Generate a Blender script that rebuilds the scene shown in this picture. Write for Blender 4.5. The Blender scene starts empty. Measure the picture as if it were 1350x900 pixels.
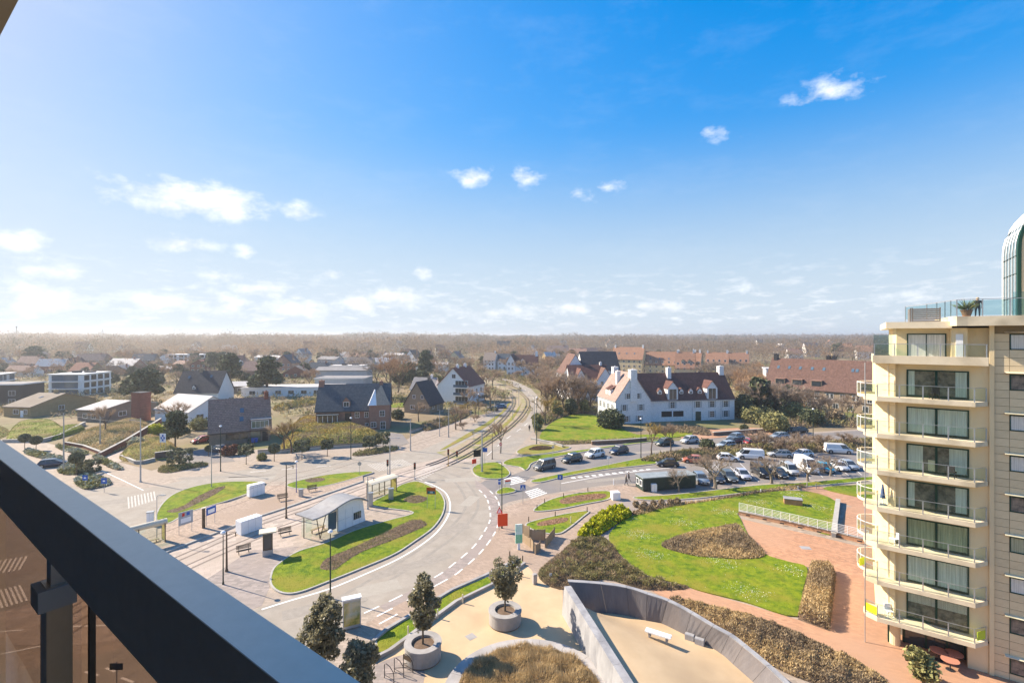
import bpy, bmesh, math, random
import numpy as np
from mathutils import Vector, Matrix
from mathutils.geometry import tessellate_polygon

SC = bpy.context.scene
COL = SC.collection
rnd = random.Random(7)
R = math.radians
# ---------------------------------------------------------------- camera, sun, sky, exposure
EYE = 24.8                      # eye height above the square: ninth-floor balcony
FOC, CX, HY = 637.0, 675.0, 442.0
cam_d = bpy.data.cameras.new("camera"); cam = bpy.data.objects.new("camera", cam_d); COL.objects.link(cam)
cam.location = (0, 0, EYE); cam.rotation_euler = (R(90), 0, 0)
cam_d.sensor_width = 36; cam_d.lens = 36 * FOC / 1350; cam_d.shift_y = -8 / 1350
cam_d.clip_start = 0.05; cam_d.clip_end = 20000
SC.camera = cam
SC.view_settings.view_transform = 'Standard'; SC.view_settings.look = 'None'
SC.view_settings.exposure = 1.43; SC.view_settings.gamma = 1.0; SC.view_settings.use_curve_mapping = False
SC.cycles.use_denoising = True
SC.cycles.max_bounces = 6; SC.cycles.transparent_max_bounces = 16; SC.cycles.volume_bounces = 0
SC.cycles.sample_clamp_indirect = 6
HAZE = 0.00027
SUN_EL, SUN_AZ = 35.0, -67.0     # azimuth from +Y towards +X (sun is to the left, a little ahead)
sd = bpy.data.lights.new("sun", 'SUN'); sun = bpy.data.objects.new("sun", sd); COL.objects.link(sun)
sd.energy = 4.1; sd.angle = R(0.53); sd.color = (1.0, 0.86, 0.68)
_s = Vector((math.sin(R(SUN_AZ)) * math.cos(R(SUN_EL)), math.cos(R(SUN_AZ)) * math.cos(R(SUN_EL)), math.sin(R(SUN_EL))))
sun.rotation_euler = _s.to_track_quat('Z', 'Y').to_euler(); sun.location = (-40, 20, 60)

W = bpy.data.worlds.new("World"); SC.world = W; W.use_nodes = True
nt = W.node_tree; N = nt.nodes; L = nt.links; N.clear()
def nd(t, **k):
    n = N.new(t)
    for a, b in k.items(): setattr(n, a, b)
    return n
def mth(op, a, b=None, c=None, clamp=False):
    n = N.new('ShaderNodeMath'); n.operation = op; n.use_clamp = clamp
    for i, x in enumerate((a, b, c)):
        if x is None: continue
        if isinstance(x, (int, float)): n.inputs[i].default_value = x
        else: L.new(x, n.inputs[i])
    return n.outputs[0]
sky = nd('ShaderNodeTexSky', sky_type='NISHITA'); sky.sun_disc = False
sky.sun_elevation = R(SUN_EL); sky.sun_rotation = R(SUN_AZ); sky.air_density = 1.0; sky.dust_density = 0.6; sky.ozone_density = 3.0; sky.altitude = 20
hs = nd('ShaderNodeHueSaturation'); hs.inputs['Saturation'].default_value = 1.62; hs.inputs['Hue'].default_value = 0.506
# soften the glare near the sun, and let the lowest air go pale
one = nd('ShaderNodeVectorMath', operation='MULTIPLY_ADD'); L.new(sky.outputs[0], one.inputs[0]); one.inputs[1].default_value = (1 / 8.0,) * 3; one.inputs[2].default_value = (1, 1, 1)
dv = nd('ShaderNodeVectorMath', operation='DIVIDE'); L.new(sky.outputs[0], dv.inputs[0]); L.new(one.outputs[0], dv.inputs[1])
L.new(dv.outputs[0], hs.inputs['Color'])
tc = nd('ShaderNodeTexCoord'); sep = nd('ShaderNodeSeparateXYZ'); L.new(tc.outputs['Generated'], sep.inputs[0])
az = mth('ARCTAN2', sep.outputs[0], sep.outputs[1]); el = mth('ARCSINE', sep.outputs[2])
def sky_noise(sx, sy, scale, detail, rough, off=0.0):
    cb = nd('ShaderNodeCombineXYZ'); L.new(mth('MULTIPLY', az, sx), cb.inputs[0]); L.new(mth('MULTIPLY', el, sy), cb.inputs[1]); cb.inputs[2].default_value = off
    n = nd('ShaderNodeTexNoise'); n.inputs['Scale'].default_value = scale; n.inputs['Detail'].default_value = detail; n.inputs['Roughness'].default_value = rough
    L.new(cb.outputs[0], n.inputs['Vector']); return n.outputs[0]
bw = nd('ShaderNodeRGBToBW'); L.new(dv.outputs[0], bw.inputs[0])
pale = nd('ShaderNodeMix', data_type='RGBA', blend_type='MULTIPLY'); pale.inputs[0].default_value = 1; L.new(mth('MULTIPLY_ADD', bw.outputs[0], 0.72, 1.35), pale.inputs[6]); pale.inputs[7].default_value = (.88, 1.02, 1.2, 1)
lowf = nd('ShaderNodeMapRange', interpolation_type='SMOOTHSTEP'); L.new(el, lowf.inputs[0]); lowf.inputs[1].default_value = R(24); lowf.inputs[2].default_value = R(-1); lowf.inputs[3].default_value = 0; lowf.inputs[4].default_value = .9
clean = nd('ShaderNodeMix', data_type='RGBA'); L.new(lowf.outputs[0], clean.inputs[0]); L.new(hs.outputs[0], clean.inputs[6]); L.new(pale.outputs[2], clean.inputs[7])
n1 = sky_noise(1.0, 1.7, 16, 9, 0.62)
# the clouds seen that day: azimuth, elevation, half width, half height (degrees), opacity
CL = [(258, 263, 125, 27, 1.0), (395, 281, 28, 14, .8), (240, 321, 48, 13, .9), (22, 317, 52, 15, .9), (324, 333, 17, 9, .7), (625, 234, 30, 13, .8),
      (692, 233, 24, 12, .7), (1090, 122, 62, 16, .55), (940, 174, 24, 9, .35), (800, 245, 22, 8, .4), (757, 257, 24, 7, .35),
      (558, 360, 15, 10, .9), (290, 364, 34, 10, .6), (348, 380, 50, 14, .7), (438, 362, 24, 8, .7), (478, 398, 28, 20, .9), (525, 392, 40, 18, .95), (870, 405, 34, 11, .8),
      (770, 386, 14, 7, .7), (80, 356, 60, 16, .5), (60, 395, 120, 22, .7), (250, 400, 120, 18, .6), (400, 408, 90, 16, .6), (650, 412, 80, 10, .5), (1000, 378, 30, 9, .25), (1200, 388, 40, 9, .3), (720, 408, 90, 12, .5)]
acc = None
for (px, py, wx, wy, op) in CL:
    a0 = math.atan((px - CX) / FOC); rr = math.hypot(FOC, px - CX); e0 = math.atan((HY - py) / rr)
    ra = wx * FOC / rr ** 2 * 1.05; re = wy / rr * 1.05
    da = mth('DIVIDE', mth('SUBTRACT', az, a0), ra); de = mth('DIVIDE', mth('SUBTRACT', el, e0), re)
    rr_ = mth('SQRT', mth('ADD', mth('MULTIPLY', da, da), mth('MULTIPLY', de, de)))
    m = mth('MULTIPLY', mth('SUBTRACT', 1.0, rr_), op)
    acc = m if acc is None else mth('MAXIMUM', acc, m)
acc = mth('MAXIMUM', acc, -1.0)
cl = mth('ADD', mth('MULTIPLY', acc, 1.3), mth('MULTIPLY', mth('SUBTRACT', n1, 0.5), 3.4))
cl = mth('MULTIPLY', mth('SUBTRACT', cl, 0.04), 0.85, clamp=True)
lim = nd('ShaderNodeMapRange'); L.new(acc, lim.inputs[0]); lim.inputs[1].default_value = -0.55; lim.inputs[2].default_value = 0.25
cl = mth('MULTIPLY', cl, lim.outputs[0])
# a faint veil of high cloud
n3 = sky_noise(1.0, 3.0, 5.0, 8, 0.7, 8.0)
veil = nd('ShaderNodeMapRange'); L.new(n3, veil.inputs[0]); veil.inputs[1].default_value = 0.5; veil.inputs[2].default_value = 0.85; veil.inputs[4].default_value = 0.09
cl = mth('MAXIMUM', cl, veil.outputs[0])
# a belt of small distant cumulus all round the horizon
n2 = sky_noise(1.0, 3.6, 22, 7, 0.6, 3.0)
belt = nd('ShaderNodeMapRange'); L.new(el, belt.inputs[0]); belt.inputs[1].default_value = R(9); belt.inputs[2].default_value = R(2.0)
b2 = mth('MULTIPLY', mth('MULTIPLY', mth('SUBTRACT', n2, 0.51), 5.0, clamp=True), mth('MULTIPLY', belt.outputs[0], 0.75))
cl = mth('MAXIMUM', cl, b2)
up = nd('ShaderNodeMapRange'); L.new(el, up.inputs[0]); up.inputs[1].default_value = R(0.2); up.inputs[2].default_value = R(1.5)
cl = mth('MULTIPLY', cl, up.outputs[0])
shade = mth('ADD', 0.86, mth('MULTIPLY', mth('SUBTRACT', n1, 0.35), 0.8, clamp=True))
ccol = nd('ShaderNodeMix', data_type='RGBA', blend_type='MULTIPLY'); ccol.inputs[0].default_value = 1.0
ccol.inputs[6].default_value = (3.1, 3.12, 3.2, 1); L.new(shade, ccol.inputs[7])
mix = nd('ShaderNodeMix', data_type='RGBA'); L.new(mth('MULTIPLY', cl, 0.92), mix.inputs[0]); g2 = nd('ShaderNodeVectorMath', operation='SCALE'); g2.inputs['Scale'].default_value = 1.22; L.new(clean.outputs[2], g2.inputs[0])
b2w = nd('ShaderNodeRGBToBW'); L.new(g2.outputs[0], b2w.inputs[0])
d2 = nd('ShaderNodeVectorMath', operation='SCALE'); L.new(g2.outputs[0], d2.inputs[0]); L.new(mth('DIVIDE', 1.0, mth('MULTIPLY_ADD', b2w.outputs[0], 1 / 3.7, 1.0)), d2.inputs['Scale'])
L.new(d2.outputs[0], mix.inputs[6]); L.new(ccol.outputs[2], mix.inputs[7])
bg = nd('ShaderNodeBackground'); bg.inputs[1].default_value = 0.145; L.new(mix.outputs[2], bg.inputs[0])
wo = nd('ShaderNodeOutputWorld'); L.new(bg.outputs[0], wo.inputs[0])

# ---------------------------------------------------------------- measuring: photo coordinates -> points on the ground
def G(px, py, z=0.0):
    d = FOC * (EYE - z) / (py - HY); return Vector(((px - CX) * d / FOC, d, z))
def P(px, py, d):
    return Vector(((px - CX) * d / FOC, d, EYE - (py - HY) * d / FOC))
def Zat(py, d): return EYE - (py - HY) * d / FOC
def gs(pts, z=0.0): return [G(a, b, z) for a, b in pts]
def smooth(pts, n=5, closed=True):
    out = []; m = len(pts)
    rng_ = range(m) if closed else range(m - 1)
    for i in rng_:
        p0 = pts[(i - 1) % m] if closed or i > 0 else pts[i]; p1 = pts[i]; p2 = pts[(i + 1) % m]
        p3 = pts[(i + 2) % m] if closed or i + 2 < m else p2
        for k in range(n):
            t = k / n
            out.append(0.5 * ((2 * p1) + (p2 - p0) * t + (2 * p0 - 5 * p1 + 4 * p2 - p3) * t * t + (3 * p1 - p0 - 3 * p2 + p3) * t ** 3))
    if not closed: out.append(pts[-1])
    return out

# ---------------------------------------------------------------- materials
MATS = {}
def mat(name, c1, c2=None, scale=1.0, rough=0.85, bump=0.0, bscale=None, metal=0.0, detail=6, island=0.0, spec=0.3, coord='Object', stretch=None, contrast=(0.3, 0.7), c3=None, s3=0.1, trans=0, objvar=0.0):
    if name in MATS: return MATS[name]
    m = bpy.data.materials.new(name); m.use_nodes = True; t = m.node_tree; n = t.nodes; l = t.links
    b = n['Principled BSDF']; b.inputs['Roughness'].default_value = rough; b.inputs['Metallic'].default_value = metal; b.inputs['Specular IOR Level'].default_value = spec
    if len(c1) == 3: c1 = (*c1, 1)
    col = None
    tcn = n.new('ShaderNodeTexCoord'); vec = tcn.outputs[coord]
    if stretch:
        mp = n.new('ShaderNodeMapping'); mp.inputs['Scale'].default_value = stretch; l.new(vec, mp.inputs[0]); vec = mp.outputs[0]
    if c2 is not None:
        nz = n.new('ShaderNodeTexNoise'); nz.inputs['Scale'].default_value = scale; nz.inputs['Detail'].default_value = detail; nz.inputs['Roughness'].default_value = 0.65
        l.new(vec, nz.inputs['Vector'])
        rp = n.new('ShaderNodeValToRGB'); rp.color_ramp.elements[0].position = contrast[0]; rp.color_ramp.elements[1].position = contrast[1]
        rp.color_ramp.elements[0].color = c1; rp.color_ramp.elements[1].color = (*c2, 1) if len(c2) == 3 else c2
        l.new(nz.outputs[0], rp.inputs[0]); col = rp.outputs[0]
    else:
        rgb = n.new('ShaderNodeRGB'); rgb.outputs[0].default_value = c1; col = rgb.outputs[0]
    if c3 is not None:
        nz = n.new('ShaderNodeTexNoise'); nz.inputs['Scale'].default_value = s3; nz.inputs['Detail'].default_value = 5; l.new(vec, nz.inputs['Vector'])
        mr = n.new('ShaderNodeMapRange'); mr.inputs[1].default_value = 0.46; mr.inputs[2].default_value = 0.66; l.new(nz.outputs[0], mr.inputs[0])
        mx = n.new('ShaderNodeMix'); mx.data_type = 'RGBA'; l.new(mr.outputs[0], mx.inputs[0]); l.new(col, mx.inputs[6]); mx.inputs[7].default_value = (*c3, 1); col = mx.outputs[2]
    if island or objvar:
        if island: gi = n.new('ShaderNodeNewGeometry').outputs['Random Per Island']
        else: gi = n.new('ShaderNodeObjectInfo').outputs['Random']
        mr = n.new('ShaderNodeMapRange'); k = island or objvar; mr.inputs[3].default_value = 1 - k; mr.inputs[4].default_value = 1 + k; l.new(gi, mr.inputs[0])
        mx = n.new('ShaderNodeMix'); mx.data_type = 'RGBA'; mx.blend_type = 'MULTIPLY'; mx.inputs[0].default_value = 1; l.new(col, mx.inputs[6]); l.new(mr.outputs[0], mx.inputs[7]); col = mx.outputs[2]
    l.new(col, b.inputs['Base Color'])
    if bump:
        nb = n.new('ShaderNodeTexNoise'); nb.inputs['Scale'].default_value = bscale or scale * 4; nb.inputs['Detail'].default_value = 4; l.new(vec, nb.inputs['Vector'])
        bp = n.new('ShaderNodeBump'); bp.inputs['Strength'].default_value = bump; bp.inputs['Distance'].default_value = 0.05; l.new(nb.outputs[0], bp.inputs['Height']); l.new(bp.outputs[0], b.inputs['Normal'])
    if trans:
        b.inputs['Transmission Weight'].default_value = 0
        tr = n.new('ShaderNodeBsdfTranslucent'); l.new(col, tr.inputs[0]); ms = n.new('ShaderNodeMixShader'); ms.inputs[0].default_value = trans
        l.new(b.outputs[0], ms.inputs[1]); l.new(tr.outputs[0], ms.inputs[2]); l.new(ms.outputs[0], n['Material Output'].inputs[0])
    MATS[name] = m; return m
def bond(name, c1, c2, mortar, sx, sy, rough=0.85, axis=None, offset=0.5, mort=0.03, bump=0.3, weather=None, rot=0.0):
    """laid pavers, bricks or roof tiles too small in the picture to be told apart"""
    if name in MATS: return MATS[name]
    m = mat(name, c1, c2, 1.2, rough)
    t = m.node_tree; n = t.nodes; l = t.links; b = n['Principled BSDF']
    tcn = n.new('ShaderNodeTexCoord'); mp = n.new('ShaderNodeMapping'); l.new(tcn.outputs['Object'], mp.inputs[0])
    if axis: mp.inputs['Rotation'].default_value = axis
    if rot: mp.inputs['Rotation'].default_value = (0, 0, rot)
    br = n.new('ShaderNodeTexBrick'); br.inputs['Scale'].default_value = 1; br.inputs['Brick Width'].default_value = sx; br.inputs['Row Height'].default_value = sy
    br.inputs['Mortar Size'].default_value = mort * sy; br.offset = offset
    br.inputs['Color1'].default_value = (0.75, 0.75, 0.75, 1); br.inputs['Color2'].default_value = (1.15, 1.12, 1.1, 1); br.inputs['Mortar'].default_value = (*mortar, 1)
    l.new(mp.outputs[0], br.inputs['Vector'])
    mx = n.new('ShaderNodeMix'); mx.data_type = 'RGBA'; mx.blend_type = 'MULTIPLY'; mx.inputs[0].default_value = 1
    src = b.inputs['Base Color'].links[0].from_socket; l.new(src, mx.inputs[6]); l.new(br.outputs[0], mx.inputs[7]); out = mx.outputs[2]
    if weather:
        nz = n.new('ShaderNodeTexNoise'); nz.inputs['Scale'].default_value = 0.12; nz.inputs['Detail'].default_value = 8; l.new(tcn.outputs['Object'], nz.inputs['Vector'])
        mr = n.new('ShaderNodeMapRange'); mr.inputs[1].default_value = 0.4; mr.inputs[2].default_value = 0.7; l.new(nz.outputs[0], mr.inputs[0])
        m2 = n.new('ShaderNodeMix'); m2.data_type = 'RGBA'; l.new(mr.outputs[0], m2.inputs[0]); l.new(out, m2.inputs[6]); m2.inputs[7].default_value = (*weather, 1); out = m2.outputs[2]
    l.new(out, b.inputs['Base Color'])
    bp = n.new('ShaderNodeBump'); bp.inputs['Strength'].default_value = bump; bp.inputs['Distance'].default_value = 0.02; l.new(br.outputs['Fac'], bp.inputs['Height']); bp.invert = True
    l.new(bp.outputs[0], b.inputs['Normal'])
    return m
def glassy(name, tint, alpha=0.25, rough=0.02):
    """clear or tinted sheet glass: lets light through, mirrors at grazing angles"""
    if name in MATS: return MATS[name]
    m = bpy.data.materials.new(name); m.use_nodes = True; t = m.node_tree; n = t.nodes; l = t.links; n.remove(n['Principled BSDF'])
    tr = n.new('ShaderNodeBsdfTransparent'); tr.inputs[0].default_value = (*tint, 1)
    gl = n.new('ShaderNodeBsdfGlossy'); gl.inputs['Roughness'].default_value = rough; gl.inputs[0].default_value = (1, 1, 1, 1)
    fr = n.new('ShaderNodeFresnel'); fr.inputs[0].default_value = 1.45
    ge = n.new('ShaderNodeNewGeometry'); iv = n.new('ShaderNodeMath'); iv.operation = 'SUBTRACT'; iv.inputs[0].default_value = 1; l.new(ge.outputs['Backfacing'], iv.inputs[1]); mu = n.new('ShaderNodeMath'); mu.operation = 'MULTIPLY'; l.new(fr.outputs[0], mu.inputs[0]); l.new(iv.outputs[0], mu.inputs[1])
    mx = n.new('ShaderNodeMixShader'); l.new(mu.outputs[0], mx.inputs[0]); l.new(tr.outputs[0], mx.inputs[1]); l.new(gl.outputs[0], mx.inputs[2]); l.new(mx.outputs[0], n['Material Output'].inputs[0])
    MATS[name] = m; return m

M = {}
M['ground'] = mat('dry_land', (.17, .125, .07), (.29, .225, .14), .09, .95, c3=(.13, .145, .04), s3=.03)
M['asphalt'] = mat('old_asphalt', (.265, .235, .195), (.36, .32, .27), .6, .9, bump=.25, bscale=40, c3=(.31, .265, .215), s3=.13)
M['asphalt_grey'] = mat('grey_asphalt', (.17, .155, .15), (.235, .215, .20), .3, .9, bump=.25, bscale=40, c3=(.25, .22, .19), s3=.07)
M['asphalt_far'] = mat('far_asphalt', (.22, .19, .165), (.27, .235, .21), .2, .9)
M['pave'] = bond('tan_pavers', (.325, .27, .22), (.405, .34, .28), (.72, .70, .66), .6, .3, mort=.05, weather=(.34, .275, .215))
M['pave_pink'] = bond('pink_pavers', (.35, .27, .21), (.415, .325, .26), (.72, .68, .62), .4, .2, mort=.05, rot=.6, weather=(.315, .235, .175))
M['pave_red'] = bond('red_pavers', (.41, .22, .13), (.48, .28, .175), (.8, .78, .72), .42, .21, mort=.05, rot=.4, weather=(.43, .26, .165))
M['pave_grey'] = bond('grey_pavers', (.27, .235, .215), (.34, .295, .27), (.75, .72, .7), .6, .3, mort=.05, weather=(.30, .25, .22))
M['plaza'] = mat('beige_resin', (.50, .365, .22), (.565, .425, .265), .5, .85, bump=.15, bscale=60, c3=(.445, .325, .20), s3=.22)
M['platform'] = bond('platform_slabs', (.40, .335, .285), (.47, .40, .345), (.75, .74, .72), 1.0, .6, mort=.03, rot=-.6, weather=(.38, .31, .25))
M['white_line'] = mat('road_paint', (.55, .53, .49), (.78, .76, .72), 6, .7, contrast=(.25, .5))
M['worn_line'] = mat('worn_paint', (.34, .31, .27), (.58, .55, .50), 3, .8, contrast=(.3, .62))
M['kerb'] = mat('kerb_concrete', (.34, .32, .29), (.46, .44, .40), 1.2, .9, bump=.2)
M['concrete'] = mat('grey_concrete', (.30, .285, .275), (.42, .40, .385), .9, .9, bump=.3, bscale=14, c3=(.26, .25, .24), s3=.5)
M['concrete_dark'] = mat('board_concrete', (.13, .12, .125), (.20, .185, .185), 1.1, .85, bump=.4, bscale=9, c3=(.165, .145, .14), s3=.6, stretch=(1, 1, .35))
M['concrete_pale'] = mat('pale_concrete', (.28, .28, .29), (.38, .38, .39), 1.4, .85, bump=.2, bscale=10, c3=(.235, .235, .25), s3=.8, stretch=(1, 1, .5))
M['grass'] = mat('lawn', (.07, .138, .002), (.21, .262, .006), 1.3, .95, contrast=(.36, .64), bump=1.0, bscale=25, c3=(.225, .215, .02), s3=.3, detail=9)
M['grass_dry'] = mat('dry_lawn', (.17, .19, .02), (.27, .235, .055), .7, .95, bump=.8, bscale=18, c3=(.25, .18, .055), s3=.25, detail=9)
M['blade'] = mat('grass_blade', (.10, .19, .003), (.215, .28, .008), .35, .8, island=.35, spec=.1)
M['soil'] = mat('bed_soil', (.115, .075, .05), (.20, .14, .095), 2.5, .95, bump=.6)
M['soil_red'] = mat('bed_mulch', (.26, .13, .075), (.36, .22, .14), 2.5, .95, bump=.6)
M['rail_metal'] = mat('anthracite_rail', (.47, .43, .375), (.52, .475, .42), 30, .36, metal=.6, bump=.03, bscale=400)
M['white_paint'] = mat('white_paint', (.78, .79, .80), (.86, .86, .86), 2, .55)
M['white_wall'] = mat('white_render', (.74, .74, .73), (.82, .82, .81), .8, .85, bump=.15, bscale=8)
M['steel'] = mat('galvanised', (.36, .38, .40), (.46, .48, .50), 3, .45, metal=.6)
M['green_post'] = mat('dark_green_paint', (.012, .035, .028), None, rough=.5)
M['dark_metal'] = mat('dark_metal', (.02, .02, .024), (.035, .035, .04), 4, .5)
M['brown_metal'] = mat('bronze_metal', (.10, .075, .05), (.15, .11, .075), 4, .5, metal=.3)
M['bark'] = mat('bark', (.09, .065, .045), (.17, .13, .095), 3, .95, bump=.4)
M['bark_grey'] = mat('grey_bark', (.17, .14, .11), (.26, .22, .18), 3, .95, bump=.4)
M['twig'] = mat('winter_twigs', (.30, .22, .155), (.39, .295, .215), .3, .95, island=.2, trans=.35)
M['wood_a'] = mat('wood_brown', (.19, .145, .10), (.29, .22, .16), .02, .95, island=.08, trans=.5); M['wood_b'] = mat('wood_grey', (.20, .165, .13), (.29, .24, .19), .02, .95, island=.08, trans=.5); M['wood_c'] = mat('wood_russet', (.25, .17, .11), (.34, .235, .155), .02, .95, island=.08, trans=.5); M['wood_d'] = mat('wood_pine', (.07, .08, .045), (.13, .135, .08), .02, .95, island=.2, trans=.35)
M['twig_grey'] = mat('grey_twigs', (.29, .225, .175), (.39, .31, .25), .3, .95, island=.3)
M['twig_orange'] = mat('russet_twigs', (.38, .235, .13), (.48, .31, .18), .3, .95, island=.3)
M['heather'] = mat('heather', (.25, .19, .12), (.35, .27, .175), .6, .95, island=.3, trans=.22)
M['heather_green'] = mat('heather_green', (.215, .195, .085), (.32, .28, .135), .6, .95, island=.3, trans=.22)
M['straw'] = mat('straw_grass', (.42, .31, .16), (.58, .44, .24), .6, .95, island=.3, trans=.22)
M['leaf'] = mat('holm_leaf', (.17, .155, .085), (.29, .27, .175), .8, .5, island=.5, spec=.6, trans=.5)
M['leaf_dark'] = mat('pine_needles', (.07, .083, .042), (.12, .135, .068), .4, .8, island=.45, trans=.1)
M['leaf_clip'] = mat('clipped_leaf', (.12, .13, .07), (.20, .20, .12), .5, .8, island=.5, trans=.1)
M['leaf_yellow'] = mat('lime_leaf', (.34, .37, .008), (.52, .50, .02), .8, .6, island=.4, trans=.2)
M['leaf_olive'] = mat('olive_leaf', (.21, .21, .075), (.33, .30, .13), .5, .8, island=.45, trans=.1)
M['leaf_pale'] = mat('pale_flowers', (.36, .34, .21), (.58, .55, .40), 1.5, .8, island=.5)
M['glass_dark'] = mat('window_glass', (.02, .026, .03), (.055, .065, .07), .25, .06, spec=.9)
M['glass_sky'] = mat('bluish_glass', (.06, .10, .14), (.10, .16, .21), .25, .06, spec=.9)
M['glass_green'] = mat('greenish_glass', (.05, .10, .085), (.13, .19, .16), .3, .06, spec=.9)
M['black'] = mat('black_plastic', (.012, .012, .014), None, rough=.6)
M['wood'] = mat('weathered_wood', (.26, .19, .12), (.36, .27, .18), 2, .85, stretch=(6, 6, .6), bump=.3, island=.2)
M['wood_grey'] = mat('grey_slats', (.14, .12, .105), (.20, .175, .155), 3, .85, stretch=(.6, .6, 6))
# ---------------------------------------------------------------- mesh builder
class MB:
    def __init__(s): s.v = []; s.f = []; s.mi = []; s.cur = 0
    def add(s, vs, fs):
        o = len(s.v); s.v += [tuple(v) for v in vs]; s.f += [tuple(i + o for i in f) for f in fs]; s.mi += [s.cur] * len(fs); return s
    def box(s, x0, y0, z0, x1, y1, z1):
        return s.add([(x0, y0, z0), (x1, y0, z0), (x1, y1, z0), (x0, y1, z0), (x0, y0, z1), (x1, y0, z1), (x1, y1, z1), (x0, y1, z1)],
                     [(3, 2, 1, 0), (4, 5, 6, 7), (0, 1, 5, 4), (1, 2, 6, 5), (2, 3, 7, 6), (3, 0, 4, 7)])
    def cbox(s, c, sx, sy, sz, rz=0.0):
        o = len(s.v); s.box(-sx / 2, -sy / 2, -sz / 2, sx / 2, sy / 2, sz / 2); ca, sa = math.cos(rz), math.sin(rz)
        for i in range(o, len(s.v)):
            x, y, z = s.v[i]; s.v[i] = (c[0] + x * ca - y * sa, c[1] + x * sa + y * ca, c[2] + z)
        return s
    def bar(s, a, b, w, h=None, up=(0, 0, 1)):
        a = Vector(a); b = Vector(b); d = (b - a).normalized(); u = Vector(up)
        if abs(d.dot(u)) > .98: u = Vector((1, 0, 0))
        x = d.cross(u).normalized() * (w / 2); y = x.cross(d).normalized() * ((h or w) / 2)
        return s.add([a - x - y, a + x - y, a + x + y, a - x + y, b - x - y, b + x - y, b + x + y, b - x + y],
                     [(0, 1, 2, 3), (7, 6, 5, 4), (1, 0, 4, 5), (2, 1, 5, 6), (3, 2, 6, 7), (0, 3, 7, 4)])
    def tube(s, pts, rs, n=6, cap=True):
        pts = [Vector(p) for p in pts]
        if isinstance(rs, (int, float)): rs = [rs] * len(pts)
        vs = []; fs = []
        for i, p in enumerate(pts):
            d = (pts[min(i + 1, len(pts) - 1)] - pts[max(i - 1, 0)]).normalized()
            u = Vector((0, 0, 1)) if abs(d.z) < .95 else Vector((1, 0, 0))
            x = d.cross(u).normalized(); y = x.cross(d)
            for k in range(n):
                a = 2 * math.pi * k / n; vs.append(p + (x * math.cos(a) + y * math.sin(a)) * rs[i])
        for i in range(len(pts) - 1):
            for k in range(n):
                fs.append((i * n + k, i * n + (k + 1) % n, (i + 1) * n + (k + 1) % n, (i + 1) * n + k))
        if cap: fs.append(tuple(range(n - 1, -1, -1))); fs.append(tuple((len(pts) - 1) * n + k for k in range(n)))
        return s.add(vs, [tuple(reversed(f)) for f in fs])
    def cyl(s, x, y, z0, z1, r0, r1=None, n=12):
        return s.tube([(x, y, z0), (x, y, z1)], [r0, r0 if r1 is None else r1], n)
    def prism(s, poly, z0, z1, top=True, bottom=True):
        """poly: list of (x, y), counter-clockwise or not; z0/z1 numbers or lists"""
        n = len(poly); a = sum(poly[i][0] * poly[(i + 1) % n][1] - poly[(i + 1) % n][0] * poly[i][1] for i in range(n))
        if a < 0:
            poly = list(reversed(poly))
            if not isinstance(z1, (int, float)): z1 = list(reversed(z1))
            if not isinstance(z0, (int, float)): z0 = list(reversed(z0))
        zz0 = [z0] * n if isinstance(z0, (int, float)) else z0; zz1 = [z1] * n if isinstance(z1, (int, float)) else z1
        vs = [(p[0], p[1], z) for p, z in zip(poly, zz0)] + [(p[0], p[1], z) for p, z in zip(poly, zz1)]
        fs = [(i, (i + 1) % n, n + (i + 1) % n, n + i) for i in range(n)]
        tri = tessellate_polygon([[Vector((p[0], p[1], 0)) for p in poly]])
        for t in tri:
            p, q, r = (poly[i] for i in t)
            if (q[0] - p[0]) * (r[1] - p[1]) - (r[0] - p[0]) * (q[1] - p[1]) < 0: t = (t[0], t[2], t[1])
            if top: fs.append(tuple(n + i for i in t))
            if bottom: fs.append((t[2], t[1], t[0]))
        return s.add(vs, fs)
    def lathe(s, prof, n=24, cx=0, cy=0):
        vs = [(cx + r * math.cos(2 * math.pi * k / n), cy + r * math.sin(2 * math.pi * k / n), z) for r, z in prof for k in range(n)]
        fs = [(i * n + k, i * n + (k + 1) % n, (i + 1) * n + (k + 1) % n, (i + 1) * n + k) for i in range(len(prof) - 1) for k in range(n)]
        return s.add(vs, fs)
    def ball(s, c, rx, ry, rz, n=10, m=6, jit=0.0):
        vs = []; fs = []
        for i in range(m + 1):
            th = math.pi * i / m
            for k in range(n):
                j = 1 + rnd.uniform(-jit, jit); a = 2 * math.pi * k / n
                vs.append((c[0] + rx * j * math.sin(th) * math.cos(a), c[1] + ry * j * math.sin(th) * math.sin(a), c[2] + rz * j * math.cos(th)))
        for i in range(m):
            for k in range(n): fs.append((i * n + k, (i + 1) * n + k, (i + 1) * n + (k + 1) % n, i * n + (k + 1) % n))
        return s.add(vs, fs)
    def mesh(s, name, mats, sm=False):
        me = bpy.data.meshes.new(name); me.from_pydata(s.v, [], s.f)
        for m in (mats if isinstance(mats, (list, tuple)) else [mats]): me.materials.append(M[m] if isinstance(m, str) else m)
        if any(s.mi): me.polygons.foreach_set('material_index', s.mi)
        if sm: me.polygons.foreach_set('use_smooth', [True] * len(s.f))
        me.update(); return me
    def build(s, name, mats, parent=None, loc=None, rz=0.0, sm=False):
        return link(name, s.mesh(name, mats, sm), parent, loc, rz)
def link(name, me, parent=None, loc=None, rz=0.0):
    o = bpy.data.objects.new(name, me); COL.objects.link(o); o.parent = parent
    if loc is not None: o.location = loc
    if rz: o.rotation_euler = (0, 0, rz)
    return o
def tag(o, label, cat, group=None, kind=None):
    o['label'] = label; o['category'] = cat
    if group: o['group'] = group
    if kind: o['kind'] = kind
    return o
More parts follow.
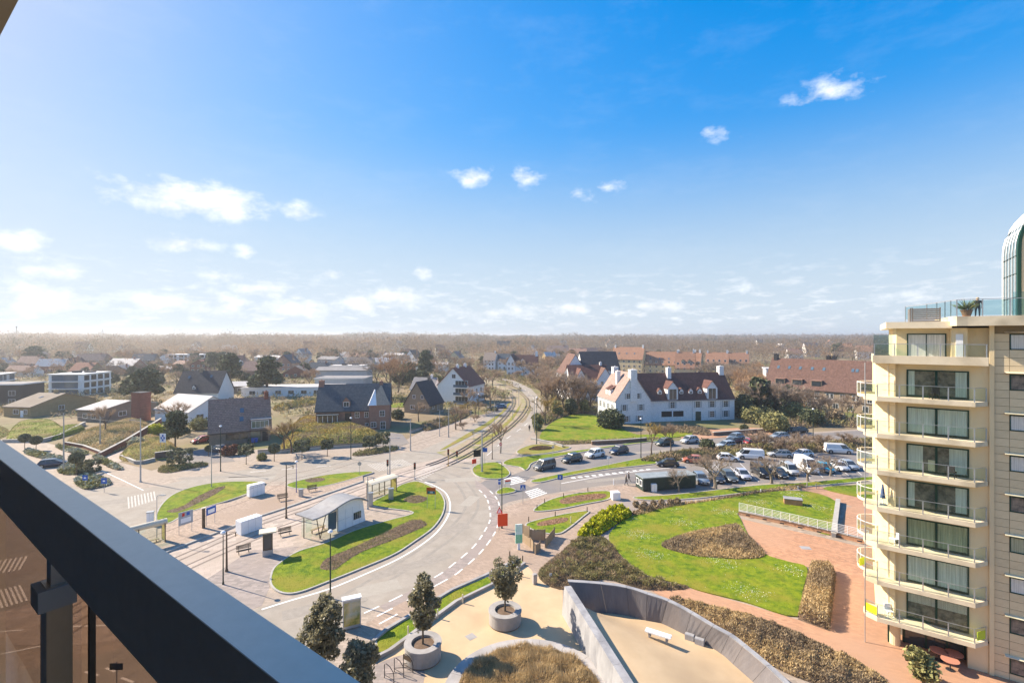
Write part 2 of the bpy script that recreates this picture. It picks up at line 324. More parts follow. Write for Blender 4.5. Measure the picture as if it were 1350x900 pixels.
def thing(name, label, cat, loc=(0, 0, 0), rz=0.0, group=None):
    o = bpy.data.objects.new(name, None); COL.objects.link(o); o.location = loc; o.rotation_euler = (0, 0, rz); o.empty_display_size = .3
    return tag(o, label, cat, group)
def struct(name, mb, m, kind='structure', sm=False):
    o = mb.build(name, m, sm=sm); o['kind'] = kind; return o
def dup(root, loc, rz=None, label=None, group=None, scale=None):
    kids = KIDS.get(root.name)
    if kids is None: kids = KIDS[root.name] = [(c, list(c.children)) for c in root.children]
    r = root.copy(); COL.objects.link(r); r.location = loc
    if rz is not None: r.rotation_euler = (0, 0, rz)
    if scale: r.scale = scale if isinstance(scale, (tuple, list)) else (scale,) * 3
    if label: r['label'] = label
    if group: r['group'] = group
    for c, gk in kids:
        d = c.copy(); COL.objects.link(d); d.parent = r
        for g in gk:
            e = g.copy(); COL.objects.link(e); e.parent = d
    return r
KIDS = {}
def npmesh(name, V, F, m, sm=False):
    """fast mesh from numpy arrays (all faces same size)"""
    me = bpy.data.meshes.new(name); k = F.shape[1]
    me.vertices.add(len(V)); me.vertices.foreach_set('co', np.ascontiguousarray(V, dtype=np.float32).ravel())
    me.loops.add(F.size); me.loops.foreach_set('vertex_index', np.ascontiguousarray(F, dtype=np.int32).ravel())
    me.polygons.add(len(F)); me.polygons.foreach_set('loop_start', np.arange(0, F.size, k, dtype=np.int32))
    for x in (m if isinstance(m, (list, tuple)) else [m]): me.materials.append(M[x] if isinstance(x, str) else x)
    me.update(calc_edges=True); me.validate(); return me
def rsph(g, n):
    v = g.normal(size=(n, 3)); return v / np.linalg.norm(v, axis=1)[:, None]
def leafcards(g, C, size, aspect=1.8, up=0.0, out=None):
    """one small two-triangle leaf at each point of C"""
    n = len(C); a = rsph(g, n)
    if up: a[:, 2] += up; a /= np.linalg.norm(a, axis=1)[:, None]
    b = np.cross(a, rsph(g, n)); b /= np.linalg.norm(b, axis=1)[:, None]
    s = size * g.uniform(.6, 1.3, size=(n, 1)); A = a * s * aspect / 2; B = b * s / 2
    V = np.stack([C - A, C + B, C + A, C - B], 1).reshape(-1, 3); F = np.arange(4 * n).reshape(n, 4); return V, F
def twigs(g, C, D, ln, w):
    """thin three-sided sprigs starting at C in direction D"""
    n = len(C); l = ln * g.uniform(.6, 1.3, size=(n, 1)); s = np.cross(D, rsph(g, n)); s /= (np.linalg.norm(s, axis=1)[:, None] + 1e-6)
    V = np.stack([C - s * w / 2, C + s * w / 2, C + D * l], 1).reshape(-1, 3); return V, np.arange(3 * n).reshape(n, 3)
def inpoly(P_, x, y):
    ins = np.zeros(len(x), bool); m = len(P_)
    for i in range(m):
        x1, y1 = P_[i][0], P_[i][1]; x2, y2 = P_[(i + 1) % m][0], P_[(i + 1) % m][1]
        if y1 == y2: continue
        c = ((y1 > y) != (y2 > y)) & (x < (x2 - x1) * (y - y1) / (y2 - y1) + x1); ins ^= c
    return ins
def scatter(g, poly, n):
    xs = [p[0] for p in poly]; ys = [p[1] for p in poly]; x = g.uniform(min(xs), max(xs), n); y = g.uniform(min(ys), max(ys), n)
    k = inpoly(poly, x, y); return x[k], y[k]
def area(poly):
    n = len(poly); return abs(sum(poly[i][0] * poly[(i + 1) % n][1] - poly[(i + 1) % n][0] * poly[i][1] for i in range(n))) / 2
def edge_dist(poly, x, y):
    d = np.full(len(x), 1e9); m = len(poly)
    for i in range(m):
        ax, ay = poly[i][0], poly[i][1]; bx, by = poly[(i + 1) % m][0], poly[(i + 1) % m][1]; L2 = (bx - ax) ** 2 + (by - ay) ** 2 + 1e-9
        t = np.clip(((x - ax) * (bx - ax) + (y - ay) * (by - ay)) / L2, 0, 1); d = np.minimum(d, np.hypot(x - ax - t * (bx - ax), y - ay - t * (by - ay)))
    return d
# ---------------------------------------------------------------- ground pieces
def sheet(name, poly, z, m, kind='structure', th=0.0):
    mb = MB(); mb.prism([(p[0], p[1]) for p in poly], z - max(th, .003), z, bottom=False); return struct(name, mb, m, kind)
def strip(pts, w, z0, z1, closed=False, side=0.0):
    """band of width w along a line of points; returns MB"""
    mb = MB(); n = len(pts); L_ = []; R_ = []
    for i in range(n):
        a = pts[(i - 1) % n] if closed or i else pts[0]; b = pts[(i + 1) % n] if closed or i < n - 1 else pts[-1]
        d = Vector((b[0] - a[0], b[1] - a[1], 0)).normalized(); q = Vector((-d.y, d.x, 0)); c = Vector((pts[i][0], pts[i][1], 0))
        L_.append(c + q * (side + w / 2)); R_.append(c + q * (side - w / 2))
    rng_ = range(n) if closed else range(n - 1)
    vs = []
    for i in range(n): vs += [(L_[i].x, L_[i].y, z0), (R_[i].x, R_[i].y, z0), (R_[i].x, R_[i].y, z1), (L_[i].x, L_[i].y, z1)]
    fs = []
    for i in rng_:
        j = (i + 1) % n; a, b = 4 * i, 4 * j
        fs += [(a + 3, a + 2, b + 2, b + 3), (a + 1, b + 1, b + 2, a + 2), (a, a + 3, b + 3, b)]
    if not closed: fs += [(0, 1, 2, 3), (4 * n - 1, 4 * n - 2, 4 * n - 3, 4 * n - 4)]
    mb.add(vs, fs); return mb
def blades(name, poly, dens, h, z, m='blade', seed=1, cap=60000, w=.03):
    g = np.random.default_rng(seed); n = int(min(cap, area(poly) * dens)); xs = [p[0] for p in poly]; ys = [p[1] for p in poly]
    bb = (max(xs) - min(xs)) * (max(ys) - min(ys)); x, y = scatter(g, poly, int(n * bb / max(area(poly), 1)))
    C = np.stack([x, y, np.full(len(x), z)], 1); D = rsph(g, len(x)) * .7; D[:, 2] = 1; D /= np.linalg.norm(D, axis=1)[:, None]
    V, F = twigs(g, C, D, h, w); o = link(name, npmesh(name, V, F, m)); o['kind'] = 'stuff'; return o
LAWNS = []
def lawn(poly, z=.10, m='grass', dens=14, h=.09, name='lawn', kerb=True, bl='blade', kw=.18):
    o = sheet(name, poly, z, m, th=z + .02)
    if kerb:
        k = strip(poly, kw, 0, z + .02, True); k.build('kerb', 'kerb')['kind'] = 'structure'
    if dens: blades('grass', poly, dens, h, z, bl, seed=len(LAWNS) + 5)
    LAWNS.append(o); return o
def bed(poly, h, dens, mats=('heather',), z=.12, seed=3, size=.22, name='shrub_bed', label=None, cat='plants', soil='soil', tw=True, edge=.5, kind=None, cap=70000, clump=True):
    """a planted bed: soil, then many small sprigs that rise to a cushion"""
    g = np.random.default_rng(seed); sheet('soil', poly, z, soil, th=z + .02)
    xs = [p[0] for p in poly]; ys = [p[1] for p in poly]; bb = (max(xs) - min(xs)) * (max(ys) - min(ys))
    n = int(min(cap, area(poly) * dens) * bb / max(area(poly), .1)); x, y = scatter(g, poly, n)
    e = edge_dist(poly, x, y); hh = h * np.clip(e / edge, .15, 1) ** .5
    if clump:
        ph = g.uniform(0, 6.28, 6); hh = hh * (.6 + .34 * np.sin(x * 2.1 + ph[0]) * np.sin(y * 2.6 + ph[1]) + .28 * np.sin(x * 5.3 + ph[2] + y) * np.sin(y * 4.7 + ph[3]))
    zz = z + hh * g.uniform(.35, 1, len(x)) ** .6
    C = np.stack([x, y, np.maximum(zz - size * .5, z)], 1)
    Vs = []; Fs = []; mi = []
    pick = g.integers(0, len(mats), len(x)) if len(mats) > 1 else np.zeros(len(x), int)
    if len(mats) > 1: pick = ((np.sin(x * .7 + 1) + np.sin(y * .9) + g.normal(0, .5, len(x))) > 0).astype(int) % len(mats)
    D = rsph(g, len(x)) * .8; D[:, 2] = np.abs(D[:, 2]) + .5; D /= np.linalg.norm(D, axis=1)[:, None]
    V, F = twigs(g, C, D, size, size * .45) if tw else leafcards(g, C + np.array([0, 0, size * .4]), size)
    me = npmesh(name, V, F, list(mats)); me.polygons.foreach_set('material_index', pick.astype(np.int32))
    o = link(name, me)
    if kind: o['kind'] = kind
    if label: tag(o, label, cat, kind=kind)
    return o
def cover(o, n, size, mats, seed=1, name='ground_cover', tall=1.0, w=.4):
    """tufts and sprigs all over a bank of earth"""
    g = np.random.default_rng(seed); me = o.data; me.calc_loop_triangles(); T = np.array([t.vertices[:] for t in me.loop_triangles]); P_ = np.array([v.co[:] for v in me.vertices])
    A = P_[T[:, 0]]; B = P_[T[:, 1]]; C = P_[T[:, 2]]; ar = np.linalg.norm(np.cross(B - A, C - A), axis=1); k = g.choice(len(T), n, p=ar / ar.sum()); r1 = np.sqrt(g.random(n))[:, None]; r2 = g.random(n)[:, None]
    X = A[k] * (1 - r1) + B[k] * r1 * (1 - r2) + C[k] * r1 * r2; D = rsph(g, n) * .8; D[:, 2] = np.abs(D[:, 2]) + .5 * tall; D /= np.linalg.norm(D, axis=1)[:, None]; V, F = twigs(g, X - D * size * .15, D, size, size * w)
    m2 = npmesh(name, V, F, list(mats)); pk = ((np.sin(X[:, 0] * .8 + seed) + np.sin(X[:, 1] * .7) + g.normal(0, .6, n)) > .3).astype(np.int32) % len(mats); m2.polygons.foreach_set('material_index', pk); q = link(name, m2); q['kind'] = 'stuff'; return q
# ---------------------------------------------------------------- trees
def branch_tree(seed, h, spread, trunk_r, levels=4, clear=.25, nside=5, pollard=False):
    """trunk and limbs as tapering tubes; returns (MB, list of twig tips)"""
    r = random.Random(seed); mb = MB(); tips = []
    def grow(p, d, ln, rad, lv):
        pts = [p]; q = p.copy(); k = 3
        for i in range(k):
            d = (d + Vector((r.uniform(-.2, .2), r.uniform(-.2, .2), r.uniform(-.05, .15)))).normalized(); q = q + d * ln / k; pts.append(q.copy())
        mb.tube(pts, [rad, rad * .85, rad * .7, rad * .5], nside if lv > 1 else 4, cap=False)
        if lv <= 1: tips.append((pts[1], pts[-1], d)); tips.append((pts[2], pts[-1], d)); return
        nb = r.randint(3, 4) if lv > 2 else r.randint(3, 5)
        for i in range(nb):
            a = 2 * math.pi * (i + r.random() * .7) / nb; tilt = r.uniform(.45, .95) * spread
            u = d.orthogonal().normalized(); w = d.cross(u)
            nd_ = (d * math.cos(tilt) + (u * math.cos(a) + w * math.sin(a)) * math.sin(tilt)).normalized(); nd_.z += .12; nd_.normalize()
            st = pts[-1] if i == 0 or lv == levels else pts[r.choice((2, 3))]
            grow(st, nd_, ln * r.uniform(.55, .8), rad * .52, lv - 1)
        if lv < levels: tips.append((pts[2], pts[-1], d))
    base = Vector((0, 0, -.05)); top = Vector((r.uniform(-.03, .03) * h, r.uniform(-.03, .03) * h, h * clear))
    mb.tube([base, base.lerp(top, .5) + Vector((r.uniform(-.02, .02) * h, 0, 0)), top], [trunk_r * 1.25, trunk_r, trunk_r * .85], 7, cap=False)
    for i in range(r.randint(4, 5)):
        a = 2 * math.pi * (i + r.random() * .6) / 4.5; t = r.uniform(.3, .75) * spread
        grow(top.copy(), Vector((math.cos(a) * math.sin(t), math.sin(a) * math.sin(t), math.cos(t))), h * (1 - clear) * .42, trunk_r * .6, levels - 1)
    return mb, tips
def bare_tree(seed, h, spread=.9, tr=.2, twm='twig', levels=4, ntw=14, twl=.9, tww=.05, clear=.25, bark='bark', name='bare_tree'):
    mb, tips = branch_tree(seed, h, spread, tr, levels, clear)
    zmax = max(t[1].z for t in tips); s = h * .94 / zmax
    mb.v = [(x * s, y * s, z * s) for x, y, z in mb.v]
    root = thing(name, 'bare winter tree', 'tree'); mb.build('trunk', bark, root)
    g = np.random.default_rng(seed); C = []; D = []
    for a, b, d in tips:
        a = np.array(a) * s; b = np.array(b) * s
        t = g.uniform(0, 1, (ntw, 1)); C.append(a + (b - a) * t); dd = rsph(g, ntw) * .85 + np.array(d); dd[:, 2] += .25; D.append(dd / np.linalg.norm(dd, axis=1)[:, None])
    V, F = twigs(g, np.concatenate(C), np.concatenate(D), twl, tww)
    link('crown', npmesh('crown', V, F, twm), root); return root
def leafy(name, label, cat, seed, blobs, n, size, leafm, trunk=None, bark='bark', loc=(0, 0, 0), up=.2, core=None, group=None, rz=0):
    """evergreen: leaves spread through the volume of several blobs (x, y, z, rx, ry, rz), on limbs"""
    g = np.random.default_rng(seed); root = thing(name, label, cat, loc, rz, group); Cs = []
    vol = [b[3] * b[4] * b[5] for b in blobs]; tot = sum(vol)
    for b, v in zip(blobs, vol):
        k = max(8, int(n * v / tot)); u = rsph(g, k); rr = g.uniform(.35, 1, (k, 1)) ** .5 * (1 + .12 * g.normal(size=(k, 1)))
        Cs.append(np.array(b[:3]) + u * rr * np.array(b[3:6]))
    C = np.concatenate(Cs); C = C[C[:, 2] > .08]
    V, F = leafcards(g, C, size, 1.7, up); link('crown', npmesh('crown', V, F, leafm), root)
    if trunk:
        mb = MB(); h, r0 = trunk; top = Vector((0, 0, h)); mb.tube([(0, 0, -.05), (0, 0, h * .5), top], [r0 * 1.2, r0, r0 * .8], 8, cap=False)
        for b in blobs[:14]:
            c = Vector(b[:3]); st = Vector((0, 0, h * rnd.uniform(.75, 1))); mb.tube([st, st.lerp(c, .55) + Vector((0, 0, .1 * b[5])), c], [r0 * .5, r0 * .35, r0 * .15], 5, cap=False)
        mb.build('trunk', bark, root)
    return root
def crown_blobs(g, n, R_, z0, z1, r, flat=1.0, shape='egg'):
    out = []
    for i in range(n):
        t = (i + .5) / n; z = z0 + (z1 - z0) * t; k = math.sin(math.pi * (.14 + t * .70)) if shape == 'egg' else .32 + .72 * math.sin(math.pi * .5 * min(1, t * 1.25)) if shape == 'vase' else (1 - t) ** .6 + .12 if shape == 'cone' else math.sin(math.pi * (.35 + t * .6))
        a = i * 2.4 + g.uniform(-.4, .4); q = R_ * k * g.uniform(.25, .8); rr = r * g.uniform(.75, 1.2)
        out.append((q * math.cos(a), q * math.sin(a), z, rr, rr, rr * flat))
    return out
def mound(name, poly, h, z0, m, rings=6, kind='structure', power=1.0, top=.35, noise=.05):
    """a bank of earth: foot on poly, rising inward"""
    n = len(poly); c = Vector((sum(p[0] for p in poly) / n, sum(p[1] for p in poly) / n, 0)); vs = []; fs = []
    for i in range(rings + 1):
        t = i / rings; k = 1 - t * (1 - top if i < rings else 1); hh = h * math.sin(min(1, t * 1.15) * math.pi / 2) ** power
        for p in poly: vs.append((c.x + (p[0] - c.x) * k, c.y + (p[1] - c.y) * k, z0 + hh * (1 + rnd.uniform(-noise, noise))))
    for i in range(rings):
        for k in range(n): fs.append((i * n + k, i * n + (k + 1) % n, (i + 1) * n + (k + 1) % n, (i + 1) * n + k))
    a = sum(poly[i][0] * poly[(i + 1) % n][1] - poly[(i + 1) % n][0] * poly[i][1] for i in range(n))
    if a < 0: fs = [tuple(reversed(f)) for f in fs]
    mb = MB(); mb.add(vs, fs); return struct(name, mb, m, kind, sm=True)
# ---------------------------------------------------------------- windows and houses
WC = {}
FACE = {}
def window(parent, o, u, n, w, h, frame='white_paint', pane='glass_dark', nx=2, ny=1, sill=False, fw=.09, name='window', shut=None):
    """o: lower-left corner on the wall, u: direction along the wall, n: outward normal"""
    key = (round(w, 2), round(h, 2), frame, pane, nx, ny, sill, fw)
    if key not in WC:
        f = MB(); t = .07
        f.box(0, -t, 0, fw, .02, h); f.box(w - fw, -t, 0, w, .02, h); f.box(fw, -t, 0, w - fw, .02, fw); f.box(fw, -t, h - fw, w - fw, .02, h)
        for i in range(1, nx): f.box(w * i / nx - fw * .3, -t * .8, fw, w * i / nx + fw * .3, .02, h - fw)
        for j in range(1, ny): f.box(fw, -t * .7, h * j / ny - fw * .25, w - fw, .018, h * j / ny + fw * .25)
        if sill: f.box(-.08, -.16, -.08, w + .08, .02, -.003)
        p = MB(); p.box(fw * .5, -.028, fw * .5, w - fw * .5, .01, h - fw * .5)
        WC[key] = (f.mesh(name, frame), p.mesh('pane', pane))
    f, p = WC[key]; a = math.atan2(u[1], u[0])
    if n is not None and (u[0] * n[1] - u[1] * n[0]) > 0: pass
    fo = link(name, f, parent, o, a); link('pane', p, fo)
    if shut:
        sk = ('shutter', round(h, 2), shut)
        if sk not in WC:
            q = MB(); q.box(0, -.06, 0, .42, -.004, h); q.box(.05, -.075, .06, .37, -.06, h * .48); q.box(.05, -.075, h * .52, .37, -.06, h - .06); WC[sk] = q.mesh('shutter', shut)
        for x in (-.46, w + .04): link('shutter', WC[sk], fo, (x, 0, 0))
    return fo
def face(W_, D_, side):
    """wall frames in a house's own space: origin, direction along the wall seen from outside"""
    return {'f': (Vector((0, 0, 0)), Vector((1, 0, 0))), 'r': (Vector((W_, 0, 0)), Vector((0, 1, 0))), 'b': (Vector((W_, D_, 0)), Vector((-1, 0, 0))), 'l': (Vector((0, D_, 0)), Vector((0, -1, 0)))}[side]
def gable_roof(mb, W_, D_, ez, rz_, axis, oh=.35, th=.22, x0=0.0, y0=0.0):
    """two pitched slabs with thickness over a W x D plan"""
    if axis == 'x':
        k = (rz_ - ez) / (D_ / 2); e = ez - k * oh
        for sgn in (0, 1):
            ye = -oh if sgn == 0 else D_ + oh; ym = D_ / 2
            a = [(-oh, ye, e), (W_ + oh, ye, e), (W_ + oh, ym, rz_), (-oh, ym, rz_)]
            mb.add([(x + x0, y + y0, z + .02) for x, y, z in a] + [(x + x0, y + y0, z + th) for x, y, z in a],
                   [(4, 5, 6, 7), (3, 2, 1, 0), (0, 1, 5, 4), (1, 2, 6, 5), (3, 0, 4, 7)] if sgn == 0 else [(7, 6, 5, 4), (0, 1, 2, 3), (4, 5, 1, 0), (5, 6, 2, 1), (7, 4, 0, 3)])
    else:
        k = (rz_ - ez) / (W_ / 2); e = ez - k * oh
        for sgn in (0, 1):
            xe = -oh if sgn == 0 else W_ + oh; xm = W_ / 2
            a = [(xe, D_ + oh, e), (xe, -oh, e), (xm, -oh, rz_), (xm, D_ + oh, rz_)]
            mb.add([(x + x0, y + y0, z + .02) for x, y, z in a] + [(x + x0, y + y0, z + th) for x, y, z in a],
                   [(4, 5, 6, 7), (3, 2, 1, 0), (0, 1, 5, 4), (1, 2, 6, 5), (3, 0, 4, 7)] if sgn == 0 else [(7, 6, 5, 4), (0, 1, 2, 3), (4, 5, 1, 0), (5, 6, 2, 1), (7, 4, 0, 3)])
    return mb
def hip_roof(mb, W_, D_, ez, rz_, oh=.4, th=.2):
    i = min(W_, D_) / 2; A = [(-oh, -oh, ez), (W_ + oh, -oh, ez), (W_ + oh, D_ + oh, ez), (-oh, D_ + oh, ez)]
    r0, r1 = ((i, D_ / 2, rz_), (W_ - i, D_ / 2, rz_)) if W_ >= D_ else ((W_ / 2, i, rz_), (W_ / 2, D_ - i, rz_))
    v = A + [(x, y, z + th) for x, y, z in A] + [r0, r1]
    f = [(3, 2, 1, 0), (0, 1, 5, 4), (1, 2, 6, 5), (2, 3, 7, 6), (3, 0, 4, 7)]
    f += [(4, 5, 9, 8), (5, 6, 9), (6, 7, 8, 9), (7, 4, 8)] if W_ >= D_ else [(4, 5, 8), (5, 6, 9, 8), (6, 7, 9), (7, 4, 8, 9)]
    return mb.add(v, f)
def walls(mb, W_, D_, ez, rz_, axis, z0=-.3):
    if axis == 'x':
        for x in (0, W_):
            v = [(x, 0, z0), (x, D_, z0), (x, D_, ez), (x, D_ / 2, rz_), (x, 0, ez)]; mb.add(v, [(4, 3, 2, 1, 0)] if x == 0 else [(0, 1, 2, 3, 4)])
        mb.add([(0, 0, z0), (W_, 0, z0), (W_, 0, ez), (0, 0, ez)], [(0, 1, 2, 3)]); mb.add([(0, D_, z0), (W_, D_, z0), (W_, D_, ez), (0, D_, ez)], [(3, 2, 1, 0)])
    elif axis == 'y':
        for y in (0, D_):
            v = [(0, y, z0), (W_, y, z0), (W_, y, ez), (W_ / 2, y, rz_), (0, y, ez)]; mb.add(v, [(0, 1, 2, 3, 4)] if y == 0 else [(4, 3, 2, 1, 0)])
        mb.add([(0, 0, z0), (0, D_, z0), (0, D_, ez), (0, 0, ez)], [(3, 2, 1, 0)]); mb.add([(W_, 0, z0), (W_, D_, z0), (W_, D_, ez), (W_, 0, ez)], [(0, 1, 2, 3)])
    else: mb.box(0, 0, z0, W_, D_, ez)
    return mb
def house(name, label, loc, rz, W_, D_, ez, rg, wall, roof, axis='x', wins=(), chim=(), cat='house', flat=False, group=None, doors=(), roofw=(), dorm=(), chm=None, oh=.35, hip=False, frame='white_paint', pane='glass_dark', shut=None, fasc='white_paint'):
    """wins: (side, u, z, w, h[, nx, ny]); chim: (x, y, top); roofw: skylights (u, t) on the front slope; dorm: (u, w, h, t)"""
    root = thing(name, label, cat, loc, rz, group)
    wl = walls(MB(), W_, D_, ez, rg, 'flat' if flat or hip else axis).build('wall', wall, root)
    rb = MB()
    if flat: rb.box(-oh, -oh, ez, W_ + oh, D_ + oh, ez + .32); rf = rb.build('roof', roof, root); f2 = MB(); f2.box(-oh - .03, -oh - .03, ez - .02, W_ + oh + .03, D_ + oh + .03, ez + .25); f2.build('fascia', fasc, rf)
    elif hip: rf = hip_roof(rb, W_, D_, ez, rg, oh).build('roof', roof, root)
    else: rf = gable_roof(rb, W_, D_, ez, rg, axis, oh).build('roof', roof, root)
    if not flat:
        gm = MB(); go_ = oh + .07
        if axis == 'x' or hip: k_ = 0 if hip else (rg - ez) / (D_ / 2) * oh; ends = (((-oh, -go_), (W_ + oh, -go_)), ((-oh, D_ + go_), (W_ + oh, D_ + go_)))
        else: k_ = (rg - ez) / (W_ / 2) * oh; ends = (((-go_, -oh), (-go_, D_ + oh)), ((W_ + go_, -oh), (W_ + go_, D_ + oh)))
        for e0, e1 in ends: gm = MB(); gm.bar((*e0, ez - k_ + .06), (*e1, ez - k_ + .06), .12, .11); gm.build('gutter', 'grey_clad' if wall in ('white_wall', 'villa_white') else 'dark_metal', rf)
    for w_ in wins:
        s, u, z, w, h = w_[:5]; o, d = face(W_, D_, s); nx, ny = (w_[5], w_[6]) if len(w_) > 6 else (2, 1)
        window(root, o + d * u + Vector((0, 0, z)), d, None, w, h, frame, pane, nx, ny, shut=shut)
    for w_ in doors:
        s, u, w, h, m = w_; o, d = face(W_, D_, s); q = MB(); q.box(0, -.06, 0, w, .02, h); do = q.build('door', m, root, o + d * u, math.atan2(d.y, d.x))
        q = MB(); q.box(w * .8, -.12, h * .45, w * .86, -.062, h * .5); q.build('handle', 'steel', do)
    for c in chim:
        x, y, t = c[:3]; w = c[3] if len(c) > 3 else .8; q = MB(); q.box(x - w / 2, y - w / 2, ez - .2, x + w / 2, y + w / 2, t); q.box(x - w / 2 - .06, y - w / 2 - .06, t + .002, x + w / 2 + .06, y + w / 2 + .06, t + .14)
        q.cyl(x, y, t + .142, t + .45, .16, .13, 8); q.build('chimney', chm or wall, rf)
    dd = D_ / 2; sl = math.atan2(rg - ez, dd) if axis == 'x' else 0
    for u, t in roofw:
        q = MB(); w, l = .8, 1.2; a = Vector((u, dd * t, ez + (rg - ez) * t + .24)); s = Vector((0, math.cos(sl), math.sin(sl))); n_ = Vector((0, -math.sin(sl), math.cos(sl))); x_ = Vector((1, 0, 0))
        q.add([a, a + x_ * w, a + x_ * w + s * l, a + s * l] + [p + n_ * .08 for p in (a, a + x_ * w, a + x_ * w + s * l, a + s * l)], [(4, 5, 6, 7), (0, 1, 5, 4), (1, 2, 6, 5), (2, 3, 7, 6), (3, 0, 4, 7)]); q.build('skylight', 'glass_sky', rf)
    for u, w, h, t in dorm:
        y0 = dd * t; zb = ez + (rg - ez) * t; q = MB(); back = y0 + h / math.tan(sl) + .2; q.box(u, y0, zb - .3, u + w, back, zb + h); q.add([(u, y0, zb + h), (u + w, y0, zb + h), (u + w / 2, y0, zb + h + w * .6)], [(0, 1, 2)]); dm = q.build('dormer', wall, root)
        q = MB(); yb = y0 + (h + w * .6) / math.tan(sl) + .2; m_ = (u + w / 2, zb + h + w * .6 + .03)
        for s_ in (-1, 1):
            e_ = (u - .15 if s_ < 0 else u + w + .15, zb + h - .14); v = [(e_[0], y0 - .15, e_[1]), (m_[0], y0 - .15, m_[1]), (m_[0], yb, m_[1]), (e_[0], yb, e_[1])]
            q.add(v + [(a, b, c + .12) for a, b, c in v], [(4, 5, 6, 7), (0, 1, 5, 4), (3, 0, 4, 7), (2, 3, 7, 6)])
        q.build('dormer_roof', roof, dm); window(root, Vector((u + w * .12, y0, zb + .12)), Vector((1, 0, 0)), None, w * .76, h - .2, frame, pane, 2, 1)
    return root
def front(pl, pr, z=0.0):
    a = G(*pl, z); b = G(*pr, z); d = b - a; return a, math.atan2(d.y, d.x), d.length
# ---------------------------------------------------------------- THE GROUND
mb = MB(); n_ = 64; mb.add([(6500 * math.cos(2 * math.pi * i / n_), 6500 * math.sin(2 * math.pi * i / n_) + 300, -.03) for i in range(n_)], [tuple(range(n_))]); struct('ground', mb, 'ground')
S = lambda pts, n=5, z=0.0: smooth(gs(pts, z), n)
So = lambda pts, n=5, z=0.0: smooth(gs(pts, z), n, False)
def line_sheet(name, px, w, z, m, closed=False, n=5):
    p = smooth(gs(px), n, closed); return struct(name, strip(p, w, z - .003, z, closed), m)
# pavements around the square
sheet('pavement', gs([(-700, 640), (-300, 600), (-20, 578), (60, 583), (200, 620), (275, 598), (360, 590), (520, 588), (560, 566), (640, 545), (700, 560), (712, 585), (860, 583), (1140, 565), (1500, 575), (1500, 700), (1180, 680), (1150, 1200), (600, 1600), (-900, 1600), (-1800, 900)]), 0.0, 'pave')
# roads
junction = gs([(345, 800), (380, 788), (435, 771.5), (480, 753), (522, 734), (551, 716), (573, 699), (586, 680), (589, 665), (584, 651), (572, 642), (558, 637), (540, 633), (505, 626), (470, 622), (430, 625), (392, 634), (350, 634.5), (300, 637), (250, 643), (222, 657), (205, 680), (196, 700), (150, 730), (60, 790), (-60, 860), (-300, 860), (-700, 780), (-350, 700), (0, 657), (90, 642), (150, 641), (192, 643), (229, 636), (250, 630), (317, 620), (405, 606), (461, 601.5), (520, 598), (553, 594), (593, 577), (633, 555), (652, 541), (663, 536), (669, 529), (674, 532), (664, 545), (643, 563), (616, 582), (592, 592), (610, 604), (630, 605), (642, 594), (669, 572), (693, 554), (700, 541), (698, 526), (684, 512), (660, 499), (632, 490), (612, 486.5), (622, 486.3), (645, 490), (672, 499), (700, 512), (713, 526), (717, 538), (714, 554), (697, 575), (675, 599), (655, 615), (640, 622), (626, 632), (628, 643), (634.5, 648), (640, 654), (643.5, 661), (646.5, 677), (645.5, 687), (641, 696), (634.5, 707), (625.5, 719), (614, 730), (598, 743), (579, 757), (526, 786), (480, 808), (420, 845), (360, 890), (200, 1000), (-300, 1200), (-700, 1300), (-1500, 1000), (-700, 905), (-100, 905), (100, 870), (250, 830)])
sheet('road', junction, .004, 'asphalt')
sheet('cycle_lane', gs([(646.5, 677), (645.5, 687), (641, 696), (634.5, 707), (625.5, 719), (614, 730), (598, 743), (579, 757), (526, 786), (500, 799), (510, 806), (590, 763), (611, 748.5), (628, 733.5), (639, 721.5), (648, 709), (654, 698.5), (658, 686), (659, 674), (657, 661), (651.5, 652.5), (645.5, 646), (636, 638), (626, 632), (628, 643), (634.5, 648), (640, 654), (643.5, 661)]), .0075, 'pave_grey')
sheet('side_road', gs([(655, 668), (672, 661), (709, 653), (769, 643), (809, 638), (847, 637.5), (852, 650), (905, 647), (1000, 637), (1060, 633), (1145, 627), (1145, 596), (1000, 602), (902, 611), (858, 613.5), (796, 620.5), (747, 628.5), (715, 636), (700, 642), (690, 637), (700, 628), (715, 624), (751, 622), (789, 615), (836, 605), (869, 599), (913, 593), (1000, 586), (1150, 580), (1400, 577), (1400, 563), (1150, 566), (1060, 572), (960, 576), (864, 583), (804, 590), (769, 596.5), (702, 611.5), (699, 617), (680, 624), (660, 630), (640, 633), (632, 637), (645, 645), (652, 652), (658, 660)]), .0055, 'asphalt_grey')
sheet('brick_yard', gs([(900, 581), (960, 575.5), (1060, 571), (1030, 565), (985, 563), (930, 566), (895, 570)]), .0085, 'pave_red')
# tram stop platforms and ground
sheet('platform', gs([(250, 716), (339, 681.5), (379, 668.5), (479, 634), (545, 612), (600, 599), (635, 606), (600, 610), (560, 626), (548, 632), (505, 645), (470, 660), (440, 690), (372, 737), (358, 760), (345, 798), (250, 832), (100, 850), (-150, 850), (60, 790), (150, 740), (200, 700), (205, 690), (252, 676)]), .0095, 'platform')
sheet('pavement', gs([(345, 798), (360, 762), (372, 738), (395, 720), (330, 725), (270, 765), (255, 800), (250, 832)]), .0115, 'pave_grey')
far_pl = gs([(205, 690), (252, 672), (330, 658), (352, 641), (378, 640), (470, 622), (478, 626), (479, 634), (379, 668.5), (339, 681.5), (250, 716), (150, 755), (120, 760)])
sheet('platform', far_pl, .16, 'pave_pink', th=.16)
struct('kerb', strip(gs([(120, 764), (150, 756), (250, 716.5), (339, 682), (379, 669), (479, 634.5)]), .3, 0, .18), 'kerb')
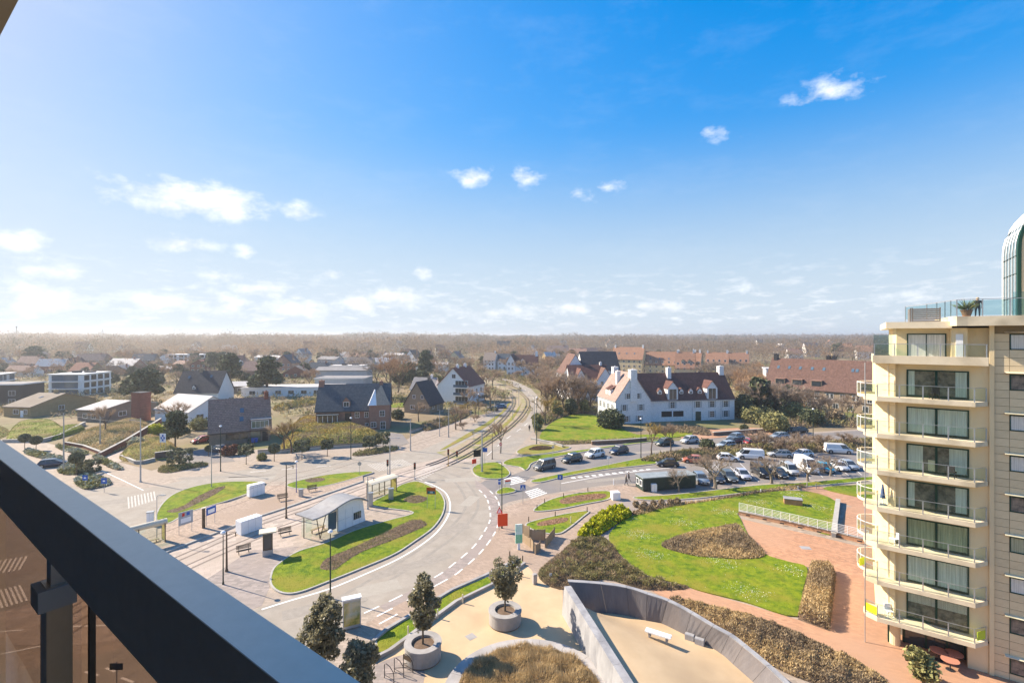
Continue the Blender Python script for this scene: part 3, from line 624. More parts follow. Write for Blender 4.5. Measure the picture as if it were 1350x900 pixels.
# pink footpaths to the right
sheet('pavement', gs([(659, 674), (665, 668), (709, 655), (769, 645), (809, 640), (847, 639.5), (860, 652), (930, 648), (1050, 641), (1100, 642), (1140, 656), (1140, 700), (1100, 670), (1050, 648), (930, 664), (880, 672), (835, 676), (818, 664), (780, 680), (760, 708), (708, 757), (690, 745), (640, 762), (622, 775), (597, 795), (520, 850), (490, 838), (470, 830), (520, 799), (592, 764), (630, 735), (650, 710), (657, 692)]), .0135, 'pave_pink')
sheet('footpath', gs([(706, 757), (738, 728), (762, 706), (792, 676), (818, 660), (850, 660), (905, 656), (990, 645), (1050, 640), (1075, 640), (1050, 646), (990, 650), (930, 660), (880, 669), (835, 680), (800, 708), (745, 730), (742, 745)]), .0155, 'pave_grey')
sheet('plaza', gs([(705, 758), (742, 778), (742, 812), (773, 808), (810, 809), (852, 818), (872, 821), (904, 838), (944, 859), (966, 877), (992, 899), (1030, 935), (1100, 1000), (1040, 1300), (900, 1400), (300, 1400), (440, 960), (500, 872), (600, 795), (625, 775), (690, 742), (700, 750)]), .0175, 'plaza')
sheet('plaza', S([(470, 905), (500, 874), (545, 862), (560, 890), (540, 930), (490, 950)]), .0195, 'pave_grey')
sheet('red_path', gs([(856, 777), (905, 774), (926, 780), (983, 796), (1050, 816), (1094, 832), (1102, 760), (1068, 748), (1020, 735), (1009, 731), (978, 700), (974, 683), (1100, 712), (1140, 722), (1175, 700), (1400, 900), (1500, 1100), (1200, 1100), (1150, 890), (1090, 856), (1039, 832), (945, 803), (883, 792)]), .0215, 'pave_red')
sheet('red_path', gs([(1060, 640), (1075, 640), (1110, 648), (1175, 668), (1175, 690), (1107, 661), (1053, 645)]), .0235, 'pave_red')
sheet('red_path', gs([(1117, 668), (1175, 672), (1175, 716), (1140, 717), (1103, 708)]), .0255, 'pave_red')
# road markings
struct('road_marking', strip(So([(345, 803), (380, 792), (435, 775.5), (480, 757), (522, 738), (553, 719.5), (576, 701), (590, 681), (593.5, 665), (588, 650), (575, 641), (560, 635)], 4), .22, .009, .0125), 'white_line')
def dashes(px, ln, gap, w, z=.0145):
    p = smooth(gs(px), 12, False); out = []; acc_ = 0; on = True; cur = [p[0]]
    for a, b in zip(p, p[1:]):
        acc_ += (b - a).length
        if on: cur.append(b)
        if acc_ > (ln if on else gap):
            if on and len(cur) > 1: struct('road_marking', strip(cur, w, z - .003, z), 'white_line')
            on = not on; cur = [b]; acc_ = 0
dashes([(480, 808), (526, 786), (579, 757), (598, 743), (614, 730), (625.5, 719), (634.5, 707), (641, 696), (645.5, 687), (646.5, 677), (643.5, 661), (640, 654), (634.5, 648), (628, 643)], 1.3, 1.0, .18)
dashes([(497, 812), (590, 763), (611, 748.5), (628, 733.5), (639, 721.5), (648, 709), (654, 698.5), (658, 686), (659, 674), (657, 661), (651.5, 652.5), (645, 646)], 1.4, 1.0, .18)
def zebra(a, b, c, d, n, z=.0165, fill=.5, m_='white_line'):
    """stripes fill the quad a-b (one edge) to d-c (other edge)"""
    A, B, C_, D_ = gs([a, b, c, d])
    for i in range(n):
        t0 = i / n; t1 = (i + fill) / n
        q = [A.lerp(B, t0), A.lerp(B, t1), D_.lerp(C_, t1), D_.lerp(C_, t0)]; sheet('crossing_stripe', q, z, m_)
zebra((168, 655), (206, 647), (208, 658), (169, 670), 9, .0165, .45, 'worn_line')
zebra((664, 631), (674, 640), (695, 634.5), (683, 627.5), 5)
zebra((692, 648), (701, 658), (723, 650.5), (709, 643), 5)
zebra((484, 612), (532, 605), (545, 612), (500, 621), 16, .0165, .35, 'worn_line')
zebra((545, 628), (563, 613), (590, 612), (556, 633), 12, .0165, .4, 'worn_line')
zebra((0, 738), (40, 732), (30, 750), (-12, 758), 6, .0185)
zebra((-20, 782), (30, 770), (40, 790), (-12, 806), 8, .0185)
for a, b in (((60, 826), (140, 824)), ((140, 880), (152, 885)), ((160, 893), (176, 899)), ((112, 885), (130, 890)), ((30, 830), (-40, 835)), ((500, 822), (524, 809)), ((0, 862), (60, 850))):
    struct('road_marking', strip(gs([a, b]), .18, .012, .0165), 'white_line')
struct('road_marking', strip(gs([(129, 618), (160, 632), (189, 646)]), .15, .012, .0165), 'white_line')
dashes([(330, 622), (405, 616), (470, 611)], 2.4, 2.5, .16)
dashes([(642, 600), (668, 578), (697, 556), (707, 540), (704, 526), (690, 512), (664, 499.5), (640, 492)], 3, 4, .14, .0105)
struct('road_marking', strip(gs([(740, 637), (800, 626), (860, 618.5), (905, 615)]), .2, .012, .0165), 'white_line')
for i in range(12):
    p = G(752 + i * 9, 629.2 - i * 1.02); sheet('road_marking', [p, p + Vector((.75, .2, 0)), p + Vector((.95, -.55, 0)), p + Vector((.25, -.6, 0))], .0185, 'white_line')
for i in range(12):
    x0 = 925 + i * 17; struct('road_marking', strip(gs([(x0, 613 - i * .8), (x0 + 24, 638 - i * 1.1)]), .08, .012, .0205), 'white_line')
# patches, covers and tyre wear on the carriageway
M['patch'] = mat('asphalt_patch', (.25, .222, .188), (.325, .292, .25), 2, .92, bump=.2); M['patch_pale'] = mat('pale_patch', (.315, .285, .24), (.37, .335, .285), 2, .92)
for i, (x, y, w, l, a, m_) in enumerate(((590, 700, 1.0, 3.2, .7, 'patch'), (620, 660, .9, 2.2, 1.3, 'patch_pale'), (545, 745, .8, 4.5, .6, 'patch'), (500, 775, 1.1, 2.0, .5, 'patch_pale'), (610, 632, 1.2, 3.0, .2, 'patch_pale'), (430, 612, 1.0, 6.0, .1, 'patch'), (330, 630, 1.0, 4.0, .1, 'patch_pale'), (300, 628, .8, 8, .15, 'patch'), (160, 660, 1.2, 5, .5, 'patch'), (665, 590, .9, 6, .9, 'patch'), (700, 556, .9, 7, 1.2, 'patch_pale'), (420, 800, .9, 3, .5, 'patch'), (575, 612, 1, 3, .4, 'patch'), (800, 632, .8, 4, .3, 'patch'), (850, 596, .8, 6, .3, 'patch'))):
    c = G(x, y); u_ = Vector((math.cos(a), math.sin(a), 0)); v_ = Vector((-u_.y, u_.x, 0)); sheet('asphalt_patch', [c + u_ * l + v_ * w, c - u_ * l + v_ * w, c - u_ * l - v_ * w * .9, c + u_ * l - v_ * w], .0066, m_)
for i, (x, y) in enumerate(((560, 705), (606, 690), (622, 640), (480, 790), (360, 625), (250, 650), (690, 575), (780, 634))):
    c = G(x, y); q = MB(); q.cyl(c.x, c.y, 0, .0138, .33, n=14); struct('drain_cover', q, 'patch')
for off in (-.9, .9):
    struct('tyre_wear', strip(smooth(gs([(430, 805), (500, 765), (560, 727), (603, 695), (622, 668), (617, 648), (600, 630), (570, 620)]), 6, False), .42, .003, .0062, side=off), mat('tyre_wear', (.235, .21, .18), (.31, .28, .24), 1.2, .9))
# tram track: rails in two curving tracks
ballast = gs([(575, 596), (595, 592), (642, 565), (664, 547), (674, 530), (668, 519), (650, 511), (630, 502), (616, 494), (628, 493), (655, 503), (684, 514), (695, 523), (700, 534), (694, 548), (678, 563), (655, 581), (622, 603), (600, 607)])
sheet('track_bed', ballast, .013, mat('ballast', (.29, .225, .155), (.40, .32, .23), 1.5, .95, bump=.6, bscale=30, c3=(.24, .235, .09), s3=.35))
sheet('verge', gs([(586, 592), (620, 575), (645, 560), (667, 541), (673, 531), (671, 530), (661, 543), (640, 558), (610, 575), (580, 593)]), .05, 'grass_dry', th=.05)
sheet('verge', gs([(622, 585), (650, 571), (672, 552), (684, 536), (688, 530), (684, 541), (676, 553), (655, 573), (632, 586)]), .045, 'grass_dry', th=.045)
T1 = [(60, 826), (150, 774), (251, 729), (339, 691), (400, 670), (480, 641), (540, 621), (585, 606), (620, 586.5), (645, 568.5), (666, 549.5), (677.5, 531), (672, 519), (652, 511), (628, 501), (610, 492)]
T2 = [(60, 850), (150, 796), (251, 746), (343, 706), (400, 685), (480, 653), (545, 630), (597, 610), (630, 592.5), (655, 576), (676, 560), (690, 545), (696, 532), (690, 521), (674, 512), (648, 503), (625, 494)]
for T in (T1, T2):
    p = smooth(gs(T), 8, False)
    sheet_ = strip(p, 2.3, .0135, .0165); struct('track_bed', sheet_, mat('track_paving', (.40, .32, .25), (.48, .39, .31), .5, .9)) if False else None
    for s in (-.5, .5): struct('tram_rail', strip(p, .08, 0, .032, side=s), mat('rail_steel', (.19, .15, .125), (.27, .22, .185), 2, .45, metal=.7))
    j = [i for i, q in enumerate(p) if q.y > 92][0]; q = p[j:]
    for s in (-.5, .5): struct('tram_rail', strip(q, .07, .03, .15, side=s), 'rail_steel' if 'rail_steel' in M else MATS['rail_steel'])
    for s in (-.5, .5): struct('rail_groove', strip(p[:j], .16, .012, .0245, side=s + .11 * (1 if s > 0 else -1)), mat('groove', (.24, .185, .145), (.31, .25, .20), 1, .9))
# sleepers where the track leaves the street: the nearer ones single, each its own piece
mbs = MB(); mbs.box(-.9, -.09, -.02, .9, .09, .035); SLM = mbs.mesh('sleeper', 'bark')
for T in (T1, T2):
    p = smooth(gs(T), 30, False); acc_ = 0; cnt = 0
    for a, b in zip(p, p[1:]):
        if a.y < 100 or a.y > 230: continue
        acc_ += (b - a).length
        if acc_ > .9:
            acc_ = 0; d = b - a; o = link('sleeper', SLM, None, (a.x, a.y, 0), math.atan2(d.y, d.x) + math.pi / 2); o['kind'] = 'structure'; cnt += 1
# lawns of the roundabout side, kerbed
lawn(S([(358, 757), (366, 745), (392, 728), (430, 716), (470, 699), (510, 687), (545, 676), (500, 669), (489, 664), (510, 652), (528, 640), (548, 635), (562, 639), (578, 648), (585, 658), (586, 668), (582, 681), (570, 697), (548, 713), (520, 731), (478, 749), (433, 767), (395, 781), (372, 782), (358, 772)], 5), .12, dens=26)
lawn(S([(206, 686), (212, 668), (230, 652), (262, 641), (300, 636), (345, 636), (346, 641), (330, 650), (300, 661), (250, 676), (222, 691)], 4), .19, dens=12)
lawn(S([(378, 640), (392, 635), (430, 627), (470, 623), (492, 623), (478, 628), (440, 639), (405, 645), (385, 644)], 4), .19, dens=10)
lawn(S([(803, 711), (810, 696), (830, 682), (870, 670), (930, 661.5), (1000, 650), (1053, 647.5), (1085, 653), (1104, 664), (1103, 680), (1100, 705), (1060, 696), (1010, 685), (974, 676), (977, 686), (990, 712), (1009, 731), (1040, 741), (1064, 749), (1058, 780), (1051, 813), (983, 794), (926, 780), (900, 771), (856, 759), (824, 737)], 4), .11, dens=22, kerb=False)
lawn(S([(704, 674), (715, 664), (735, 656), (765, 650), (800, 647.5), (806, 653), (800, 659), (770, 665), (735, 672)], 4), .11, dens=14)
lawn(S([(694, 694), (698, 689), (720, 683), (750, 677), (776, 674), (768, 682), (748, 698), (735, 704), (712, 702)], 4), .11, dens=14)
lawn(S([(700, 634), (725, 628), (751, 622.5), (789, 615.5), (836, 606), (869, 600), (913, 594), (935, 597), (910, 606), (858, 612.5), (796, 619.5), (747, 628), (712, 636)], 4), .12, dens=10)
lawn(S([(664, 612), (670, 606), (690, 602.5), (720, 599), (770, 593), (804, 588), (864, 580), (870, 581), (806, 589.5), (768, 596), (720, 605), (701, 611), (697, 617), (692, 620), (685, 616)], 4), .12, dens=10)
lawn(S([(681, 596), (690, 590), (706, 586), (735, 587), (752, 590), (735, 595), (710, 599), (690, 600)], 4), .12, 'grass_dry', dens=8)
lawn(S([(623, 618), (632, 612), (652, 609.5), (660, 612), (668, 618), (672, 625), (662, 631), (640, 631), (626, 626)], 4), .12, dens=10)
lawn(S([(654, 649), (664, 643), (676, 644), (680, 648), (668, 651), (658, 652)], 3), .12, dens=10, name='lawn')
lawn(S([(1085, 644), (1120, 640), (1175, 640), (1175, 662), (1130, 655)], 3), .11, dens=12, kerb=False)
lawn(S([(835, 656), (880, 653), (930, 648), (1000, 640), (1055, 637), (1145, 629), (1145, 634), (1050, 643), (990, 649), (920, 657), (860, 660)], 4), .12, dens=8)
lawn(gs([(496, 845), (510, 833), (597, 780), (640, 762), (686, 739), (690, 743), (645, 772), (600, 793), (512, 858), (494, 868)]), .13, dens=30, h=.12)
struct('edging', strip(gs([(490, 872), (514, 860), (602, 795), (647, 773), (692, 744)]), .28, 0, .3), 'concrete')
struct('edging', strip(gs([(492, 848), (508, 833), (595, 780), (640, 760), (684, 738)]), .3, 0, .28), 'concrete')
lawn(S([(712, 578), (722, 562), (737, 552), (765, 546), (795, 551), (840, 573), (900, 566), (912, 573), (864, 579), (790, 583), (745, 581)], 4), .12, 'grass', dens=6, kerb=False)
# daisies in the big lawn
g = np.random.default_rng(4); pl_ = S([(815, 700), (835, 684), (930, 664), (1000, 653), (1053, 650), (1095, 664), (1095, 700), (1010, 682), (980, 690), (1009, 733), (1058, 752), (1045, 808), (926, 776), (830, 735)], 3); x_, y_ = scatter(g, pl_, 42000); k_ = (np.sin(x_ * .9) + np.sin(y_ * 1.1 + x_ * .3) + g.normal(0, .6, len(x_))) > 1.35
C = np.stack([x_, y_, np.full(len(x_), .2)], 1)[k_]; V, F = leafcards(g, C, .05, 1.2, 1.5); o = link('daisies', npmesh('daisies', V, F, 'white_paint')); o['kind'] = 'stuff'
# low brick wall in front of the villa lawn
# clipped edges, beds
def flowerbed(px, label, h=.25, z=.12, mats=('soil_red', 'heather'), soil='soil_red', dens=90):
    return bed(S(px, 4), h, dens, mats, z=z, seed=int(px[0][0]), size=.14, soil=soil, label=label, cat='flower bed', name='flower_bed', edge=.3)
flowerbed([(422, 750), (430, 738), (448, 730), (480, 716), (520, 697), (540, 688), (552, 686), (563, 691), (555, 697), (520, 712), (480, 727), (455, 742), (440, 752)], 'long bed of pruned brown shrubs in the large tram stop lawn', .4, .13, ('heather', 'heather_green'), 'soil', 110)
flowerbed([(532, 660), (540, 655), (552, 654), (563, 657), (558, 662), (545, 664)], 'small round bed of brown shrubs beside the orange board', .35, .13, ('heather', 'heather_green'), 'soil', 100)
flowerbed([(220, 675), (240, 669), (262, 655), (290, 643), (297, 643), (285, 652), (262, 664), (243, 673), (230, 677)], 'narrow curving brown bed in the lawn beside the left road', .35, .2, ('heather', 'heather_green'), 'soil', 60)
flowerbed([(402, 634), (415, 631), (428, 632), (425, 635), (410, 637)], 'small oval bed in the strip lawn behind the tram tracks', .3, .2, ('heather', 'heather_green'), 'soil', 60)
flowerbed([(738, 660), (755, 655), (780, 652), (798, 652), (796, 657), (775, 660), (745, 665)], 'mulch bed of low cut roses in the lawn beside the side road')
flowerbed([(708, 691), (720, 687), (745, 683), (748, 687), (735, 691), (712, 694)], 'mulch bed of low cut roses behind the wooden screen')
flowerbed([(697, 593), (705, 589), (722, 588), (728, 592), (712, 594)], 'mulch bed in the small lawn in front of the villa')
bed(S([(874, 722), (880, 713), (913, 702), (950, 695), (971, 692), (980, 701), (1009, 731), (982, 737.5), (945, 736), (913, 733)], 4), .45, 190, ('straw', 'heather'), .12, 11, .26, 'shrub_bed', 'bed of dry tan grasses between the big lawn and the brick forecourt', 'plants', edge=.7)
bed(S([(762, 709), (738, 729), (709, 756), (738, 777), (795, 764), (850, 777), (900, 777), (905, 773), (880, 768), (856, 761), (824, 739), (803, 713), (785, 706)], 4), .48, 300, ('heather', 'heather_green'), .03, 12, .16, 'shrub_bed', 'wide bed of brown heather between the plaza wall and big lawn', 'plants', edge=1.2)
bed(S([(883, 790), (900, 790), (945, 800), (990, 812), (1039, 829), (1090, 853), (1150, 884), (1168, 905), (1085, 903), (1017, 877), (961, 836), (925, 812)], 4), .62, 330, ('heather', 'straw'), .03, 13, .18, 'low_hedge', 'long brown low hedge behind the curved concrete wall', 'hedge', edge=.5)
bed(gs([(1068, 749), (1094, 751), (1102, 760), (1094, 832), (1052, 816)]), 1.15, 520, ('heather', 'straw'), .03, 14, .2, 'box_hedge', 'square brown clipped hedge at the end of the big lawn', 'hedge', edge=.25, clump=False)
bed(S([(835, 674), (880, 665), (925, 660), (990, 649), (1050, 640), (1060, 643), (1000, 651), (930, 662), (880, 670), (840, 680)], 4), .5, 60, ('heather', 'straw'), .03, 15, .35, 'shrub_bed', 'strip of straw coloured shrubs along the path above the big lawn', 'plants', soil='soil_red', edge=.6)
for i, (x, y) in enumerate([(838, 668), (850, 668.5), (862, 667), (872, 665.5), (884, 665), (893, 664), (846, 673), (858, 673)]):
    g = np.random.default_rng(i + 70); p = G(x, y); o = leafy('shrub', 'small round brown shrub in the row along the footpath', 'shrub', i + 70, [(0, 0, .45, .5, .5, .45)], 260, .16, 'heather', None, loc=p, group='round shrubs along the footpath')
bed(S([(738, 586), (790, 584), (862, 580.5), (862, 577), (790, 580), (740, 582)], 3), .5, 20, ('heather_green', 'heather'), .03, 16, .45, 'low_hedge', 'low winter hedge along the front of the villa lawn', 'hedge', edge=.5)
bed(S([(845, 608), (869, 599.5), (913, 593.5), (960, 590), (1000, 586.5), (1060, 585), (1150, 580), (1150, 592), (1060, 597), (1000, 601), (930, 606), (900, 608)], 4), 1.15, 34, ('heather', 'heather_green'), .1, 17, .55, 'shrub_bed', 'broad band of brown bushes between the car park and upper road', 'plants', edge=1.6)
bed(S([(862, 571), (900, 571), (935, 574), (930, 566), (900, 563), (870, 564)], 3), 1.0, 16, ('heather',), .1, 18, .6, 'shrub_bed', 'brown shrub bed in front of the white villa entrance', 'plants', edge=1)
# separate heath bushes standing up out of the brown bed
g = np.random.default_rng(77); hp = S([(764, 712), (742, 732), (716, 757), (740, 774), (795, 762), (850, 774), (895, 774), (850, 762), (822, 742), (800, 718)], 3); hx, hy = scatter(g, hp, 190); Vs = []; Fs = []; o_ = 0
for x_, y_ in zip(hx, hy):
    k = 70; r_ = g.uniform(.25, .6); u = rsph(g, k); u[:, 2] = np.abs(u[:, 2]); C = np.array([x_, y_, .25]) + u * np.array([r_, r_, r_ * .9]) * g.uniform(.5, 1, (k, 1)); D = u + rsph(g, k) * .5; D[:, 2] += .4; D /= np.linalg.norm(D, axis=1)[:, None]
    V, F = twigs(g, C, D, .22, .09); Vs.append(V); Fs.append(F + o_); o_ += len(V)
me = npmesh('heath_bushes', np.concatenate(Vs), np.concatenate(Fs), ['heather_green', 'heather', 'leaf_olive']); me.polygons.foreach_set('material_index', np.repeat(g.choice(3, len(hx), p=[.5, .3, .2]), 70).astype(np.int32)); o = link('heath_bushes', me); o['kind'] = 'stuff'
# yellow-green hedge
bed(S([(762, 706), (775, 692), (790, 681), (808, 673), (828, 674), (832, 681), (815, 690), (800, 700), (785, 708)], 4), 1.35, 150, ('leaf_yellow',), .03, 19, .24, 'golden_hedge', 'bright yellow green hedge beside the footpath fork', 'hedge', tw=False, edge=.7)
# ring bank of dry grass at the bottom of the plaza
RC, RR = Vector((1.2, 32.9, 0)), 6.0
q = MB(); ring = [RC + Vector((math.cos(a) * RR, math.sin(a) * RR, 0)) for a in [2 * math.pi * i / 72 for i in range(72)]]
rt = thing('ring_wall', 'low round concrete seat wall around the dry grass mound', 'planter wall', (0, 0, 0))
rt['kind'] = 'thing'; M['ring_concrete'] = mat('ring_concrete', (.36, .34, .325), (.45, .43, .415), .9, .9, bump=.2, c3=(.32, .30, .285), s3=.5)
for i in range(18):
    a0, a1 = 2 * math.pi * i / 18, 2 * math.pi * (i + 1) / 18 - .003; q = MB(); pts = []
    for k in range(5): a = a0 + (a1 - a0) * k / 4; pts.append((RC.x + math.cos(a) * RR, RC.y + math.sin(a) * RR))
    for k in range(4, -1, -1): a = a0 + (a1 - a0) * k / 4; pts.append((RC.x + math.cos(a) * (RR - .95), RC.y + math.sin(a) * (RR - .95)))
    q.prism(pts, 0, .42); q.build('segment', 'ring_concrete', rt)
g = np.random.default_rng(5); n = 34000; a = g.uniform(0, 2 * math.pi, n); r = (RR - 1.0) * np.sqrt(g.uniform(0, 1, n))
cx = RC.x + r * np.cos(a); cy = RC.y + r * np.sin(a); cz = .25 + .75 * (1 - (r / RR) ** 2) + .15 * np.sin(cx * 2.2) * np.sin(cy * 2.7)
D = rsph(g, n) * .55; D[:, 2] = 1; D += np.stack([np.sin(cx * 3), np.cos(cy * 3.3), 0 * cx], 1) * .5; D /= np.linalg.norm(D, axis=1)[:, None]
V, F = twigs(g, np.stack([cx, cy, cz], 1), D, .42, .04); o = link('ornamental_grass', npmesh('ornamental_grass', V, F, 'straw')); tag(o, 'mound of golden dry grass inside the round seat wall', 'grasses', kind='stuff')
q = MB(); q.lathe([(RR - .94, .0), (RR - .96, .3), (3.2, .75), (1.5, .95), (0.01, 1.0)], 40, RC.x, RC.y); o = q.build('soil', 'soil', sm=True); o['kind'] = 'structure'
# garden banks of the houses on the left
M['grass_mixed'] = mat('rough_grass', (.13, .19, .01), (.28, .27, .05), .35, .95, bump=.8, bscale=12, c3=(.20, .15, .05), s3=.2, detail=9)
_b1 = mound('bank', S([(372, 596), (400, 592), (450, 589), (497, 584), (508, 578), (480, 568), (440, 556), (410, 552), (392, 556), (375, 574)], 3), 2.2, 0, 'grass_dry', top=.6)
_b2 = mound('bank', S([(158, 600), (165, 608), (205, 607), (232, 600), (232, 588), (200, 575), (180, 583)], 3), 1.5, 0, 'grass_dry', top=.5)
_b3 = mound('bank', S([(88, 583), (120, 590), (150, 596), (185, 576), (205, 566), (180, 552), (150, 560), (110, 570)], 3), 1.5, 0, mat('dune', (.20, .17, .07), (.30, .23, .13), .5, .95, c3=(.16, .14, .06), s3=.3), top=.45)
_b4 = mound('bank', S([(8, 579), (30, 580), (62, 577), (84, 567), (64, 553), (26, 556)], 3), .55, 0, 'grass_mixed', top=.8)
_b5 = mound('bank', S([(66, 580), (84, 576), (112, 566), (100, 562), (80, 566)], 3), .9, 0, 'grass_mixed', top=.8)
_b6 = mound('bank', S([(-60, 585), (0, 578), (10, 566), (-40, 560), (-120, 566)], 3), 1.6, 0, 'grass_dry', top=.5)
M['gold_heather'] = mat('gold_heather', (.42, .31, .075), (.56, .42, .14), .5, .95, island=.4)
cover(_b1, 16000, .45, ('gold_heather', 'heather'), 1); cover(_b2, 7000, .3, ('straw', 'leaf_olive'), 2); cover(_b3, 9000, .5, ('straw', 'heather_green'), 3); cover(_b4, 7000, .22, ('blade', 'straw'), 4); cover(_b5, 3000, .22, ('blade', 'leaf_olive'), 5); cover(_b6, 4000, .4, ('straw', 'heather_green'), 6)
sheet('lawn', gs([(392, 556), (420, 553), (417, 560), (395, 562)]), .3, 'grass', th=.3)
sheet('lawn', S([(500, 533), (530, 531), (560, 532), (540, 536), (510, 537)], 3), .1, 'grass')
sheet('driveway', gs([(515, 570), (530, 572), (540, 584), (520, 590), (490, 591)]), .0275, 'asphalt_grey')
sheet('driveway', gs([(235, 600), (270, 590), (300, 596), (310, 608), (250, 613)]), .0285, 'asphalt_grey')
sheet('driveway', gs([(131, 606), (165, 592), (190, 580), (197, 583), (172, 603), (150, 612)]), .0295, 'platform')
sheet('car_bay', gs([(640, 548), (668, 548), (676, 536), (664, 530), (640, 536)]), .0305, 'asphalt_grey')
bed(S([(362, 537), (385, 532), (418, 528), (418, 533), (390, 537), (365, 542)], 3), 1.9, 14, ('leaf_olive', 'gold_heather'), .03, 160, .7, 'garden_hedge', 'yellowish overgrown hedge beside the brown roofed house', 'hedge', edge=1)
bed(gs([(500, 529), (530, 528), (562, 528), (562, 530), (530, 530.5), (500, 531)]), 1.6, 30, ('leaf_dark',), .03, 161, .6, 'garden_hedge', 'long dark clipped hedge behind the brick house lawn', 'hedge', edge=.4, clump=False)
bed(gs([(392, 557), (417, 561), (420, 559), (395, 554)]), 1.3, 40, ('leaf_dark', 'leaf_olive'), .3, 162, .5, 'garden_hedge', 'dark hedge at the left of the brick house terrace', 'hedge', edge=.4)
# garden walls
def garden_wall(label, px, h0, h1, w, m, cap=None, z=0):
    p = gs(px); t = thing('garden_wall', label, 'wall', (0, 0, 0)); q = MB(); n = len(p)
    for i in range(n - 1):
        a, b = p[i], p[i + 1]; d = (b - a).normalized(); s = Vector((-d.y, d.x, 0)) * w / 2; ha = h0 + (h1 - h0) * i / (n - 1); hb = h0 + (h1 - h0) * (i + 1) / (n - 1)
        q.prism([(a - s)[:2], (b - s)[:2], (b + s)[:2], (a + s)[:2]], z - .2, [z + ha, z + hb, z + hb, z + ha]) if area([(a - s)[:2], (b - s)[:2], (b + s)[:2], (a + s)[:2]]) > 0 else None
    q.build('wall', m, t)
    q = MB()
    for i in range(n - 1):
        a, b = p[i], p[i + 1]; ha = h0 + (h1 - h0) * i / (n - 1); hb = h0 + (h1 - h0) * (i + 1) / (n - 1)
        q.bar(a + Vector((0, 0, z + ha + .05)), b + Vector((0, 0, z + hb + .05)), w + .12, .1)
    q.build('coping', cap or 'kerb', t); return t
brick_red = bond('red_brick', (.21, .075, .055), (.28, .11, .08), (.6, .55, .5), .25, .08, axis=(R(90), 0, 0), mort=.1)
M['brick_red'] = brick_red
garden_wall('long sloping red brick wall beside the pale driveway', [(131, 603), (165, 588), (190, 575), (212, 563)], .9, 2.4, .4, 'brick_red')
garden_wall('low brick kerb wall under the dune garden', [(86, 586), (110, 590), (132, 598)], .6, .5, .35, 'brick_red')
garden_wall('low pale wall around the green corner garden', [(4, 583), (20, 583), (55, 583), (78, 577), (100, 566), (112, 560)], .6, .9, .35, 'kerb')
garden_wall('dark brick wall under the white signboard', [(204, 606), (232, 602)], 1.4, 1.4, .4, mat('dark_brick', (.09, .065, .055), (.14, .10, .09), 3, .9))
garden_wall('low kerb wall around the bank with the white signboard', [(160, 603), (178, 611), (188, 611), (204, 607)], .5, .5, .35, 'kerb')
garden_wall('low wall under the yellow heather bank', [(340, 598), (372, 597), (420, 592), (497, 587)], .7, .7, .3, 'kerb', 'dark_metal')
garden_wall('low brown brick wall along the villa lawn', [(780, 586), (820, 584), (852, 581.5)], .8, .8, .4, mat('brown_brick', (.16, .10, .075), (.23, .15, .11), 3, .9))
garden_wall('low brown brick wall beside the villa entrance', [(940, 574), (985, 570.5), (1010, 569)], .8, .8, .4, 'brown_brick' if 'brown_brick' in M else MATS['brown_brick'])
garden_wall('pale low wall beside the pavement below the villa', [(700, 580), (725, 585), (742, 590)], .5, .5, .3, 'kerb')
garden_wall('dark garden wall of the tan gabled house', [(540, 571), (575, 560), (600, 552), (622, 543)], .7, .7, .3, 'kerb', 'dark_metal')
garden_wall('white kerb wall beside the lawn steps', [(1105, 662), (1099, 708)], .45, .45, .45, 'concrete_pale')
garden_wall('low brick wall under the white railing', [(974, 678), (1040, 692), (1100, 706), (1145, 717)], .5, .5, .3, 'pave_red', 'kerb')
# far hills behind the woods
mb = MB()
for k, (y, h, x0, x1) in enumerate(((1500, 9, -2600, -200), (2300, 15, -1600, 600), (3300, 17, -1500, 2500), (2600, 18, 150, 900), (1900, 10, 700, 3000))):
    n = 60; vs = []; fs = []
    for i in range(n + 1):
        x = x0 + (x1 - x0) * i / n; e = math.sin(math.pi * i / n) ** .5; hh = h * e * (.75 + .25 * math.sin(i * .7 + k) * math.sin(i * .31))
        for j, (dy, f) in enumerate(((-320, 0), (-150, .7), (0, 1), (300, .4), (600, 0))): vs.append((x, y + dy, -.5 + hh * f))
    for i in range(n):
        for j in range(4): fs.append((i * 5 + j, i * 5 + 5 + j, i * 5 + 6 + j, i * 5 + 1 + j))
    mb.add(vs, fs)
struct('hills', mb, mat('far_hills', (.12, .10, .055), (.19, .15, .09), .02, .95), sm=True)
# ---------------------------------------------------------------- HOUSES
RX = (R(90), 0, 0)
def tiles(name, a, b, sx=.3, sy=.28): return bond(name, a, b, (.45, .45, .45), sx, sy, offset=.5, mort=.12, bump=.6)
M['tile_brown'] = tiles('brown_tiles', (.33, .185, .14), (.47, .29, .225)); M['tile_maroon'] = tiles('maroon_tiles', (.13, .06, .05), (.19, .095, .08))
M['tile_orange'] = tiles('orange_tiles', (.36, .19, .12), (.47, .27, .18)); M['tile_pink'] = tiles('pink_tiles', (.37, .265, .225), (.45, .335, .29))
M['tile_slate'] = tiles('slate_tiles', (.07, .095, .115), (.11, .14, .16)); M['tile_black'] = tiles('black_tiles', (.045, .052, .065), (.075, .08, .095))
M['tile_red'] = tiles('red_tiles', (.29, .10, .065), (.38, .155, .105)); M['tile_rust'] = tiles('rust_tiles', (.145, .082, .066), (.21, .122, .098)); M['tile_tan'] = tiles('tan_tiles', (.30, .23, .18), (.38, .30, .25))
M['brick_pink'] = bond('pink_brick', (.27, .15, .115), (.34, .20, .155), (.9, .85, .8), .25, .08, axis=RX, mort=.1)
M['brick_tan'] = bond('tan_brick', (.29, .225, .155), (.36, .285, .205), (.9, .85, .8), .25, .08, axis=RX, mort=.1)
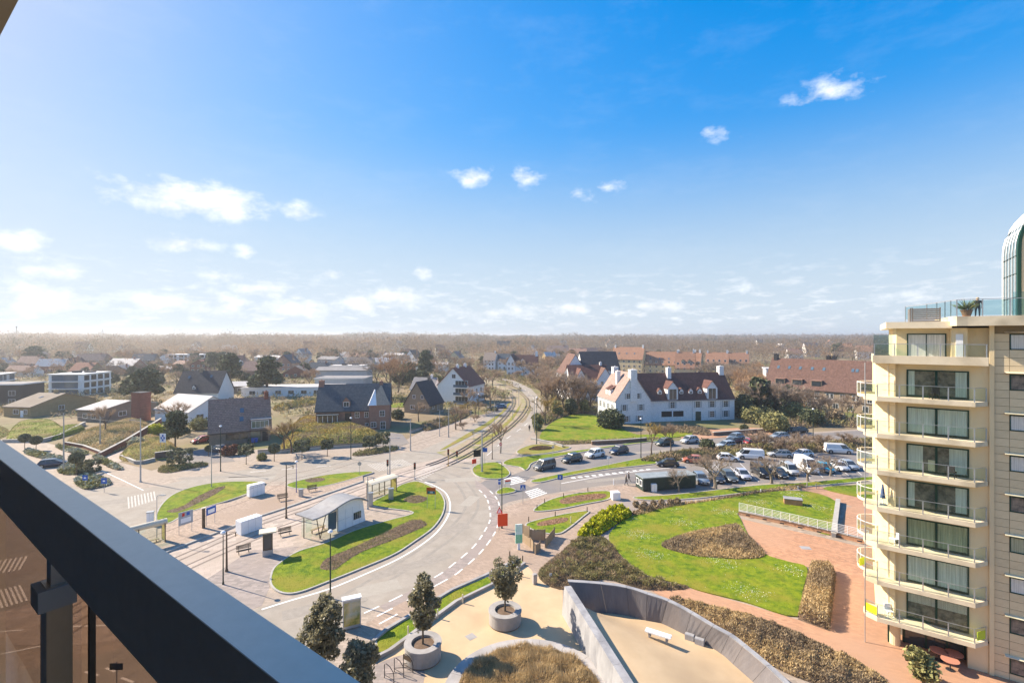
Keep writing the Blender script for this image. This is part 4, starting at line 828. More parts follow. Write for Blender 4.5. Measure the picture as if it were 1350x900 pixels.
M['brick_yellow'] = bond('yellow_brick', (.30, .225, .115), (.38, .29, .16), (.9, .85, .8), .25, .08, axis=RX, mort=.1)
M['brick_grey'] = bond('grey_brown_brick', (.19, .16, .135), (.25, .21, .18), (.9, .85, .8), .25, .08, axis=RX, mort=.1)
M['villa_white'] = bond('whitewashed_brick', (.72, .73, .75), (.80, .80, .81), (.9, .9, .9), .25, .08, axis=RX, mort=.1)
M['cream'] = mat('cream_render', (.55, .44, .26), (.63, .52, .33), .6, .85)
M['pale_roof'] = mat('pale_roofing', (.42, .40, .38), (.54, .52, .50), .4, .85, bump=.1)
M['grey_roof'] = mat('grey_roofing', (.20, .19, .19), (.29, .28, .275), .4, .9); M['dun_roof'] = mat('dun_roofing', (.19, .155, .12), (.26, .215, .17), .4, .9)
M['grey_clad'] = mat('grey_cladding', (.36, .38, .40), (.44, .46, .48), .6, .7); M['green_door'] = mat('green_door', (.012, .05, .04), None, rough=.5); M['dark_door'] = mat('dark_door', (.03, .028, .03), None, rough=.5)
def merge(main, other):
    inv = main.matrix_basis.inverted() @ other.matrix_basis
    for c in list(other.children):
        b = c.matrix_basis.copy(); c.parent = main; c.matrix_basis = inv @ b
    bpy.data.objects.remove(other); return main
def by_right(p, rz, W_): return Vector(p) - Vector((math.cos(rz), math.sin(rz), 0)) * W_
# --- white villa with the maroon roof
vz = R(9); vl = G(866, 555.5)
wv = []
for u in (10.8, 18.7, 23.2, 27.6): wv.append(('f', u - .75, 3.7, 1.5, 1.9, 2, 3))
for u in (23.2, 27.6): wv.append(('f', u - .75, .8, 1.5, 1.9, 2, 3))
villa = house('white_villa', 'large whitewashed villa with maroon roof, white chimneys and shuttered windows', vl - Vector((math.cos(vz), math.sin(vz), 0)) * 6.0, vz, 30.4, 12, 6.1, 13.3, 'villa_white', 'tile_maroon', wins=wv, shut='grey_clad', pane='glass_dark', frame='white_paint',
              chim=((12.2, 5.2, 15.0, 1.2), (29.6, 6, 15.2, 1.5)), doors=(('f', 18.0, 1.7, 2.6, 'green_door'),), dorm=((9.3, 3.2, 3.4, -.01), (21.6, 3.3, 3.4, -.01), (6.9, 1.25, 1.0, .2), (13.6, 1.25, 1.0, .2), (16.6, 1.25, 1.0, .2), (19.4, 1.25, 1.0, .2)), roofw=(), oh=.25)
q = MB(); q.box(7.4, -.05, 1.3, 14.2, -.004, 2.9); q.build('porch_shade_panel', 'black', villa); q = MB(); q.box(10.6, -.09, 1.3, 10.95, -.052, 2.9); q.build('porch_post', 'white_paint', villa)  # flat black panel paints the shade of the open porch
for x in (17.0, 26.0): q = MB(); q.cyl(x, -.08, 0, 5.9, .05, n=6); q.build('drain_pipe', 'grey_clad', villa)
wl_ = G(811.6, 558.7); wv = [('f', u - .6, z, 1.2, h, 2, 3) for u, z, h in ((3.8, 6.9, 1.6), (6.7, 6.9, 1.6), (2.6, 3.6, 1.8), (7.6, 3.6, 1.8), (3.3, .5, 1.7), (7.1, .5, 1.7))] + [('l', u, 3.4, 1.2, 1.8, 2, 3) for u in (1.6, 4.6, 7.6, 10.6)] + [('l', u, .6, 1.2, 1.8, 2, 3) for u in (1.6, 7.6, 10.6)]
wing = house('wing', 'wing', wl_, R(11), 10.6, 13.6, 6.4, 14.0, 'villa_white', 'tile_pink', axis='y', wins=wv, shut='grey_clad', chim=((5.3, .45, 15.0, 1.9), (3.3, 6.0, 14.2, 1.1), (5.3, 13.0, 15.0, 1.6)), oh=.2)  # one roof: pink tiles paint the sunlit wing, maroon the shaded main slope
q = MB()
for y in (5.2, 7.4): q.box(.6, y, 7.2, 2.6, y + 1.4, 9.0)
q.build('dormer', 'villa_white', wing)
q = MB()
for y in (5.2, 7.4): q.add([(.5, y - .1, 8.9), (.5, y + 1.5, 8.9), (3.2, y + 1.5, 10.4), (3.2, y - .1, 10.4), (.5, y - .1, 9.05), (.5, y + 1.5, 9.05), (3.2, y + 1.5, 10.55), (3.2, y - .1, 10.55)], [(4, 5, 6, 7), (3, 2, 1, 0), (0, 1, 5, 4), (1, 2, 6, 5), (3, 0, 4, 7)])
q.build('dormer_roof', 'tile_maroon', wing)
q = MB(); q.box(10.62, 1.4, -.2, 13.0, 6, 5.6); q.build('link_shade_wall', 'dark_metal', wing)  # dark colour stands for the shade in the recess beside the main block
merge(villa, wing)
# --- left of the road
a, rz, w = front((275.6, 588), (356.7, 580))
hb = house('brown_roofed_house', 'brick house with big brown tiled roof, green glass front and chimney at the right', a, rz, w, 10.5, 2.9, 9.6, 'brick_grey', 'tile_brown', wins=(('f', 3.2, .9, 2.6, 1.5, 2, 1), ('f', 6.0, .9, 1.6, 1.5, 2, 1)), doors=(('f', 10.6, 1.2, 2.2, 'dark_door'),), chim=((w - .6, 5.2, 10.9, .9),), chm='brick_red', roofw=((6.1, .52), (6.0, .25)), oh=.3, frame='brown_metal')
q = MB(); q.box(8.3, -.3, 2.7, 12.4, 2.6, 5.0); dm = q.build('dormer', 'brick_grey', hb); window(hb, Vector((8.35, -.3, 3.2)), Vector((1, 0, 0)), None, 3.6, 1.7, 'white_paint', 'glass_green', 4, 1); q = MB(); q.box(8.2, -.45, 5.0, 12.6, 3.2, 5.25); q.build('dormer_roof', 'grey_roof', dm)
window(hb, Vector((8.1, -.01, .2)), Vector((1, 0, 0)), None, 2.2, 2.3, 'brown_metal', 'glass_green', 3, 1)
a = Vector((-51.2, 126, 0)); rz = math.atan2(3.5, 18.3)
hs_ = house('brick_house', 'red brick house with slate blue roof, white edged dormer and brick chimney', a, rz, 18.6, 11, 5.0, 11.3, 'brick_pink', 'tile_slate', wins=(('f', 9.8, 3.0, 1.2, 1.5, 2, 2), ('f', 12.2, 3.0, 1.1, 1.5, 2, 2), ('f', 12.4, .8, .9, .8, 2, 1)), chim=((.5, 5.5, 12.4, 1.3), (16.2, 5.5, 12.0, .9)), doors=(('f', 7.3, 1.6, 4.4, 'dark_door'),), dorm=((6.6, 1.9, 1.5, .12),), oh=.3)
q = MB(); q.box(13.6, -1.6, -.3, 18.8, 3.5, 6.4); q.build('wall', 'brick_pink', hs_)
q = MB(); q.add([(13.4, -1.8, 6.4), (19.0, -1.8, 6.4), (19.0, 5.4, 6.4), (13.4, 5.4, 6.4), (16.2, 5.0, 11.2)], [(0, 1, 4), (1, 2, 4), (2, 3, 4), (3, 0, 4), (3, 2, 1, 0)]); q.build('roof', 'tile_slate', hs_)
q = MB(); q.add([(13.5, -1.95, 6.42), (15.3, -1.95, 6.42), (14.9, .4, 10.2)], [(0, 1, 2)]); q.bar((13.4, -2.0, 6.4), (14.9, .4, 10.3), .22); q.bar((15.4, -2.0, 6.4), (14.9, .4, 10.3), .22); q.build('gable_trim', 'white_paint', hs_)
for x, z, h in ((16.2, 3.4, 1.6), (16.4, .1, 2.0), (14.0, .6, 1.4)): window(hs_, Vector((x, -1.6, z)), Vector((1, 0, 0)), None, 1.4, h, 'white_paint', 'glass_dark', 2, 2)
q = MB(); q.box(.8, -1.5, 1.4, 5.6, .3, 4.0); q.build('bay', 'glass_dark', hs_)
for i in range(5): q = MB(); x = .75 + i * 1.2; q.box(x, -1.56, 1.4, x + .12, -1.44, 4.0); q.build('bay_post', 'white_paint', hs_)
q = MB(); q.box(.5, -1.9, 4.02, 5.9, .4, 4.25); q.build('bay_roof', 'tile_slate', hs_)
a, rz, w = front((533, 543.5), (568, 544.5))
ht = house('gabled_house', 'tan brick house with steep black roof and a gable to the street', a, rz - R(8), w, 10, 2.8, 9.8, 'brick_tan', 'tile_black', axis='y', wins=(('f', 3.0, 4.6, 1.0, 1.2), ('f', 6.0, 4.6, 1.0, 1.2), ('f', 2.2, 1.2, 1.6, 1.3), ('f', 5.8, 1.2, 1.8, 1.3), ('r', 5.6, .3, 1.2, 2.2), ('r', 2.2, 1.2, 1.2, 1.2)), chim=((4.4, 8.6, 10.8, .8),), chm='brick_grey')
a = G(577, 531); hL = house('apartment_house', 'tall pale apartment house with red tiled roof and dark balconies', a, R(-20), 12.6, 14, 6.6, 12.9, 'white_wall', 'tile_red', axis='y', wins=(('f', 5.8, 9.2, 1.6, 1.6), ('r', 2, 3.6, 1.4, 1.6), ('r', 6, 3.6, 1.4, 1.6), ('r', 10, 3.6, 1.4, 1.6)), chim=((6.3, 3.5, 13.9, .9), (6.3, 10, 13.9, .9)))
for i, z in enumerate((.3, 3.2, 6.0)):
    q = MB(); x0 = 7.0; q.box(x0, -1.4, z, 12.5, -.02, z + .2); bal = q.build('balcony', 'white_paint', hL); window(hL, Vector((x0 + .2, -.02, z + .2)), Vector((1, 0, 0)), None, 5.0, 2.3, 'white_paint', 'glass_dark', 4, 1)
    q = MB(); q.box(x0 + .05, -1.38, z + .2, 12.45, -1.33, z + 1.1); q.build('balcony_panel', 'glass_sky', bal)
house('side_house', 'low house with pale grey roof behind the black roofed gable house', G(541, 527), R(-12), 9, 9, 4.2, 8.2, 'white_wall', 'grey_roof', wins=(('f', 2, 1, 1.5, 1.4),), chim=((7, 4.5, 9.3),))
house('pale_bungalow', 'bungalow with pale grey roof, white gable and red brick chimney tower', by_right(G(249, 559), R(-24), 15.5), R(-24), 15.5, 13.5, 3.3, 6.9, 'white_wall', 'pale_roof', wins=(('f', 10.5, .9, 2.4, 1.5), ('f', 7, .9, 1.4, 1.5), ('r', 2.0, .9, 2.2, 1.5), ('r', 6.0, 3.8, 1.3, 1.3)), doors=(('f', 3.6, 1.2, 2.1, 'white_paint'),))
house('chimney_tower', 'tall red brick tower between the two pale roofed bungalows', G(173, 555), R(-15), 3.6, 3.0, 8.0, 8.0, 'brick_red', 'dark_metal', flat=True, cat='tower', oh=.06, fasc='brick_red')
house('white_bungalow', 'bungalow with almost flat whitish roof beside the red brick tower', by_right(G(133, 556), R(-12), 8.5), R(-12), 8.5, 17, 3.2, 4.9, 'brick_grey', 'pale_roof', wins=(('f', 2, .8, 1.6, 1.4), ('f', 5, .8, 1.6, 1.4), ('r', 5, .8, 2.4, 1.4)), chim=((4, 12, 6.0, 1.2),), chm='brick_yellow')
house('yellow_bungalow', 'yellow brick bungalow with shallow brown roof', by_right(G(40, 550), R(-8), 9.5), R(-8), 9.5, 20, 3.0, 6.0, 'brick_yellow', 'dun_roof', wins=(('f', 3.4, .9, 2.0, 1.4), ('f', 7.2, .9, 1.2, 1.4), ('r', 8, 1.0, 1.8, 1.5)), doors=(('f', 6.0, 1.0, 2.0, 'white_paint'),), chim=((6, 10, 7.0),), roofw=((4.5, .6),))
house('slate_house', 'house with wide near black roof, white gable edge and roof lights', G(230, 531), R(2), 15.6, 11, 3.9, 11.2, 'white_wall', 'tile_black', wins=(('f', 3, 1, 1.6, 1.5), ('f', 10, 1, 1.6, 1.5), ('l', 4, 5, 1.2, 1.4)), chim=((6.6, 5.5, 12.4, 1.1),), chm='brick_tan', roofw=((2.6, .62), (10.6, .66)), dorm=((6.0, 1.1, 1.0, .12),))
def modern(name, label, loc, rz, W_, D_, st, wall, nwin, top_set=0, pane='glass_sky', roofm='white_paint', right=()):
    h = 2.95; t = thing(name, label, 'apartment block', loc, rz)
    for k in range(st):
        z = k * h; q = MB(); ins = top_set if k == st - 1 else 0; q.box(ins, ins * .6, z + (.2 if k else -.3), W_ - ins, D_, z + h); q.build('storey', wall, t)
        q = MB(); q.box(-.3, -.5, z + h, W_ + .3, D_ + .2, z + h + .2); q.build('floor_slab', roofm, t)
        for i in range(nwin):
            ww = W_ / nwin * (.45 if i % 2 else .8) ; window(t, Vector((W_ * (i + .1) / nwin + ins * .2, ins * .6, z + .35)), Vector((1, 0, 0)), None, ww, 2.3, 'dark_metal', pane, 2 if ww > 2 else 1, 1)
        for i in right: window(t, Vector((W_ - ins, i, z + .8)), Vector((0, 1, 0)), None, 2.2, 1.6, 'dark_metal', pane, 2, 1)
    q = MB(); q.box(W_ * .3, D_ * .4, st * h + .2, W_ * .45, D_ * .6, st * h + 1.1); q.build('roof_box', 'dark_metal', t); q = MB(); q.box(W_ * .6, D_ * .5, st * h + .2, W_ * .8, D_ * .7, st * h + .8); q.build('roof_box', 'dark_metal', t)
    return t
modern('apartment_block', 'grey clad modern apartment block with white floor bands at the far left', P(-62, 560, 172).xy.to_3d(), R(112), 38, 16, 3, 'grey_clad', 9)
t = modern('apartment_block', 'white modern apartment block with blank end wall and dark window bands', Vector((-188, 196, 0)), R(4), 12.5, 16, 3, 'white_wall', 1, 0); 
for k in range(3):
    for i in range(4): window(t, Vector((12.5, 1.5 + i * 3.6, k * 2.95 + .35)), Vector((0, 1, 0)), None, 2.6, 2.1, 'dark_metal', 'glass_dark', 2, 1)
house('dark_house', 'dark corner house with flat roof at the left frame edge', P(-45, 560, 168).xy.to_3d(), R(8), 17, 10, 7.4, 7.4, 'dark_metal', 'grey_roof', flat=True, wins=(('f', 13, 3.6, 2.2, 1.8), ('f', 13, .6, 2.2, 1.8)))
house('low_building', 'long low building with flat pale roof behind the brown roofed house', G(318, 523), R(7), 38, 12, 3.4, 3.4, 'white_wall', 'pale_roof', flat=True, wins=tuple(('f', 3 + i * 5, .8, 2.4, 1.6) for i in range(7)))
house('low_building', 'grey two tiered flat roofed building behind the slate roofed brick house', G(415, 515), R(1), 22, 13, 5.4, 5.4, 'grey_clad', 'grey_roof', flat=True, wins=(('f', 3, 1, 3, 1.6), ('f', 9, 1, 3, 1.6)))
house('low_building', 'grey upper block with sloping metal roof above the flat roofs', G(416, 509), R(1), 25, 10, 7.6, 9.0, 'grey_clad', 'grey_roof', wins=(('f', 4, 3, 3, 1.6),))
modern('modern_villa', 'modern villa with teal glass upper floor and white middle panel', G(434, 505), R(2), 17, 10, 3, 'white_wall', 4, 0, 'glass_green', 'pale_roof')
house('bungalow', 'bungalow with curved looking white roof edge between the dark pines', G(283, 519), R(10), 18, 9, 3.0, 4.6, 'brick_grey', 'pale_roof', wins=(('f', 3, .8, 2, 1.4), ('f', 9, .8, 2, 1.4)))
# --- right of the road
q_l = Vector((92.0, 176, 0)); rzq = R(-51)
wq = []
for i in range(9): wq += [('f', 1.2 + i * 3.7, 3.9, 1.0, 1.7, 1, 1), ('f', 2.4 + i * 3.7, 3.9, 1.0, 1.7, 1, 1)] if i % 2 else [('f', 1.5 + i * 3.7, 3.5, 1.4, 2.1, 2, 1)]
for i in range(8): wq += [('f', 1.2 + i * 4.1, .4, 1.6, 2.1, 2, 1)]
hq = house('terraced_house', 'long pink brick terrace under one huge rust red roof', q_l, rzq, 36, 14, 6.6, 16.2, 'brick_tan', 'tile_rust', wins=wq, roofw=tuple((u, .62) for u in (2.5, 6.2, 9.8, 13.6, 17.2, 25.6, 26.8)), chim=((1.2, 7, 17.8, 1.3), (18, 8, 17.6, 1.2), (19.6, 8, 17.6, 1.2)), chm='dark_metal', frame='white_paint')
for u in (3.4, 9.0, 15.0, 29.0):
    q = MB(); q.box(u, .6, 7.2, u + 3.2, 3.6, 9.4); d_ = q.build('roof_terrace', 'brick_tan', hq); window(hq, Vector((u + .2, .6, 7.4)), Vector((1, 0, 0)), None, 2.8, 1.7, 'dark_metal', 'glass_dark', 3, 1); q = MB(); q.box(u - .1, .4, 9.4, u + 3.3, 4, 9.6); q.build('terrace_roof', 'tile_brown', d_)
q = MB(); q.box(0, -.09, 3.05, 36, -.004, 3.3); q.build('band', 'dark_metal', hq)
hN = house('manor_house', 'big white manor of several gables with brown and near black roofs', G(752, 529), R(5), 15, 11, 8.2, 13.2, 'villa_white', 'tile_maroon', wins=tuple(('f', u, z, 1.2, 1.5) for u in (1.5, 4.5, 8.5, 12) for z in (1, 4.2)), chim=((13, 5.5, 14.2),))
for off, W_, D_, ez, rg, ax, rf in (((-1.5, 7, 0), 10, 14, 9.5, 17.2, 'y', 'tile_rust'), ((7, 9, 0), 15, 13, 11.0, 18.0, 'x', 'tile_black'), ((1.0, -2.5, 0), 5, 9, 7.5, 12.2, 'y', 'tile_maroon'), ((10, -1.5, 0), 6, 9, 8.0, 12.4, 'y', 'tile_rust')):
    m_ = hN.matrix_basis @ Vector(off); w2 = house('wing', 'wing', m_, R(5), W_, D_, ez, rg, 'villa_white', rf, axis=ax, wins=tuple(('f', W_ * f, z, 1.1, 1.5) for f in (.2, .62) for z in ((.8, 3.6, 6.2) if ez < 9 else (8,))) + tuple(('l', u, z, 1.1, 1.5) for u in (2, 6, 12, 16) if u < D_ - 1 for z in (1, 4, 7)), oh=.2)
    merge(hN, w2)
for i, (x0, x1, yb, ry, ey, D_) in enumerate(((806, 846, 491, 457.5, 471, 11), (846, 892, 492, 463.5, 479, 11), (890, 914, 496, 464, 484, 12), (912, 922, 494, 464, 482, 12), (930, 957, 490, 464.5, 478, 11), (958, 984, 490, 465, 478, 11))):
    a, rz, w = front((x0, yb), (x1, yb)); d = a.y; rz = R(-27); w *= 1.02; nw = max(2, int(w / 3.4))
    house('terrace_house', ['cream house with orange roof at the left end of the far orange terrace', 'longest orange roofed cream house in the far terrace', 'orange roofed house with white dormers in the far terrace', 'narrow orange roofed house joined to the one with white dormers', 'orange roofed house with white chimney right of the gap in the far terrace', 'orange roofed house with dark gable at the right end of the far terrace'][i],
          a, rz + R((i % 3 - 1) * 4), w, D_, Zat(ey, d) * .9, Zat(ry, d + 6), 'cream', 'tile_orange', wins=tuple(('f', 1 + k * w / nw, z, 1.3, 1.5) for k in range(nw) for z in (1, 4, 7)), chim=((w - 1, D_ / 2, Zat(ry, d + 6) + 1.6, 1.0), (1, D_ / 2, Zat(ry, d + 6) + 1.2, .9)), chm='white_wall', group='orange roofed terrace far behind the villa',
          dorm=((w * .3, 1.8, 1.4, .3), (w * .62, 1.8, 1.4, .3)) if i == 2 else (), roofw=tuple((w * f, .4) for f in (.2, .45, .7)) if i in (0, 1) else (), oh=.25)
hM = house('roadside_house', 'white house with pale pinkish roof on the bend of the far road', G(637, 488), R(-14), 8.6, 10, 7.2, 12.4, 'white_wall', 'tile_tan', wins=tuple(('f', u, z, 1.2, 1.5) for u in (1, 4.2, 6.4) for z in (.8, 3.6, 6)), chim=((7.4, 5, 13.4),))
house('roadside_house', 'dark roofed white house just right of the pinkish roofed house', G(656, 488), R(-6), 9.5, 10, 7.0, 11.4, 'white_wall', 'tile_slate', wins=tuple(('f', u, z, 1.2, 1.5) for u in (1, 4.2, 7) for z in (1, 4)), roofw=((2, .4), (4, .4), (6.5, .4)))
hm = house('roadside_house', 'white house with twin tall gables and purple brown roof by the bend', G(668, 495.5), R(-10), 5, 12, 8.6, 13.2, 'white_wall', 'tile_maroon', axis='y', wins=tuple(('f', u, z, 1.1, 1.6) for u in (.9, 3.0) for z in (.8, 3.8, 6.6)))
w2 = house('wing', 'wing', G(679, 495), R(-4), 14, 10, 6.5, 12.4, 'white_wall', 'tile_maroon', wins=(('f', 2, 1, 1.2, 1.5), ('f', 6, 1, 1.2, 1.5), ('f', 10, 4, 1.2, 1.5)), dorm=((3.5, 2.2, 1.6, .2),), chim=((13.2, 5, 14.6, 1.6),)); merge(hm, w2)
house('small_building', 'white tiered building half hidden left of the rust red terrace', G(1010, 522), R(-20), 12, 9, 11, 11, 'white_wall', 'pale_roof', flat=True, wins=(('f', 2, 5, 3, 1.6), ('f', 7, 8, 3, 1.6)))
# --- scattered houses beyond
FARH = [(20, 489, 14, 5, 10, 'brick_red', 'tile_brown', 'red brick house beyond the grey apartment block'), (46, 492, 15, 4.5, 9, 'brick_red', 'pale_roof', 'red gabled house with pale roof beyond the white apartment block'), (78, 489, 12, 4, 9, 'white_wall', 'tile_maroon', 'white house with steep maroon roof behind the modern blocks'),
        (100, 484, 18, 5, 10, 'brick_grey', 'tile_brown', 'brown roofed house in the trees beyond the modern blocks'), (118, 483, 12, 5, 9.5, 'white_wall', 'tile_red', 'white gabled house with red roof far left'), (140, 489, 24, 4, 8.5, 'brick_pink', 'pale_roof', 'long house with wide pale roof at the far left'), (172, 484, 16, 5, 10, 'brick_grey', 'tile_slate', 'dark grey roofed house beside the long pale roof'),
        (204, 482, 12, 4.5, 9, 'white_wall', 'tile_pink', 'pink roofed house left of the long white block'), (190, 491, 30, 3, 4.2, 'brick_grey', 'grey_roof', 'low grey roofed building in front of the long white block'), (300, 486, 12, 5, 9.5, 'white_wall', 'tile_red', 'white house with red brown roof between the pines'), (318, 499, 16, 4.5, 9.5, 'brick_pink', 'tile_brown', 'brick house with steep brown roof between the two big pines'),
        (335, 480, 28, 6, 7.5, 'white_wall', 'pale_roof', 'wide white house at the wood edge above the pines'), (362, 490, 13, 6, 11.5, 'brick_pink', 'tile_slate', 'salmon brick gabled house with blue grey roof'), (388, 479, 10, 8, 13, 'white_wall', 'grey_roof', 'small white tower like house in the wood edge'), (418, 486, 16, 7, 9, 'grey_clad', 'grey_roof', 'pale grey house with box shape left of the teal villa'), (442, 485, 20, 6, 8, 'grey_clad', 'tile_slate', 'blue grey house in the pines'),
        (455, 490, 18, 5, 9.5, 'cream', 'tile_tan', 'cream roofed bungalow behind the teal villa'), (480, 489, 22, 4.5, 9, 'brick_pink', 'pale_roof', 'pale roofed house right of the teal villa'), (505, 479, 18, 7, 9, 'white_wall', 'pale_roof', 'white house far behind the russet tree'), (533, 480, 12, 5, 12, 'white_wall', 'tile_slate', 'white gabled house with dark roof in the pines'), (552, 480, 12, 5, 12, 'white_wall', 'tile_black', 'white gabled house beside the twin pines'),
        (548, 490, 22, 5, 6, 'white_wall', 'pale_roof', 'low white house left of the red roofed apartments'), (590, 480, 12, 5, 11, 'cream', 'tile_pink', 'pinkish gabled house in the middle of the wood'), (720, 474, 22, 6, 14, 'white_wall', 'tile_pink', 'pink roofed house in the wood right of the road'), (735, 473, 30, 6, 11, 'white_wall', 'tile_brown', 'long brown roofed house at the wood edge'), (770, 472, 26, 6, 11, 'white_wall', 'tile_brown', 'dark roofed house above the white manor'),
        (1063, 470, 16, 8, 16, 'white_wall', 'tile_pink', 'white gabled house far behind the rust roofed terrace'), (1098, 472, 18, 8, 16, 'cream', 'tile_orange', 'orange roofed house beside the dark round tree'), (1130, 473, 14, 8, 14, 'white_wall', 'tile_orange', 'small orange roofed house near the apartment tower'), (1040, 474, 14, 6, 11, 'white_wall', 'tile_brown', 'brown roofed house just above the rust red roof'), (850, 466, 24, 6, 13, 'white_wall', 'tile_brown', 'dark roofed house behind the orange terrace'), (1175, 500, 18, 6, 12, 'white_wall', 'tile_brown', 'house hidden behind the apartment tower')]
for i, (px, py, w, ez, rg, wm, rm, lab) in enumerate(FARH):
    if px > 1160: continue
    a = G(px, py); house('far_house', lab, a, R(rnd.uniform(-28, 22)), w, 10, ez, rg, wm, rm, axis='x' if w > 13 else 'y', wins=tuple(('f', w * f, z, 1.3, 1.5) for f in (.15, .45, .75) for z in ((1, 4) if ez > 4.9 else (1,))), chim=((w * .8, 5, rg + 1.0, .9),), chm='brick_pink', oh=.3)
# more of the village behind, each with its own colours
VILL = []; _r = random.Random(21); _seen = set()
for k in range(400):
    if len(VILL) >= 34: break
    px = _r.uniform(-10, 600) if len(VILL) < 26 else _r.uniform(700, 800); py = _r.uniform(473, 505) if px < 430 else _r.uniform(471, 488); a = G(px, py)
    if any((a - o.location).length < (22 if o.get('category') == 'house' else 30) for o in COL.objects if o.parent is None and o.get('category') in ('house', 'apartment block')): continue
    if 560 < px < 600 and py > 480: continue
    wm, wn = _r.choice((('white_wall', 'white'), ('brick_pink', 'pink brick'), ('brick_grey', 'grey brick'), ('brick_red', 'red brick'), ('cream', 'cream'), ('brick_yellow', 'yellow brick'))); rm, rn = _r.choice((('tile_brown', 'brown'), ('tile_slate', 'slate'), ('tile_red', 'red'), ('pale_roof', 'pale'), ('tile_tan', 'tan'), ('grey_roof', 'grey'), ('tile_pink', 'pink')))
    if (wn, rn) in _seen: continue
    _seen.add((wn, rn)); w = _r.uniform(9, 17); ez = _r.choice((2.9, 3.2, 5.4)); rg = ez + _r.uniform(2.5, 4.8); VILL.append(house('village_house', '%s house with %s roof among the far gardens' % (wn, rn), a, R(_r.uniform(-30, 30)), w, _r.uniform(8, 11), ez, rg, wm, rm, axis=_r.choice('xxy'), wins=tuple(('f', w * f, z, 1.4, 1.4) for f in (.12, .45, .74) for z in ((1, 3.9) if ez > 5 else (1,))), chim=((w * .75, 4.5, rg + .9, .8),), chm='brick_pink', doors=(('f', w * .32, 1.0, 2.1, 'dark_door'),)))
for k, (px, py) in enumerate(((15, 468), (60, 466), (95, 470), (150, 468), (185, 463), (250, 465), (290, 469), (345, 464), (400, 468), (432, 463), (470, 467), (515, 465), (575, 469), (610, 464), (655, 466), (690, 469), (740, 461), (800, 459), (880, 458), (930, 461), (1000, 460), (1025, 465), (1055, 459), (1085, 462), (1120, 460))):
    house('distant_house', 'tiny pale house standing far off in the woods', G(px, py), R((k * 37) % 50 - 25), 11 + k % 4 * 3, 10, 6 + k % 3, 13 + k % 3 * 2, ('white_wall', 'cream', 'white_wall')[k % 3], ('tile_pink', 'pale_roof', 'tile_brown', 'tile_orange', 'tile_slate')[k % 5], axis='xy'[k % 2], wins=(('f', 2, 2, 1.6, 1.8), ('f', 6, 2, 1.6, 1.8)), group='tiny houses far off in the woods')
modern('apartment_block', 'long white two storey block with dark windows at the wood edge', G(222, 481.5), R(4), 41, 12, 3, 'white_wall', 10, 0, 'glass_dark')
# ---------------------------------------------------------------- CREAM APARTMENT BUILDING ON THE RIGHT
A_U = Vector((.812, -.5837, 0)).normalized(); A_O = Vector((33.55, 34.98, 0)); A_RZ = math.atan2(A_U.y, A_U.x)   # x along the front, y back from the balcony edge
M['apt'] = mat('apartment_cream', (.72, .575, .345), (.79, .645, .41), .5, .8, bump=.1, bscale=20, c3=(.66, .545, .36), s3=.35, stretch=(1, 1, .22))
M['apt_slab'] = mat('balcony_concrete', (.72, .61, .43), (.80, .69, .51), 1.2, .8, c3=(.50, .42, .29), s3=.6)
M['apt_tile'] = mat('stone_cladding', (.63, .505, .315), (.72, .595, .395), 1.6, .6, objvar=.06)
M['apt_joint'] = mat('cladding_joint', (.24, .19, .115), None, rough=.9)
M['frame_green'] = mat('dark_green_frame', (.010, .045, .030), None, rough=.4)
M['clear'] = glassy('clear_glass', (.90, .95, .93)); M['aqua'] = glassy('aqua_glass', (.74, .86, .87))
M['curtain'] = mat('curtain', (.52, .51, .47), (.74, .73, .68), 3.0, .9, stretch=(7, 7, .15), contrast=(.35, .65), detail=2)
M['curtain_green'] = mat('green_curtain', (.27, .28, .18), (.46, .46, .32), 3.0, .9, stretch=(7, 7, .15), contrast=(.35, .65), detail=2)
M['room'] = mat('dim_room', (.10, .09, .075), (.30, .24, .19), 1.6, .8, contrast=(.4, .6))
M['yellow'] = mat('yellow_screen', (.62, .72, .02), None, rough=.6)
apt = thing('apartment_building', 'tall cream apartment building with stacked balconies and green window frames', 'apartment building', A_O, A_RZ)
FH = 2.91; zb = lambda k: 2.23 + FH * (k - 1)       # underside of balcony slab k (1..8)
TOPZ = 25.35
# carcass: wall parts
q = MB(); q.prism([(-4.89, 1.27), (.98, 1.27), (.98, 14), (-5.73, 14), (-5.73, 2.12)], 2.3, 22.6); q.build('wall', 'apt', apt)
q = MB(); q.prism([(-3.3, 2.6), (.98, 2.6), (.98, 13.5), (-4.6, 13.5), (-4.6, 4)], -.2, 2.3); q.build('ground_floor_wall', 'room', apt)
q = MB(); q.box(.98, 1.24, -.2, 12, 14.1, 25.5); q.build('bay_wall', 'apt_joint', apt)
q = MB(); q.box(.9, 1.08, -.2, 1.16, 1.238, 25.5); q.build('pier', 'apt', apt)
q = MB(); q.cyl(-4.5, 1.62, -.1, 2.23, .36, n=16); q.build('column', 'apt', apt)
q = MB(); q.box(-.25, 1.2, -.2, .88, 1.6, 2.229); q.build('column', 'apt', apt)
q = MB(); q.box(-4.0, 2.3, -.1, -.25, 2.36, 2.2); sf = q.build('shop_front', 'glass_dark', apt)
for x in (-3.95, -2.6, -1.35, -.33): q = MB(); q.box(x, 2.22, -.1, x + .12, 2.42, 2.2); q.build('post', 'frame_green', sf)
q = MB(); q.box(-4.95, 1.55, -.1, -4.85, 2.3, 2.22); q.build('post', 'frame_green', sf)
